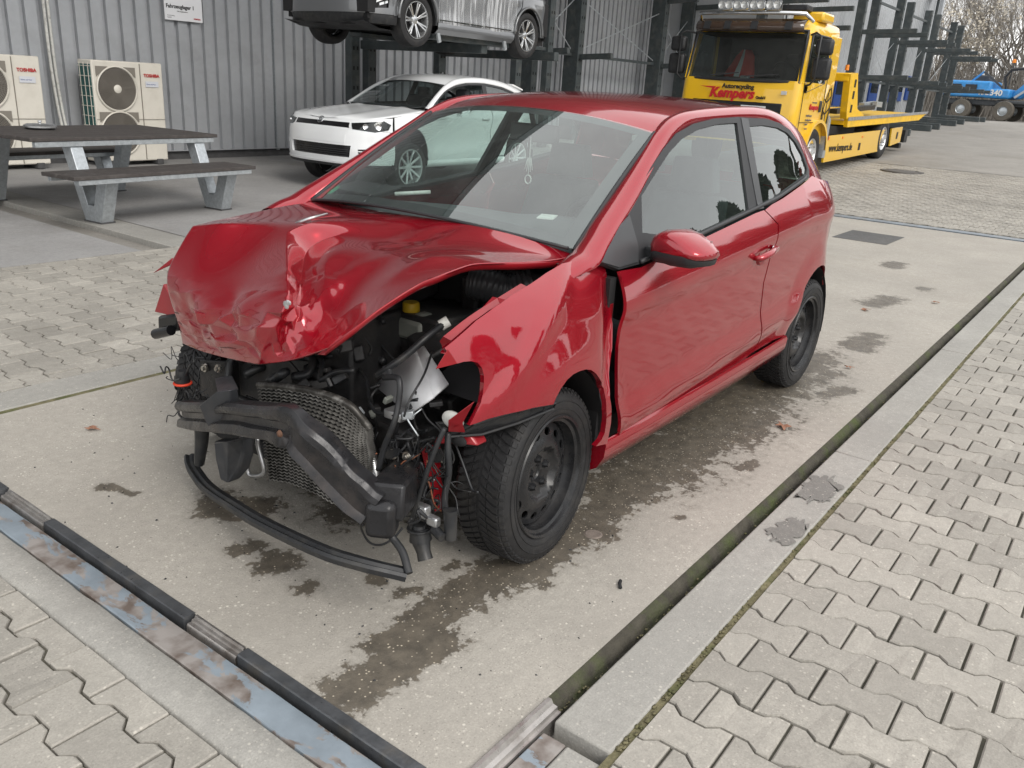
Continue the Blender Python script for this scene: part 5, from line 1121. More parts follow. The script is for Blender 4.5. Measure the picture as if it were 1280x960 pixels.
# heat pump units
M['ac'] = mat('cream painted steel', (.66,.63,.56), .45, var=.06, dirt=(.45,.42,.36), dscale=4, damt=.4); M['coil'] = mat('green coil', (.03,.11,.105), .5, .3, var=.4, vscale=40)
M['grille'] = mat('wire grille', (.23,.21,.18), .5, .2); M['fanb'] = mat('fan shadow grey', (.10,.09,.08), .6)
def ac_unit(x, lab):
    e = empty('heat_pump', (x,-12.32,.06), R(1.5), lab, 'air conditioner', 'heat pump units along the wall')
    b = MB(); b.box((0,-.19,.70),(1.10,.36,1.40)); b.build('casing', M['ac'], e, 30, bevel=.018)
    b = MB(); b.box((-.18,-.003,.70),(.008,.012,1.36)); b.box((0,-.003,.60),(1.08,.010,.005)); b.build('panel_seam', M['grille'], e, 0)
    for z in (1.02,.40):
        fx = .20
        b = MB(); b.lathe([(.305,.0),(.315,.014),(.300,.022),(.288,.010),(.288,.002)],40,(fx,.0,z),'y'); ring_ = b.build('fan_ring', M['ac'], e, 50)
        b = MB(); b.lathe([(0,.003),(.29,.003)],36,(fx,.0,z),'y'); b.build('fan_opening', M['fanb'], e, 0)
        b = MB()
        for k in range(5):
            a0 = 2*PI*k/5; b.add([(fx+r_*math.cos(a0+o2),.005+o3,z+r_*math.sin(a0+o2)) for r_,o2,o3 in ((.07,0,0),(.27,-.15,.003),(.27,.55,.008),(.07,.6,.006))],[(0,1,2,3)])
        b.build('fan_blade', M['fanb'], e, 0)['kind'] = 'stuff'
        b = MB()
        for r_ in np.arange(.07,.285,.018): b.tube([(fx+r_*math.cos(a),.014,z+r_*math.sin(a)) for a in np.linspace(0,2*PI,32,endpoint=False)],.0028,4,closed=True)
        for a in np.linspace(0,2*PI,56,endpoint=False): b.beam((fx+.06*math.cos(a),.013,z+.06*math.sin(a)),(fx+.29*math.cos(a+.25),.013,z+.29*math.sin(a+.25)),.003,.003,(0,1,0))
        b.build('wire_guard', M['grille'], e, 0)['kind'] = 'stuff'
        b = MB(); b.lathe([(0,.026),(.05,.026),(.058,.020),(.058,.010)],24,(fx,0,z),'y'); b.build('hub_cap', M['ac'], e, 40)
        for sx in (-1,1): b = MB(); b.prism([(-.30,.30),(-.12,.30),(-.30,.16)] if sx < 0 else [(.30,.30),(.30,.16),(.12,.30)],.0,.006,lambda u,v,w_,fx=fx,z=z:(fx+u,w_,z+v)); b.build('corner_vent', M['grille'], e, 0)
    b = MB(); b.box((.552,-.19,.70),(.012,.30,1.28)); b.build('coil', M['coil'], e, 0)
    b = MB()
    for z in np.arange(.10,1.36,.135): b.beam((.562,-.34,z),(.562,-.04,z),.008,.010)
    for y in (-.30,-.19,-.08): b.beam((.564,y,.06),(.564,y,1.36),.008,.008)
    b.build('coil_guard', M['ac'], e, 0)['kind'] = 'stuff'
    text('brand_lettering','TOSHIBA',.062,M['ink_red'],e,(-.235,.0015,1.20),rw_,.001,.002)
    b = MB(); b.box((-.36,.001,1.10),(.21,.004,.08)); pl = b.build('type_plate', mat('silver sticker',(.6,.62,.66),.3) if 'silver sticker' not in bpy.data.materials else bpy.data.materials['silver sticker'], e, 0)
    text('plate_lettering','klima service',.028,bpy.data.materials['blue window frame'],pl,(-.27,.004,1.09),rw_,.0006)
    for sx in (-.4,.4): b = MB(); b.box((sx,-.19,-.02),(.10,.42,.08)); b.build('foot', M['plinth'], e, 0, bevel=.01)
ac_unit(-7.09,'cream heat pump unit with two fans standing right against the ribbed wall'); ac_unit(-5.30,'cream heat pump unit with two fans cut off by the left picture edge')
# refrigerant pipes and a cable duct on the wall behind the units
for x,z in ((-6.30,.95),(-4.55,.95)):
    b = MB()
    for q in (0,.07): b.tube(catmull([(x+q,-12.5,.35),(x+q*.8,-12.72,.5),(x+q*.8,-12.84,1.2),(x+q*.8,-12.86,2.1),(x+q*.6,-12.86,3.4)],5),.022,8)
    o = b.build('insulated_pipe', M['white'], hall, 60); o.location = (0,12.95,0)
b = MB(); b.box((-10.2,-.0,3.2),(.06,.07,6.2)); b.build('cable_duct', M['galv'], hall, 0)
# picnic table with four V-shaped legs
M['plank'] = mat('brown grey plank', (.055,.048,.045), .7, var=.25, vscale=20, bump=.25, bscale=60, dirt=(.11,.10,.095), dscale=12, damt=.4)
tb = empty('picnic_table', (-4.71,-9.02,0), R(5.9), 'large picnic table with dark planks and galvanised V-shaped legs', 'table')
def planks(nm, y0, y1, z, x0, x1, n):
    w_ = (y1-y0)/n
    for k in range(n): b = MB(); b.box(((x0+x1)/2,y0+(k+.5)*w_,z),(x1-x0,w_-.008,.034)); b.build(nm, M['plank'], tb, 30, bevel=.004)
planks('table_plank',-.70,.70,.752,-1.06,1.06,6)
b = MB(); 
for y in (-.66,.66): b.box((0,y,.708),(2.02,.05,.05))
for x in (-.85,.62): b.box((x,0,.706),(.12,1.30,.05))
b.build('table_frame', M['galv'], tb, 30, bevel=.003)
for s in (1,-1):
    y0,y1 = sorted((s*1.30,s*.80)); planks('bench_plank',y0,y1,.468,-1.04,1.06,2)
    b = MB()
    for y in (y0+.04,y1-.04): b.box((.01,y,.428),(2.0,.05,.045))
    b.build('bench_frame', M['galv'], tb, 30, bevel=.003)
    for x in (.60,-.83):
        b = MB(); b.prism([(s*.52,.70),(s*.66,.70),(s*.845,.16),(s*.94,.16),(s*1.02,.405),(s*1.17,.405),(s*1.03,.0),(s*.79,.0)] if True else [],x-.065,x+.065,lambda u,v,w_:(w_,u,v))
        lg = b.build('leg', M['galv'], tb, 30, bevel=.006)
        b = MB(); b.box((x,s*.91,.006),(.15,.27,.012)); b.build('foot_pad', M['plinth'], lg, 0)
ds = empty('ashtray', (-4.30,-9.22,.772), 0, 'round silver ashtray with a lid knob lying on the picnic table', 'ashtray')
b = MB(); b.lathe([(0,.0),(.12,.0),(.155,.018),(.155,.034),(.13,.048),(.05,.052),(0,.052)],32,(0,0,0),'z'); b.build('bowl', M['alu'], ds, 50)
b = MB(); b.lathe([(.0,.085),(.018,.082),(.020,.07),(.010,.06),(.012,.05)],16,(0,0,0),'z'); b.build('knob', M['alu'], ds, 50)
tl = empty('rubber_block', (-5.0,-12.4,0), 0, 'low dark rubber block on the ground below the heat pumps', 'block'); 
b = MB(); b.box((.95,-.05,.09),(.55,.35,.18)); b.build('body', M['plinth'], tl, 30, bevel=.03)
b = MB(); b.box((.95,.12,.13),(.3,.02,.03)); b.build('grip', M['dark'], tl, 0)
# fallen leaves
M['leaf'] = mat('dry brown leaf', (.24,.12,.075), .8, var=.35, vscale=30)
def leaf(x, y, s, label, rz):
    n = 5; pts = []
    for k in range(10):
        a = 2*PI*k/10; r_ = s*(1 if k % 2 == 0 else .45)*(1.25 if k == 0 else random.uniform(.8,1.05)); pts.append((r_*math.cos(a),r_*math.sin(a)*.8,random.uniform(.002,.016)))
    b = MB(); b.add([(0,0,.012)]+pts,[(0,1+k,1+(k+1)%10) for k in range(10)]); o = b.build('dry_leaf', M['leaf'], None, 0, solid=.0015); o.location = (x,y,.003+zg(x)); o.rotation_euler = (0,0,rz); tag(o,label,'leaf','dry leaves fallen on the concrete'); return o
leaf(-3.86,-1.15,.055,'brown dry leaf nearest the groove, right of the car sill',.4); leaf(-2.30,-3.22,.05,'pale brown leaf on the lane left of the hanging plug',1.2)
leaf(-1.62,-3.35,.035,'small brown leaf near the left picture edge on the lane',2.); leaf(-6.75,-1.55,.05,'brown leaf on the concrete behind the rear wheel',.2)
leaf(-7.5,-1.2,.045,'brown leaf farthest along the lane beside the groove',2.6); leaf(-3.35,.23,.04,'brown leaf lying on the paving stones at the right',.9); leaf(-5.1,-1.2,.03,'tiny brown leaf between sill and groove',2.2)
b = MB(); b.tube([(-2.10,-1.04,.006),(-2.12,-1.055,.006),(-2.135,-1.06,.007)],.006,6); o = b.build('twig', M['dark'], None, 180); tag(o,'short black twig on the concrete beside the groove','twig')
b = MB(); b.lathe([(0,.002),(.028,.003),(.034,.0)],14,(-2.34,-1.29,.0),'z'); o = b.build('oil_spot_lid', mat('brown stain disc',(.17,.14,.12),.8,var=.3,vscale=30), None, 0); tag(o,'small round brown disc lying on the concrete lane','disc')
# ================================================================ OTHER VEHICLES
def alloy_wheel(parent, loc, r, wd, rim, n, side, twin=False, yaw=0, mt=None, dark=None, spoke_w=.022):
    e = empty('wheel'); e.parent = parent; h = wd/2; e.location = loc; e.rotation_euler = (0,0,yaw)
    b = MB(); b.lathe([(rim,-h*.8),(rim+.02,-h),(rim+(r-rim)*.5,-h*1.05),(r*.965,-h*.95),(r*.99,-h*.7),(r,-h*.2),(r,h*.2),(r*.99,h*.7),(r*.965,h*.95),(rim+(r-rim)*.5,h*1.05),(rim+.02,h),(rim,h*.8)],48,(0,0,0),'y'); b.build('tyre', M['rubber'], e, 50)
    b = MB(); s = side; b.lathe([(rim+.004,s*h*.85),(rim+.006,s*h*1.0),(rim-.006,s*h*1.0),(rim-.016,s*h*.7),(rim-.02,-s*h*.8)],48,(0,0,0),'y'); ro = b.build('rim', mt, e, 40)
    b = MB(); b.lathe([(0,s*h*.05),(rim-.02,s*h*.05)],32,(0,0,0),'y'); b.build('brake_shadow', M['dark'], e, 0)
    b = MB(); b.lathe([(0,s*h*.72),(.03,s*h*.72),(.065,s*h*.62),(.075,s*h*.3)],24,(0,0,0),'y'); b.build('hub', mt, ro, 50)
    b = MB(); st = []
    for k in range(n):
        for o in ((-.055,.055) if twin else (0,)):
            a = 2*PI*k/n; a1 = a+o*.6; a2 = a+o*(1.9 if twin else 1); c = Vector((math.cos(a1)*.05,s*h*.62,math.sin(a1)*.05)); d = Vector((math.cos(a2)*(rim-.01),s*h*.88,math.sin(a2)*(rim-.01)))
            st.append((c,d))
    for c,d in st: bb = MB(); bb.beam(c,d,spoke_w,.02,(0,1,0)); bb.build('spoke', mt, ro, 30, bevel=.004)
    return e
M['alloy'] = mat('machined alloy', (.55,.56,.57), .25, .85, var=.1); M['alloy_w'] = mat('silver alloy', (.62,.63,.64), .3, .6)
M['wpaint'] = car_paint('white car paint', (.76,.78,.79), 0., .4, dust=.06, orange=.0); M['gpaint'] = car_paint('grey car paint', (.13,.137,.145), .4, .35, dust=.1, orange=.0)
M['lamp_cover'] = thin_glass('clear lamp cover', (.75,.77,.78), 1.35, .01)
M['glass_dark'] = thin_glass('dark car glass', (.38,.44,.44), 1.62, .03)
def profile_side(W, Z):
    return lambda x,z: W(x)+Z(z)
# ---------------------------------------------------------------- white coupe
sc = empty('white_coupe', (-8.62,-9.05,.165), R(2.2), 'white two-door coupe parked on the apron under the rack', 'car')
SW = pchip([-3.38,-3.2,-2.9,-2.58,-1.8,-.7,0,.30],[.62,.72,.83,.895,.885,.865,.885,.872]); SZ = pchip([-.1,.12,.22,.35,.48,.62,.72,.80,.88,.94],[-.09,-.05,-.02,-.004,-.010,-.004,.0,-.006,-.032,-.075])
def SF(x,z):
    y = SW(x)+(SZ(z) if z < .94 else -.075-.42*(z-.94))
    for cx in (-2.578,0):
        r = math.hypot(x-cx,z-.33)
        if r < .52: y += .02*(1-smooth01((r-.36)/.15))
    return y
XF = pchip([.1,.18,.25,.35,.5,.62,.72,.80,.86],[.80,.855,.875,.88,.865,.845,.80,.70,.58])
def SN(s,z):   # s < 0: along the left flank (x = s); s from 0 to 2: round the nose to the right side
    x0 = .28
    if s <= 0: return (x0+s, SF(x0+s,z), z)
    th = s*PI/2; sg = 1 if th < PI/2 else -1; c = abs(math.cos(th)); sn = math.sin(th); p = 2/2.7
    return (x0+(XF(z)-x0)*sn**p, sg*SF(x0,z)*c**p, z)
def SNc(s,z):
    # same nose with matched parametrisation (arc based) so that normals stay finite
    return SN(min(max(s,1e-4),1.9999) if s > 0 else s, z)
def wheel_arch(cx, z, r, a0, a1, n=16): return [(cx+r*math.cos(a),z+r*math.sin(a)) for a in np.linspace(a0,a1,n)]
P3 = lambda f,d=0.: (lambda s,z: tuple(np.array(f(s,z))+(np.array([.8*max(0,min(1,s)),.3*(1-min(1,max(0,s))),0])*d)))
wheelx = -.28
# nose skin: bumper with openings; s from .02 to 1.98
bump = [(s,.20) for s in np.linspace(.04,1.96,24)]+[(1.96,.60)]+[(s,.615+.05*math.sin(s*PI/2)) for s in np.linspace(1.9,.1,20)]+[(.04,.60)]
low = [(.66,.29),(1.34,.29),(1.36,.44),(.64,.44)]
sideg = [(.20,.30),(.55,.28),(.55,.40),(.22,.42)]; sideg2 = [(2-s,z) for s,z in sideg]
panel('front_bumper', bump, SNc, M['wpaint'], sc, .05, holes=[low,sideg,sideg2], flip=True, thick=.03)
Pin = lambda d: (lambda s,z: tuple(np.array(SNc(s,z))*np.array([1,1,1])-np.array([d*math.sin(max(0,min(2,s))*PI/2),d*math.cos(max(0,min(2,s))*PI/2),0])))
panel('lower_grille', outset(low,.01), Pin(.03), M['lamp_dark'], sc, .06, flip=True)
for sg_ in (sideg,sideg2):
    panel('side_vent', outset(sg_,.01), Pin(.035), M['lamp_dark'], sc, .06, flip=True)
    for k in range(3):
        z0 = .305+k*.033; q = [(sg_[0][0],z0+.004),(sg_[1][0],z0-.004),(sg_[1][0],z0+.008),(sg_[0][0],z0+.014)]; panel('vent_blade', q, Pin(.012), M['wpaint'], sc, .1, flip=True)
b = MB()
for k in range(4): 
    G = [[Vector(Pin(.022)(s,.302+k*.026+dz)) for s in np.linspace(.68,1.32,12)] for dz in (0,.007)]; b.grid(G)
b.build('grille_bar', M['trim'], sc, 0)['kind'] = 'stuff'
panel('splitter', [(s,.165) for s in np.linspace(.05,1.95,20)]+[(s,.198) for s in np.linspace(1.95,.05,20)], Pin(-.006), M['trim'], sc, .1, flip=True)
panel('front_lip', [(s,.205) for s in np.linspace(.1,1.9,20)]+[(s,.232) for s in np.linspace(1.9,.1,20)], Pin(-.012), M['wpaint'], sc, .1, flip=True)
panel('upper_grille', [(.69,.650),(1.31,.650),(1.30,.725),(.70,.725)], Pin(.006), M['lamp_dark'], sc, .08, flip=True)
panel('number_plate_holder', [(.72,.47),(1.28,.47),(1.28,.575),(.72,.575)], Pin(-.004), M['wpaint'], sc, .1, flip=True)
for m_ in (0,1):
    hl = [(.07,.72),(.11,.655),(.32,.622),(.64,.648),(.67,.722),(.42,.745),(.2,.765)]
    if m_: hl = [(2-s,z) for s,z in hl]
    ho = panel('headlight', hl, Pin(-.001), M['lamp_dark'], sc, .05, flip=True)
    for s,z,r_ in ((.28,.69,.040),(.47,.688,.034)):
        s = 2-s if m_ else s; p = Vector(Pin(-.004)(s,z)); n_ = Vector((math.sin(s*PI/2),math.cos(s*PI/2)*.8,.1)).normalized(); b = MB(); b.lathe([(0,.004),(r_*.7,.003),(r_,.008),(r_*1.05,-.01)],18,(0,0,0),'z'); o = b.build('lens', M['chrome'], ho, 50); o.matrix_local = Matrix.Translation(p) @ n_.to_track_quat('Z','Y').to_matrix().to_4x4()
    panel('headlight_glass', outset(hl,.004), Pin(-.002), M['lamp_cover'], ho, .05, flip=True, thick=.003)
# skin between bumper and bonnet around the lamps, and the wings
panel('nose_band', [(s,.618+.05*math.sin(s*PI/2)) for s in np.linspace(.04,1.96,20)]+[(s,.768-.008*math.sin(s*PI/2)+.035*(1-math.sin(s*PI/2))) for s in np.linspace(1.96,.04,20)], Pin(.008), M['wpaint'], sc, .05, holes=[[(.70,.655),(1.30,.655),(1.29,.72),(.71,.72)]], flip=True)
wing = [(.015,.20),(.015,.812),(-.28,.852),(-.55,.874),(-.78,.895),(-.80,.70),(-.76,.45),(-.745,.22),(-.70,.205)]+wheel_arch(wheelx,.32,.365,PI*.98+.12,-.22,18)
panel('front_wing', wing, SN, M['wpaint'], sc, .04, flip=True)
S3 = lambda x,z:(x,SF(x,z),z); ST = lambda o:(lambda x,z:(x,SF(x,z)+o,z))
door = [(-.50,.885),(-.515,.70),(-.475,.45),(-.46,.255),(-.55,.235),(-1.70,.25),(-1.86,.40),(-1.80,.62),(-1.86,.80),(-1.88,.945),(-1.2,.925),(-.75,.905)]
dr = panel('door', door, S3, M['wpaint'], sc, .045, flip=True)
qrt = [(-1.72,.252),(-2.18,.26)]+wheel_arch(-2.578,.32,.37,PI-.1+.0,0.1,14)[::-1][:0]+[(-2.578-.37*math.cos(a),.32+.37*math.sin(a)) for a in np.linspace(PI-.15,.1,14)]+[(-3.0,.30),(-3.30,.34),(-3.36,.62),(-3.34,.88),(-3.22,1.0),(-2.98,1.03),(-2.9,1.02),(-2.4,.975),(-1.9,.947),(-1.875,.80),(-1.815,.62),(-1.875,.40)]
qr = panel('rear_quarter', qrt, S3, M['wpaint'], sc, .045, flip=True)
b = MB(); b.grid([[(x,SF(x,.22)+dy,z) for z,dy in ((.245,.0),(.22,.012),(.17,.0),(.14,-.06))] for x in np.linspace(-.36,-2.2,12)]); sl = b.build('sill', M['wpaint'], sc, 50)
SO = [(-.47,.905),(-.62,1.0),(-.90,1.16),(-1.15,1.245),(-1.45,1.295),(-1.9,1.308),(-2.35,1.268),(-2.7,1.185),(-2.93,1.085),(-2.99,1.035)]
SOUT = [(x,SF(x,z)-.004,z) for x,z in SO]
SINN = [(-.45,.715,.915),(-.57,.69,.985),(-.83,.635,1.135),(-1.06,.585,1.25),(-1.33,.56,1.335),(-1.85,.545,1.372),(-2.4,.54,1.345),(-2.85,.545,1.265),(-3.15,.56,1.165),(-3.28,.60,1.04)]
def make_ring(OUT, INN, parent, mt, bul=.03):
    O2 = catmull(OUT,4); I2 = catmull(INN,4); G = []
    for i,(o,q) in enumerate(zip(O2,I2)):
        o = Vector(o); q = Vector(q); a = Vector(O2[max(0,i-1)]); c = Vector(O2[min(len(O2)-1,i+1)]); t = (c-a).normalized(); n = t.cross(q-o).normalized()
        if n.dot(Vector((0.05,.8,.6))) < 0: n = -n
        wd = (q-o).length; h = min(bul, wd*.24); G.append([o-n*.012]+[o.lerp(q,s)+n*h*(1-(2*s-1)**2)**.8 for s in np.linspace(0,1,7)]+[q-n*.012])
    b = MB(); b.grid(G); return b.build('roof_rail', mt, parent, 70)
rr = make_ring(SOUT, SINN, sc, M['wpaint'])
st = catmull(SINN[3:9],4); b = MB(); G = []
for k,(x,y,z) in enumerate(st):
    f = k/(len(st)-1); bow = .09*(1-f)**2-.05*f; G.append([(x+bow*(1-t*t),(y-.003)*t,z-.002+.035*(1-abs(t)**2.2)) for t in np.linspace(-1,1,17)])
b.grid(G); b.build('roof', M['wpaint'], sc, 180)
G = []
for f in np.linspace(0,1,8):
    G.append([(-.43+.13*(1-t*t)+f*(-.64-.04*(1-t*t)), t*(.70-.125*f), .915+.035*(1-t*t)+f*(.335-.005*(1-t*t))+.02*4*f*(1-f)) for t in np.linspace(-1,1,17)])
b = MB(); b.grid(G); b.build('windscreen', M['glass_dark'], sc, 180)
G = []
for x,z,hw in ((.765,.768,.36),(.70,.795,.60),(.55,.822,.775),(.30,.855,.835),(0.,.89,.845),(-.42,.932,.80)):
    G.append([(x-(.05*abs(t)**3 if x > .6 else .0), hw*t, z-.036*abs(t)**3+(.012*math.exp(-((abs(t)-.55)/.12)**2))) for t in np.linspace(-1,1,21)])
b = MB(); b.grid([[tuple(p) for p in r_] for r_ in [catmull([G[i][j] for i in range(6)],4) for j in range(21)]]); b.build('bonnet', M['wpaint'], sc, 180, solid=.01)
b = MB(); c_ = Vector((.795,0,.735)); ax_ = Vector((.8,0,.6)).normalized(); u_ = Vector((0,1,0)); v_ = ax_.cross(u_)
b.tube([c_+(u_*math.cos(a)+v_*math.sin(a))*.048 for a in np.linspace(0,2*PI,24,endpoint=False)],.006,6,closed=True)
for (a,c) in (((-.032,.03),(-.010,-.034)),((-.010,-.034),(0,-.004)),((0,-.004),(.010,-.034)),((.010,-.034),(.032,.03)),((-.014,.036),(0,.006)),((0,.006),(.014,.036))):
    b.beam(c_+u_*a[0]+v_*a[1],c_+u_*c[0]+v_*c[1],.006,.006,ax_)
b.build('round_badge', M['chrome'], sc, 40)
sd_ = [(-.56,.93),(-1.2,.945),(-1.78,.962),(-1.83,1.27),(-1.5,1.262),(-1.2,1.225),(-.95,1.155),(-.72,1.03)]
sq_ = [(-1.88,.968),(-2.4,.995),(-2.86,1.03),(-2.84,1.075),(-2.62,1.165),(-2.3,1.235),(-1.93,1.268)]
tr_ = [(-.49,.908),(-1.2,.928),(-1.9,.95),(-2.4,.978),(-2.97,1.03),(-2.9,1.088),(-2.68,1.175),(-2.34,1.256),(-1.9,1.296),(-1.45,1.283),(-1.16,1.234),(-.91,1.15),(-.63,.992)]
wt = panel('window_trim', outset(tr_,.006), ST(-.004), M['trim'], sc, .06, holes=[sd_,sq_], flip=True)
w2_ = panel('quarter_window', outset(sq_,.006), ST(-.012), M['glass_dark'], sc, .1, flip=True, thick=.003)
b = MB(); b.ball((-.66,.99,.975),.10,8,(.75,1.15,.70)); b.box((-.60,.90,.93),(.06,.16,.03)); mm = b.build('mirror', M['wpaint'], sc, 60)
b = MB(); b.box((-1.68,SF(-1.68,.80)+.012,.80),(.17,.03,.03)); hd = b.build('handle', M['wpaint'], sc, 40, bevel=.012)
for o in (dr,qr,sl,rr,wt,w2_,hd): mirror_obj(o, sc)
panel('front_wing', wing, lambda s,z:(SN(s,z)[0],-SN(s,z)[1],z), M['wpaint'], sc, .05)
b = MB(); b.grid([[(-3.30+.16*abs(t)**4,t*.70,z) for t in np.linspace(-1,1,9)] for z in (.25,.6,1.04)]); b.build('tailgate', M['wpaint'], sc, 60)
b = MB(); b.grid([[(x-.05*(1-t*t),t*y,z) for t in np.linspace(-1,1,9)] for x,y,z in SINN[7:]]); b.build('rear_window', M['glass_dark'], sc, 60)
b = MB(); b.loft([[(-2.85,y,1.29),(-3.16,y,1.225),(-3.15,y,1.245),(-2.86,y,1.315)] for y in (-.52,0,.52)]); b.build('roof_spoiler', M['wpaint'], sc, 60)
b = MB(); b.box((-1.4,0,.24),(3.8,1.4,.12)); b.box((.1,0,.45),(.9,1.2,.45)); b.box((-.52,0,.70),(.3,1.4,.35)); b.build('floor_pan', M['dark'], sc, 0)
for y in (.38,-.38):
    b = MB(); b.box((-1.35,y,.45),(.5,.48,.2)); b.box((-1.62,y,.78),(.16,.46,.6),Matrix.Rotation(R(-14),3,'Y')); b.box((-1.74,y,1.12),(.09,.24,.15)); b.build('seat', M['cloth'], sc, 40, bevel=.04)
b = MB(); b.grid([[(x,t*.68,z) for t in np.linspace(-1,1,7)] for x,z in ((-.34,.93),(-.65,.95),(-.85,.90),(-.9,.6))]); b.build('dashboard', M['dash'], sc, 60)
b = MB(); c_ = Vector((-1.0,.38,.88)); b.tube([c_+Vector((.3*math.sin(a)*.18*1.5,math.cos(a)*.18,math.sin(a)*.17)) for a in np.linspace(0,2*PI,24,endpoint=False)],.015,6,closed=True); b.build('steering_wheel', M['trim'], sc, 60)
for s_ in (1,-1):
    for cx in (0,-2.578):
        alloy_wheel(sc,(cx,s_*.775,.165 if cx == 0 else .20),.325,.235,.235,10,s_,mt=M['alloy_w'],spoke_w=.03)
        b = MB(); b.grid([[(cx+.37*math.cos(a),s_*y,.32+.375*math.sin(a)) for y in (.5,.88)] for a in np.linspace(-.1,PI+.1,14)]); b.add([(cx+.37*math.cos(a),s_*.5,.32+.375*math.sin(a)) for a in np.linspace(-.1,PI+.1,14)],[tuple(range(14))]); b.build('wheel_liner', M['dark'], sc, 60)
# ---------------------------------------------------------------- grey car on the rack
sv = empty('wrapped_car', (-9.123,-9.471,1.884), R(2.27), 'grey estate car wrapped in clear film, stored up on the rack', 'car')
VW_ = pchip([-3.6,-3.2,-2.7,-1.6,0,.30],[.70,.84,.905,.90,.905,.885]); VZ = pchip([.1,.22,.34,.5,.68,.8,.92,1.0],[-.12,-.03,-.002,-.016,-.008,.0,-.02,-.06])
def VF(x,z):
    y = VW_(x)+(VZ(z) if z < 1 else -.06-.4*(z-1))
    for cx in (-2.7,0):
        r = math.hypot(x-cx,z-.34)
        if r < .55: y += .025*(1-smooth01((r-.37)/.14))
    return y
VX = pchip([.15,.25,.4,.55,.7,.85,.95],[.80,.90,.93,.925,.91,.84,.7])
def VN(s,z):
    x0 = .30
    if s <= 0: return (x0+s,VF(x0+s,z),z)
    s = min(s,1.9999); th = s*PI/2; sg = 1 if th < PI/2 else -1; c = abs(math.cos(th)); sn = math.sin(th); p = 2/2.9
    return (x0+(VX(z)-x0)*sn**p, sg*VF(x0,z)*c**p, z)
VP = lambda d:(lambda s,z: tuple(np.array(VN(s,z))-np.array([d*math.sin(max(0,min(2,s))*PI/2),d*math.cos(max(0,min(2,s))*PI/2),0])))
V3 = lambda x,z:(x,VF(x,z),z)
g1 = [(.46,.52),(1.54,.52),(1.56,.60),(.44,.60)]; g2 = [(.16,.44),(.42,.42),(.42,.56),(.14,.60)]; g3 = [(2-s,z) for s,z in g2]
panel('front_bumper',[(s,.36) for s in np.linspace(.04,1.96,20)]+[(s,.78) for s in np.linspace(1.96,.04,20)],VN,M['gpaint'],sv,.06,holes=[g1,g2,g3],flip=True)
panel('bumper_skirt',[(s,.24) for s in np.linspace(.04,1.96,20)]+[(s,.357) for s in np.linspace(1.96,.04,20)],VP(.01),M['black'],sv,.08,flip=True)
panel('grille',outset(g1,.01),VP(.03),M['lamp_dark'],sv,.08,flip=True)
for q in (g2,g3):
    panel('fog_lamp_bezel',outset(q,.01),VP(.03),M['lamp_dark'],sv,.08,flip=True)
    a0,a1 = (q[0][0],q[1][0]); panel('chrome_strip',[(a0,.565),(a1,.46),(a1,.48),(a0+.02*(1 if a1 > a0 else -1),.585)],VP(.008),M['chrome'],sv,.1,flip=True); panel('light_strip',[(a0,.50),(a1*.5+a0*.5,.46),(a1*.5+a0*.5,.49),(a0,.53)],VP(.012),M['chrome'],sv,.1,flip=True)
rng = random.Random(3); fb = MB()
for k in range(26):
    s = 1.30+rng.random()*.5; z = .52+rng.random()*.22; L_ = rng.uniform(.03,.10); fb.grid([[Vector(VP(-.012)(s+dx+t*.06,z+t*L_)) for t in (0,.5,1)] for dx in (0,.018)])
fb.build('film_shreds', mat('white film',(.62,.64,.66),.3), sv, 0)['kind'] = 'stuff'
vw = [(.015,.36),(.015,.80),(-.8,.98),(-.80,.5),(-.79,.30)]+wheel_arch(-.30,.35,.385,PI+.12,-.0,16)
panel('front_wing',vw,VN,M['gpaint'],sv,.05,flip=True)
d1 = [(-.505,.97),(-.51,.36),(-1.55,.36),(-1.56,.99)]; d2 = [(-1.575,.99),(-1.57,.36),(-2.28,.36),(-2.36,.60),(-2.50,.75),(-2.55,1.0)]
vd1 = panel('front_door',d1,V3,M['gpaint'],sv,.05,flip=True); vd2 = panel('rear_door',d2,V3,M['gpaint'],sv,.05,flip=True)
vq = [(-2.57,1.0),(-2.52,.75),(-2.40,.62)]+[(-2.7-.39*math.cos(a),.34+.40*math.sin(a)) for a in np.linspace(PI-.75,.0,12)]+[(-3.45,.35),(-3.55,.8),(-3.5,1.0)]
vq_ = panel('rear_quarter',vq,V3,M['gpaint'],sv,.05,flip=True)
b = MB(); b.grid([[(x,VF(x,.3)+dy,z) for z,dy in ((.36,-.002),(.335,.016),(.26,.012),(.20,-.05),(.19,-.25))] for x in np.linspace(-.42,-2.30,10)]); vs = b.build('sill', M['gpaint'], sv, 40)
b = MB(); b.beam((-.42,VF(-1,.38)+.008,.385),(-2.28,VF(-1,.38)+.008,.385),.012,.014); b.build('chrome_line', M['chrome'], sv, 0)
for x in (-.52,-2.15): b = MB(); b.box((x,.86,.16),(.06,.03,.14),Matrix.Rotation(R(18),3,'Y')); b.build('deck_tab', M['galv'], sv, 0)
for cx in (0,-2.7):
    b = MB(); b.tube([(cx+.40*math.cos(a),VF(cx,.7)+.012,.345+.405*math.sin(a)) for a in np.linspace(-.02,PI+.02,24)],.020,6); b.build('arch_trim', M['gpaint'], sv, 180)
for o in (vd1,vd2,vq_,vs): mirror_obj(o, sv)
panel('front_wing',vw,lambda s,z:(VN(s,z)[0],-VN(s,z)[1],z),M['gpaint'],sv,.06)
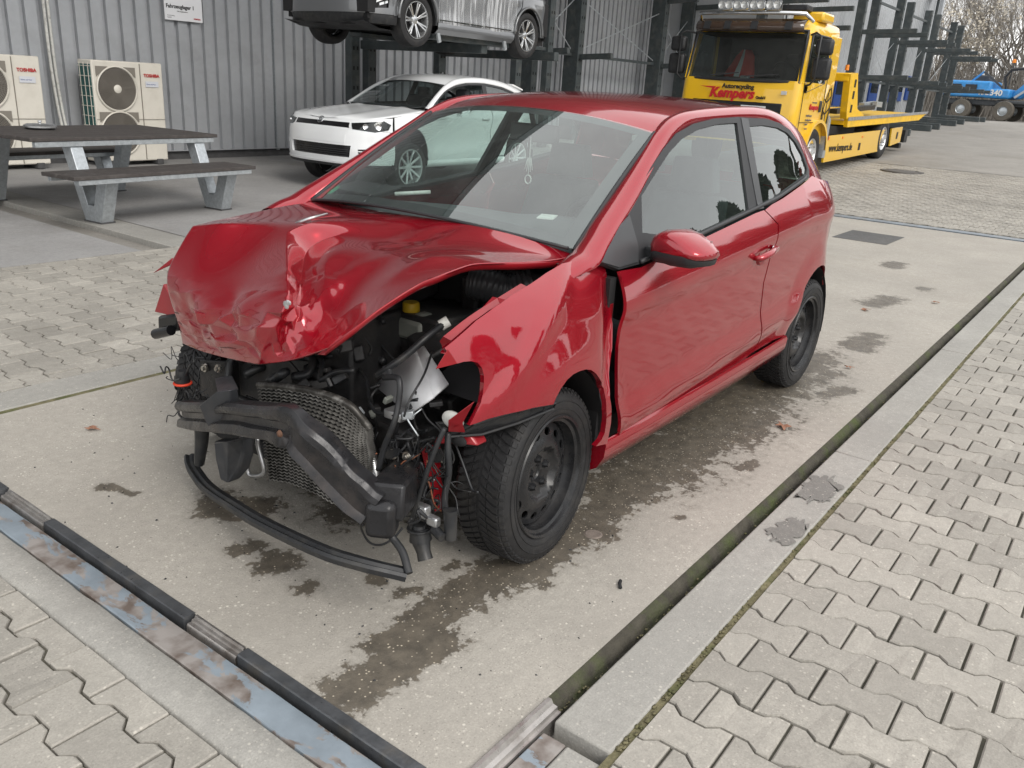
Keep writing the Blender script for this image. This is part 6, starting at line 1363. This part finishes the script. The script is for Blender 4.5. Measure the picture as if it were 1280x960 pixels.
# upper body, above the frame of the photograph: bonnet, glasshouse, roof
b = MB(); b.grid([[(x-.1*abs(t)**3*(x > .3),t*w_,z-.05*abs(t)**3) for t in np.linspace(-1,1,11)] for x,z,w_ in ((.90,.80,.55),(.70,.90,.74),(.2,.97,.80),(-.55,1.04,.76))]); b.build('bonnet', M['gpaint'], sv, 180)
b = MB(); rings = [[(-.5,-.78,1.0),(-.5,.78,1.0),(-3.5,.80,1.0),(-3.5,-.80,1.0)],[(-1.35,-.62,1.46),(-1.35,.62,1.46),(-3.2,.62,1.48),(-3.2,-.62,1.48)]]; b.loft(rings); b.build('window_band', M['glass_dark'], sv, 0)
b = MB(); b.loft([[(-1.32,-.63,1.46),(-1.32,.63,1.46),(-3.22,.63,1.48),(-3.22,-.63,1.48)],[(-1.6,-.50,1.53),(-1.6,.50,1.53),(-3.1,.50,1.53),(-3.1,-.50,1.53)]]); b.build('roof', M['gpaint'], sv, 30, bevel=.03)
b = MB(); b.grid([[(-3.52+.1*abs(t)**4,t*.8,z) for t in np.linspace(-1,1,7)] for z in (.3,.7,1.02)]); b.build('tailgate', M['gpaint'], sv, 60)
b = MB(); b.box((-1.35,0,.30),(4.2,1.45,.14)); b.box((.35,0,.45),(.9,1.5,.3)); b.box((-1.3,0,.62),(4.3,1.6,.5)); b.build('underbody', M['dark'], sv, 0)
b = MB(); b.grid([[(x,t*.75,z+.01*math.sin(9*t+x*5)) for t in np.linspace(-1,1,12)] for x,z in ((.88,.26),(.6,.20),(.3,.19),(.0,.21),(-.3,.22))]); b.build('engine_tray', M['engine'], sv, 60)
# clear film hanging over the doors with milky streaks
def film():
    m = bpy.data.materials.new('stretch film'); m.use_nodes = True; nt = m.node_tree; N = nt.nodes; L = nt.links; N.clear(); o = N.new('ShaderNodeOutputMaterial'); mx = N.new('ShaderNodeMixShader'); t = N.new('ShaderNodeBsdfTransparent'); p = N.new('ShaderNodeBsdfPrincipled'); p.inputs['Base Color'].default_value = (.75,.77,.79,1); p.inputs['Roughness'].default_value = .22
    tc = N.new('ShaderNodeTexCoord'); mp = N.new('ShaderNodeMapping'); mp.inputs['Scale'].default_value = (22,1,1.6); mp.inputs['Rotation'].default_value = (0,R(12),0); n = N.new('ShaderNodeTexNoise'); n.inputs['Scale'].default_value = 1.; n.inputs['Detail'].default_value = 6; n.inputs['Distortion'].default_value = .6; L.new(tc.outputs['Object'],mp.inputs[0]); L.new(mp.outputs[0],n.inputs['Vector'])
    mr = N.new('ShaderNodeMapRange'); mr.inputs[1].default_value = .47; mr.inputs[2].default_value = .68; mr.inputs[3].default_value = .14; mr.inputs[4].default_value = .70; L.new(n.outputs['Fac'],mr.inputs[0]); L.new(mr.outputs[0],mx.inputs[0]); L.new(t.outputs[0],mx.inputs[1]); L.new(p.outputs[0],mx.inputs[2]); L.new(mx.outputs[0],o.inputs[0]); return m
b = MB(); G = []
for x in np.linspace(-.46,-2.36,60):
    row = []
    for k,z in enumerate(np.linspace(1.0,.30,14)):
        row.append((x,VF(x,max(z,.35))+.014+.010*noise.noise(Vector((x*9,z*2,1)))-(.10*((.36-z)/.06)**1 if z < .36 else 0)*.6,z-.03*math.sin(x*6)*(k/13.)))
    G.append(row)
b.grid(G); b.build('stretch_film', film(), sv, 180)
for s_ in (1,-1):
    for cx in (0,-2.7):
        alloy_wheel(sv,(cx,s_*.79,.34),.345,.225,.232,7,s_,twin=True,mt=M['alloy'],spoke_w=.022)
        b = MB(); b.grid([[(cx+.39*math.cos(a),s_*y,.34+.395*math.sin(a)) for y in (.5,.90)] for a in np.linspace(-.1,PI+.1,14)]); b.build('wheel_liner', M['dark'], sv, 60)
# ---------------------------------------------------------------- yellow tow truck
M['yel'] = car_paint('yellow truck paint', (.78,.46,.008), 0., .38, dust=.07, orange=.0); M['yel2'] = mat('yellow frame paint', (.74,.44,.01), .42, var=.1, dirt=(.35,.26,.08), dscale=5, damt=.4)
M['visor'] = mat('smoked brown visor', (.055,.035,.025), .12, coat=.6); M['lampglass'] = mat('lamp glass', (.62,.63,.62), .12, .4); M['hiviz'] = mat('orange red vest', (.65,.04,.02), .8); M['hiviz2'] = mat('reflective stripe', (.6,.6,.58), .5)
tk = empty('tow_truck', (-15.26,-6.41,.10), 0, 'yellow flatbed tow truck with red lettering parked behind the red car', 'tow truck')
tz = .09
def cab_section(z, x0, hw, x1=-1.86, r_=.14): 
    pts = []; n = 5
    for (cx,cy,a0) in ((x0-r_,hw-r_,0),(x1+.05,hw-.05,PI/2),(x1+.05,-hw+.05,PI),(x0-r_,-hw+r_,1.5*PI)):
        rr_ = r_ if cx > -1 else .05
        for k in range(n): a = a0+(PI/2)*k/(n-1); pts.append((cx+rr_*math.cos(a)*(1 if True else 1),cy+rr_*math.sin(a),z))
    return pts
secs = [(.55,.0,1.08),(.95,.02,1.12),(1.30,.0,1.13),(1.56,-.03,1.13),(1.62,-.04,1.13)]
b = MB(); b.loft([cab_section(z+tz,x,hw) for z,x,hw in secs]); cab = b.build('cab', M['yel'], tk, 50)
# upper cab: roof, pillars, rear wall; the windscreen closes the front
b = MB(); b.loft([cab_section(z+tz,x,hw,r_=.18) for z,x,hw in ((2.40,-.24,1.07),(2.50,-.30,1.07),(2.60,-.42,1.04),(2.66,-.60,.95),(2.68,-.85,.80))]); b.build('cab_roof', M['yel'], cab, 60)
for s in (1,-1):
    b = MB(); b.loft([[(x+dx,s*(y+dy),z+tz) for dx,dy in ((.0,-.07),(.0,.0),(-.05,.02),(-.16,.02),(-.16,-.05))] for x,y,z in ((-.06,1.10,1.60),(-.16,1.085,2.0),(-.28,1.05,2.42))]); b.build('front_pillar', M['yel'], cab, 50)
    b = MB(); b.box((-1.55,s*1.075,2.02+tz),(.62,.09,.86)); b.build('rear_pillar', M['yel'], cab, 30, bevel=.02)
    b = MB(); b.prism([(-.22,1.52),(-.30,1.46),(-.50,1.50),(-1.24,1.64),(-1.24,2.40),(-.34,2.40)],s*1.085,s*1.10,lambda u,v,w_:(u,w_,v+tz)); b.build('side_window', M['glass_dark'], cab, 0)
    b = MB(); b.tube([(-.20,s*1.112,1.52+tz),(-.30,s*1.112,1.45+tz),(-.52,s*1.112,1.49+tz),(-1.25,s*1.112,1.63+tz),(-1.25,s*1.10,2.40+tz),(-.33,s*1.09,2.40+tz)],.022,6,closed=True); b.build('window_seal', M['trim'], cab, 60)
    b = MB(); b.tube([(-.18,s*1.136,.65+tz),(-.17,s*1.14,1.3+tz),(-.16,s*1.136,1.6+tz)],.006,4); b.tube([(-1.34,s*1.136,.95+tz),(-1.34,s*1.14,1.6+tz),(-1.34,s*1.12,2.4+tz)],.006,4); b.tube([(-.18,s*1.136,.95+tz),(-1.34,s*1.136,.95+tz)],.006,4); b.build('door_seam', M['dark'], cab, 60)
    b = MB(); b.box((-1.18,s*1.142,1.23+tz),(.10,.03,.20)); b.build('door_handle', M['trim'], cab, 30, bevel=.02)
    b = MB(); b.box((-.26,s*1.10,1.50+tz),(.22,.06,.16)); b.build('mirror_bracket', M['trim'], cab, 30, bevel=.02)
    for z0,z1,ww in ((2.06,2.32,.30),(1.66,2.02,.32)):
        b = MB(); b.box((-.20,s*1.36,(z0+z1)/2+tz),(.14,ww,z1-z0)); b.build('wing_mirror', M['black'], cab, 30, bevel=.05)
    b = MB(); b.tube([(-.25,s*1.08,2.38+tz),(-.15,s*1.20,2.41+tz),(-.13,s*1.30,2.36+tz),(-.12,s*1.30,1.66+tz),(-.16,s*1.22,1.58+tz),(-.24,s*1.10,1.55+tz)],.018,6); b.build('mirror_arm', M['trim'], cab, 60)
    # wheel arch, step and front wheel
    b = MB(); G = []
    for k,a in enumerate(np.linspace(.10,PI*.98,14)): G.append([(-1.18+.62*math.cos(a),s*y,.47+.60*math.sin(a)+tz*.3) for y in (.95,1.16,1.20)]+[(-1.18+.56*math.cos(a),s*1.20,.47+.54*math.sin(a)+tz*.3)])
    b.grid(G); b.build('wheel_arch', M['yel'], cab, 40)
    b = MB(); b.prism([(-1.70,.30),(-1.86,.30),(-1.86,1.0),(-1.74,1.08)],s*1.08,s*1.17,lambda u,v,w_:(u,w_,v+tz)); b.build('mud_guard', M['galv'], tk, 0)
b = MB(); b.box((-1.84,0,2.0+tz),(.05,2.1,1.0)); b.build('cab_back', M['yel'], cab, 0)
b = MB(); b.box((-1.78,0,2.0+tz),(.04,2.0,.92)); b.box((-1.0,0,2.385+tz),(1.5,2.04,.02)); b.box((-1.0,0,1.63+tz),(1.55,2.05,.03)); b.build('cab_lining', M['dash'], cab, 0)
for s in (1,-1): b = MB(); b.box((-1.52,s*1.02,2.0+tz),(.56,.015,.86)); b.build('door_lining', M['dash'], cab, 0)
G = [[(-.045-.035*(1-0)-.19*f+.06*(1-t*t),t*(1.06-.04*f),1.60+.84*f+tz) for t in np.linspace(-1,1,13)] for f in np.linspace(0,1,7)]
b = MB(); b.grid(G); b.build('windscreen', M['glass_dark'], cab, 180)
b = MB(); b.tube([G[0][i] for i in range(13)]+[G[k][12] for k in range(1,7)]+[G[6][i] for i in range(11,-1,-1)]+[G[k][0] for k in range(5,0,-1)],.03,6,closed=True); b.build('windscreen_seal', M['trim'], cab, 60)
b = MB(); b.grid([[(-.20+.19*f*(1-f)*2-.10*f+.11*(1-t*t)+.08,t*1.0,2.40+.22*f+tz) for t in np.linspace(-1,1,13)] for f in np.linspace(0,1,5)]); b.build('sun_visor', M['visor'], cab, 180, solid=.01)
for y in (-.75,-.35,.15,.75): b = MB(); b.box((.04-.06*abs(y),y,2.50+tz),(.03,.12,.14),Matrix.Rotation(R(-20),3,'Y')); b.build('visor_clip', M['trim'], cab, 0)
b = MB(); b.tube([(-.30,-1.02,2.60+tz),(-.10,-.95,2.70+tz),(-.02,-.5,2.71+tz),(-.0,0,2.71+tz),(-.02,.5,2.71+tz),(-.10,.98,2.70+tz),(-.34,1.04,2.60+tz)],.035,10); lb = b.build('light_bar', M['chrome'], cab, 60)
for y in (-.44,-.15,.15,.44):
    b = MB(); b.loft([[(x,y+.13*sy*k,2.83+tz+.075*sz*k) for sy,sz in ((-1,-.8),(-.8,-1),(.8,-1),(1,-.8),(1,.8),(.8,1),(-.8,1),(-1,.8))] for x,k in ((-.12,.6),(-.02,1),(.02,1))]); sp = b.build('spot_lamp', M['chrome'], lb, 40)
    for q in (-.065,.065): b = MB(); b.lathe([(0,.0),(.05,.004),(.062,.012),(.062,-.01)],16,(.022,y+q,2.83+tz),'x'); b.build('lamp_glass', M['lampglass'], sp, 50)
b = MB(); b.box((-.5,.68,2.82+tz),(.3,.45,.10)); b.build('beacon_base', M['black'], cab, 30, bevel=.02); b = MB(); b.box((-.9,.85,2.70+tz),(.6,.55,.16)); b.build('roof_box', M['yel'], cab, 30, bevel=.04)
for y0,y1 in ((-.55,-.02),(.10,.70)): b = MB(); b.beam((.03,y0,1.66+tz),(.015,y1,1.72+tz),.02,.02); b.build('wiper', M['trim'], cab, 0)
# front panel: lettering, seam, dark grille and plate
rt_ = frame_rot((0,1,0),(0,0,1)); xf = .018
b = MB(); b.box((.004,0,1.14+tz),(.03,1.70,.20)); b.build('grille', M['lamp_dark'], cab, 30, bevel=.015)
b = MB(); b.box((.024,.34,1.13+tz),(.012,.46,.10)); b.build('number_plate', mat('plate white',(.6,.62,.64),.4), cab, 0)
b = MB(); b.box((.0,0,.80+tz),(.10,2.06,.34)); b.build('front_bumper', M['yel'], cab, 30, bevel=.05)
b = MB(); b.box((.016,.86,1.42+tz),(.015,.10,.06)); b.build('position_lamp', M['lampglass'], cab, 0)
fl = empty('front_lettering'); fl.parent = cab
text('lettering','Autorecycling',.105,M['ink'],fl,(.012,-.30,1.475+tz-.02),rt_,.004,.004,sx=1.02)
text('lettering','Kempers',.235,M['ink_red'],fl,(.020,-.53,1.315+tz-.02),rt_,.004,.010,shear=.25,sx=.98)
text('lettering','GmbH',.065,M['ink'],fl,(.020,.36,1.318+tz-.02),rt_,.004,.003)
b = MB(); b.prism([(-.74,1.47),(-.42,1.47),(-.44,1.435),(-.56,1.445)],0,.006,lambda u,v,w_:(.014+w_,u,v+tz)); b.build('lettering', M['ink_red'], fl, 0)
rs_ = frame_rot((-1,0,0),(0,0,1))
text('side_lettering','Kempers',.13,M['ink_red'],cab,(-.60,1.140,1.17+tz),rs_,.003,.004,shear=.2)
text('side_lettering','Autorecycling',.045,M['ink_grey'],cab,(-.72,1.140,1.28+tz),rs_,.002)
for k,t_ in enumerate(('Unfallfahrzeuge','Abschleppdienst','Ankauf','Verkauf')): text('side_lettering',t_,.05,M['ink_grey'],cab,(-.50,1.136,1.05-.075*k+tz),rs_,.002)
b = MB(); arc = [(-1.42,1.143,.98),(-1.40,1.143,1.25),(-1.52,1.143,1.50),(-1.66,1.143,1.62),(-1.74,1.143,1.52),(-1.76,1.143,1.25),(-1.72,1.143,.98)]
b.tube([(x,y-.01,z+tz-.05) for x,y,z in arc],.010,4)
for z in (1.15,1.36): b.tube([(-1.40,1.134,z+tz),(-1.54,1.134,z-.05+tz),(-1.74,1.134,z+.06+tz)],.012,4)
b.tube([(-1.55,1.134,.95+tz),(-1.58,1.134,1.55+tz)],.006,4); b.build('tyre_mark_decal', M['ink'], cab, 60)
# cabin contents
b = MB(); b.box((-.55,0,1.52+tz),(.7,1.95,.20)); b.build('dashboard', M['dash'], cab, 30, bevel=.05)
b = MB(); b.box((-.24,0,1.63+tz),(.10,.16,.10)); b.build('navigation_unit', M['galv'], cab, 30, bevel=.02)
for y in (-.55,.55): b = MB(); b.box((-1.45,y,1.70+tz),(.25,.55,.85)); b.build('seat', M['cloth'], cab, 30, bevel=.08)
b = MB(); G = []
for f,(hw,x) in enumerate([(.10,-.70),(.19,-.66),(.22,-.60),(.27,-.52),(.30,-.46)]): G.append([(x-.10*t*t+.015*math.sin(7*t+f),-.26+hw*t,2.14-f*.12+tz) for t in np.linspace(-1,1,13)])
b.grid(G); b.build('safety_vest', M['hiviz'], cab, 180, solid=.02)
b = MB(); b.grid([[tuple(Vector(G[f][j])+Vector((.012,0,0))) for j in (5,6,7)] for f in range(5)]); b.build('vest_stripe', M['hiviz2'], cab, 180)
b = MB(); c_ = Vector((-.80,.52,1.78+tz)); b.tube([c_+Vector((math.sin(a)*.14,math.cos(a)*.22,math.sin(a)*.17)) for a in np.linspace(0,2*PI,24,endpoint=False)],.018,6,closed=True); b.build('steering_wheel', M['trim'], cab, 60)
# chassis and bed
b = MB(); b.box((-5.2,0,.72),(7.2,.85,.26)); b.box((-3.0,0,.88),(2.6,1.9,.16)); b.build('chassis', M['dark'], tk, 0)
bed = empty('flat_bed'); bed.parent = tk
def bedpt(x,z): return z+(-(x+3.0))*.026
b = MB(); b.prism([(-3.05,1.02),(-10.05,1.22),(-9.2,1.02+.0),(-3.10,.86)],1.06,1.14,lambda u,v,w_:(u,w_,v+tz)); b.build('bed_side', M['yel2'], bed, 0)
b = MB(); b.prism([(-3.05,1.02),(-10.05,1.22),(-9.2,1.02+.0),(-3.10,.86)],-1.14,-1.06,lambda u,v,w_:(u,w_,v+tz)); b.build('bed_side', M['yel2'], bed, 0)
b = MB(); b.prism([(-3.05,1.055),(-10.05,1.245),(-10.0,1.185),(-3.05,.985)],1.142,1.152,lambda u,v,w_:(u,w_,v+tz)); b.build('silver_stripe', M['alu'], bed, 0)
b = MB(); b.prism([(-3.05,.98),(-9.9,1.18),(-9.9,1.12),(-3.05,.90)],-1.06,1.06,lambda u,v,w_:(u,w_,v+tz)); b.build('bed_floor', M['yel2'], bed, 0)
for s in (1,-1):
    b = MB(); b.prism([(-2.74,1.86),(-3.20,1.90),(-3.60,1.22),(-4.2,1.10),(-2.98,1.02),(-2.90,1.15)],s*1.0,s*1.13,lambda u,v,w_:(u,w_,v+tz)); hb_ = b.build('headboard_post', M['yel2'], bed, 0)
    for z in (1.70,1.48,1.22): b = MB(); b.box((-3.13-.05*(1.7-z),s*1.132,z+tz),(.11,.008,.15)); b.build('slot', M['dark'], hb_, 0)
b = MB(); b.box((-2.85,0,1.80+tz),(.20,2.2,.16)); b.build('headboard_beam', M['yel2'], bed, 30, bevel=.02)
b = MB(); b.tube([(-2.2,.9,.95+tz),(-2.05,1.0,1.4+tz),(-2.3,.9,1.65+tz),(-2.75,.8,1.6+tz)],.03,8); b.build('hydraulic_hose', M['black'], tk, 60)
b = MB(); b.beam((-3.9,.55,1.14+tz),(-6.6,.60,1.27+tz),.18,.10); b.build('ramp_rail', M['black'], bed, 0); b = MB(); b.beam((-6.3,.45,1.30+tz),(-7.3,.5,1.36+tz),.12,.10); b.box((-7.0,.62,1.34+tz),(.5,.10,.12)); b.build('winch_hook', M['galv'], bed, 0)
b = MB(); b.lathe([(0,.1),(.035,.1),(.04,.0)],10,(-2.85,1.0,1.93+tz),'z'); b.build('orange_beacon', mat('amber lamp',(.7,.22,.02),.3), bed, 50)
for s in (1,-1):
    b = MB(); b.prism([(-1.96,.70),(-6.18,.80),(-5.93,.56),(-5.88,.32),(-2.0,.20)],s*1.08,s*1.12,lambda u,v,w_:(u,w_,v+tz)); sk_ = b.build('side_skirt', M['yel'], tk, 0)
    b = MB(); b.prism([(-6.78,.82),(-7.78,.86),(-7.78,.50),(-6.85,.42)],s*1.08,s*1.12,lambda u,v,w_:(u,w_,v+tz)); b.build('rear_skirt', M['yel'], tk, 0)
    b = MB(); b.box((-7.35,s*1.124,.66+tz),(.12,.01,.16)); b.build('reflector', M['trim'], tk, 0)
    for x in (-3.0,-4.4): b = MB(); b.box((x,s*1.126,.66+tz),(.08,.012,.04)); b.build('marker_lamp', bpy.data.materials['amber lamp'], tk, 0)
    b = MB(); G = [[(-6.15+.60*math.cos(a),s*y,.45+.58*math.sin(a)) for y in (.75,1.12)] for a in np.linspace(.25,PI-.1,12)]; b.grid(G); b.build('rear_mudguard', M['black'], tk, 60)
text('web_lettering','www.kempers.de',.21,M['ink'],tk,(-2.20,1.124,.40+tz),rs_,.002,.004,sx=1.05)
b = MB(); b.box((-4.28,1.124,.46+tz),(.14,.004,.15)); b.build('logo_patch', M['ink'], tk, 0)
b = MB(); b.box((-8.1,0,.70+tz),(.5,1.9,.24)); b.box((-8.6,0,.38+tz),(.20,1.9,.12)); b.box((-8.6,.9,.62+tz),(.3,.3,.3)); b.build('rear_underrun', M['black'], tk, 0)
for x,s,dz in ((-1.18,1,0),(-1.18,-1,0),(-6.15,1,.0),(-6.15,-1,.0)):
    e = empty('wheel'); e.parent = tk; e.location = (x,s*.98,.455+zg(-15.26+x)-.10)
    b = MB(); b.lathe([(.26,-.13),(.30,-.145),(.42,-.14),(.448,-.11),(.455,0),(.448,.11),(.42,.14),(.30,.145),(.26,.13)],40,(0,0,0),'y'); b.build('tyre', M['rubber'], e, 50)
    b = MB(); b.lathe([(.265,s*.12),(.255,s*.14),(.235,s*.12),(.22,s*(.02 if x < -2 else .08)),(.12,s*(-.02 if x < -2 else .12)),(.10,s*.10),(.08,s*.15),(0,s*.16)],32,(0,0,0),'y'); rm = b.build('rim', M['alloy_w'], e, 40)
    b = MB()
    for a in np.linspace(0,2*PI,10,endpoint=False): b.lathe([(0,s*.15),(.018,s*.145),(.02,s*.06)],8,(.165*math.cos(a),0,.165*math.sin(a)),'y')
    b.build('wheel_nut', M['chrome'], rm, 40)['kind'] = 'stuff'
for s in (1,): b = MB(); b.tube([(-1.90,1.02,.74+tz),(-1.90,1.16,.74+tz)],.06,10); b.build('fuel_cap', M['black'], tk, 50); b = MB(); b.box((-1.92,1.15,.66+tz),(.06,.06,.07)); b.build('side_marker', bpy.data.materials['amber lamp'], tk, 0)
# ---------------------------------------------------------------- blue wheeled excavator
M['xblue'] = mat('blue machine paint', (.03,.22,.52), .4, var=.15, dirt=(.25,.27,.28), dscale=3, damt=.25); M['xdark'] = mat('dark machine frame', (.05,.055,.06), .6, var=.2)
ex = empty('excavator', (-56.5,-8.75,zg(-56.5)), R(83), 'blue wheeled excavator standing in front of the bare trees', 'excavator')
# local x runs to the right in the picture
b = MB(); b.box((0,0,.92),(4.3,1.5,.30)); b.box((1.6,0,1.0),(1.9,1.8,.2)); b.build('undercarriage', M['xdark'], ex, 30, bevel=.06)
b = MB(); b.box((-.95,0,1.62),(2.5,2.2,.86),taper=(.97,.95)); b.box((.65,0,1.42),(1.3,2.2,.50)); b.build('engine_housing', M['xblue'], ex, 30, bevel=.10)
for q in (-1.55,-.72): b = MB(); b.box((q,-1.108,1.72),(.60,.04,.26)); b.build('louvre', M['trim'], ex, 0)
text('number_lettering','340',.42,M['hiviz2'],ex,(.32,-1.13,1.32),frame_rot((1,0,0),(0,0,1)),.01,.012); text('brand_lettering','MHL',.26,M['hiviz2'],ex,(-.25,-1.13,1.33),frame_rot((1,0,0),(0,0,1)),.01,.006)
b = MB(); b.tube([(-.9,0,2.0),(-.9,0,2.35)],.10,8); b.build('exhaust', M['xdark'], ex, 30); b = MB(); b.box((-.55,.2,2.2),(.8,.8,.35)); b.build('filter_box', M['xdark'], ex, 30, bevel=.05)
b = MB(); b.beam((-.35,-.6,2.55),(.75,-.6,1.75),.07,.10); b.build('hand_rail', M['xdark'], ex, 0); b = MB(); b.beam((-.9,-.5,2.05),(-.35,-.6,2.55),.06,.10); b.build('hand_rail', M['xblue'], ex, 0)
b = MB(); b.box((2.3,.45,2.15),(1.3,1.1,1.6),taper=(.8,.9)); cb_ = b.build('cab', M['xblue'], ex, 30, bevel=.08); b = MB(); b.box((2.4,-.11,2.25),(1.0,.05,1.0)); b.build('cab_window', M['glass_dark'], cb_, 0)
b = MB(); b.prism([(1.15,1.30),(1.75,1.20),(4.4,4.2),(4.1,4.6)],-.55,-.15,lambda u,v,w_:(u,w_,v)); b.build('boom', M['xblue'], ex, 30, bevel=.04)
b = MB(); b.beam((1.5,-.75,1.25),(3.1,-.75,2.6),.12,.12); b.build('boom_cylinder', M['galv'], ex, 0); b = MB(); b.tube([(.95,-.6,1.7),(.75,-.6,2.3),(1.0,-.6,2.7),(1.9,-.6,2.8),(2.7,-.6,3.2)],.08,6); b.build('boom_hose', M['black'], ex, 60)
b = MB(); b.tube([(1.0,-.5,3.05),(1.0,-.5,1.9)],.025,5); b.build('beacon_post', M['xdark'], ex, 40); b = MB(); b.lathe([(0,.20),(.09,.17),(.10,0)],10,(1.0,-.5,3.05),'z'); b.build('amber_beacon', bpy.data.materials['amber lamp'], ex, 40)
b = MB(); b.box((-2.3,0,.70),(.2,1.9,.5)); b.build('stabiliser', M['xdark'], ex, 0); b = MB(); b.box((2.6,0,.60),(.35,2.2,.7)); b.build('stabiliser', M['xdark'], ex, 0)
for x in (-1.02,1.18):
    for s in (-1,1):
        e = empty('wheel'); e.parent = ex; e.location = (x,s*1.0,.53)
        b = MB(); b.lathe([(.25,-.2),(.50,-.19),(.53,-.12),(.53,.12),(.50,.19),(.25,.2)],28,(0,0,0),'y'); b.build('tyre', mat('dusty tyre',(.10,.09,.075),.9,var=.3) if 'dusty tyre' not in bpy.data.materials else bpy.data.materials['dusty tyre'], e, 50)
        b = MB(); b.lathe([(.28,s*.19),(.22,s*.12),(.10,s*.16),(0,s*.17)],24,(0,0,0),'y'); b.build('rim', M['galv'], e, 50)
# ================================================================ TREES
M['bark'] = mat('grey brown bark', (.17,.155,.135), .9, var=.3, vscale=3); M['twig'] = mat('pale twigs', (.23,.21,.185), .9, var=.3, vscale=2); M['bud'] = mat('dry seed heads', (.42,.38,.31), .9, var=.3, vscale=2); M['green'] = mat('dark evergreen', (.045,.062,.032), .8, var=.4, vscale=2)
def bare_tree(x, y, h, seed, label, bud=.0, sp=.36, lv=5):
    rg = random.Random(seed); z0 = zg(x); e = empty('bare_tree', (x,y,z0-.1), rg.random()*6, label, 'tree', 'leafless trees behind the yard')
    tb_ = MB(); cb = MB(); bb = MB()
    def grow(p, d, L, r_, lvl):
        n = 3; pts = [p]; q = p; dd = d
        for k in range(n):
            dd = (dd+Vector((rg.gauss(0,.13),rg.gauss(0,.13),rg.gauss(.06,.08)))).normalized(); q = q+dd*L/n; pts.append(q)
        (tb_ if lvl < 2 else cb).tube(pts,[r_*(1-.45*k/n) for k in range(n+1)], 6 if lvl < 2 else 3, cap=False)
        if lvl >= lv:
            if bud and rg.random() < bud:
                for _ in range(3):
                    c = q+Vector((rg.gauss(0,.12),rg.gauss(0,.12),rg.gauss(0,.12))); s = rg.uniform(.05,.11); u = Vector((rg.gauss(0,1),rg.gauss(0,1),rg.gauss(0,1))).normalized(); v = u.orthogonal(); bb.add([c-u*s,c+v*s*.6,c+u*s,c-v*s*.6],[(0,1,2,3)])
            return
        m = rg.choice((3,4)) if lvl < 3 else rg.choice((3,3,4))
        for k in range(m):
            t = rg.uniform(.35,1.) if k else 1.; i = min(n-1,int(t*n)); b0 = pts[i].lerp(pts[i+1],t*n-i) if t < 1 else q
            nd = (dd+Vector((rg.gauss(0,sp),rg.gauss(0,sp),rg.gauss(.10,.2)))).normalized(); grow(b0,nd,L*rg.uniform(.55,.85)*(1 if k else 1.05),r_*rg.uniform(.42,.6),lvl+1)
    for s_ in range(rg.choice((2,3,3))):
        grow(Vector((rg.gauss(0,.35),rg.gauss(0,.35),0)),Vector((rg.gauss(0,.14),rg.gauss(0,.14),1)).normalized(),h*.33,.10*h/9,0)
    tb_.build('trunk', M['bark'], e, 60, fixn=False); cb.build('crown', M['twig'], e, 0, fixn=False)
    if bb.v: o = bb.build('seed_heads', M['bud'], e, 0, fixn=False); o['kind'] = 'stuff'
    return e
spots = [(-64,-14.6,8.5,0),(-66,-12.6,10,0),(-63,-11.2,7.5,.3),(-68,-9.6,11,0),(-65,-8.3,9.5,.12),(-70,-6.6,11,0),(-64,-5.6,8,.3),(-68,-3.8,10,0),(-74,-16.5,12,0),(-75,-12.8,12,0),(-74,-9.1,13,0),(-76,-5.6,12,0),(-72,-1.8,11,.1),(-66,-.9,9,0),(-71,2.4,11,0)]
for i,(x,y,h,bd) in enumerate(spots):
    bare_tree(x,y,h,40+i,'leafless grey brown tree in the thicket behind the blue excavator',bd)
# low scrub under the trees
rg = random.Random(5); b = MB()
for k in range(5200):
    x = rg.uniform(-76,-62); y = rg.uniform(-17,3); z = zg(x); h = rg.uniform(.8,4.6); a = rg.gauss(0,.35); c = rg.gauss(0,.35); b.tube([(x,y,z),(x+a*.5*h*.5,y+c*h*.25,z+h*.6),(x+a*h*.6,y+c*h*.6,z+h)],[.026,.017,.006],3,cap=False)
o = b.build('scrub', M['twig'], None, 0, fixn=False); tag(o,kind='stuff')
# evergreens on the other side of the lane (they show in the car's side windows)
def evergreen(x, y, h, seed):
    rg = random.Random(seed); e = empty('evergreen_tree',(x,y,zg(x)),0,'dark evergreen tree across the yard, mirrored in the side windows of the red car','tree','evergreens across the yard'); b = MB(); b.tube([(0,0,0),(.1,0,h*.5),(0,.1,h*.9)],[.16,.11,.03],7); b.build('trunk', M['bark'], e, 60)
    b = MB()
    for k in range(3400):
        f = rg.random()**.8; z = .4+f*(h-.4); rr_ = (h*.30)*(1-f)**.6*(.55+.5*rg.random()); a = rg.random()*6.283; c = Vector((rr_*math.cos(a),rr_*math.sin(a),z)); s = rg.uniform(.14,.34); u = Vector((rg.gauss(0,1),rg.gauss(0,1),rg.gauss(0,.6))).normalized(); v = u.orthogonal()*rg.uniform(.3,.6); b.add([c-u*s,c+v*s,c+u*s,c-v*s],[(0,1,2,3)])
    b.build('crown', M['green'], e, 0, fixn=False)
for i,(az,dd,h) in enumerate([(149,40,8.2),(153,42,9.4),(156.5,39,8.8),(160,43,9.6),(164,41,8.8),(168,44,9.6),(173,42,9.0),(140,38,9.5),(128,36,9.0),(112,34,9.6)]): evergreen(-3+dd*math.cos(R(az)),-1.5+dd*math.sin(R(az)),h,i)
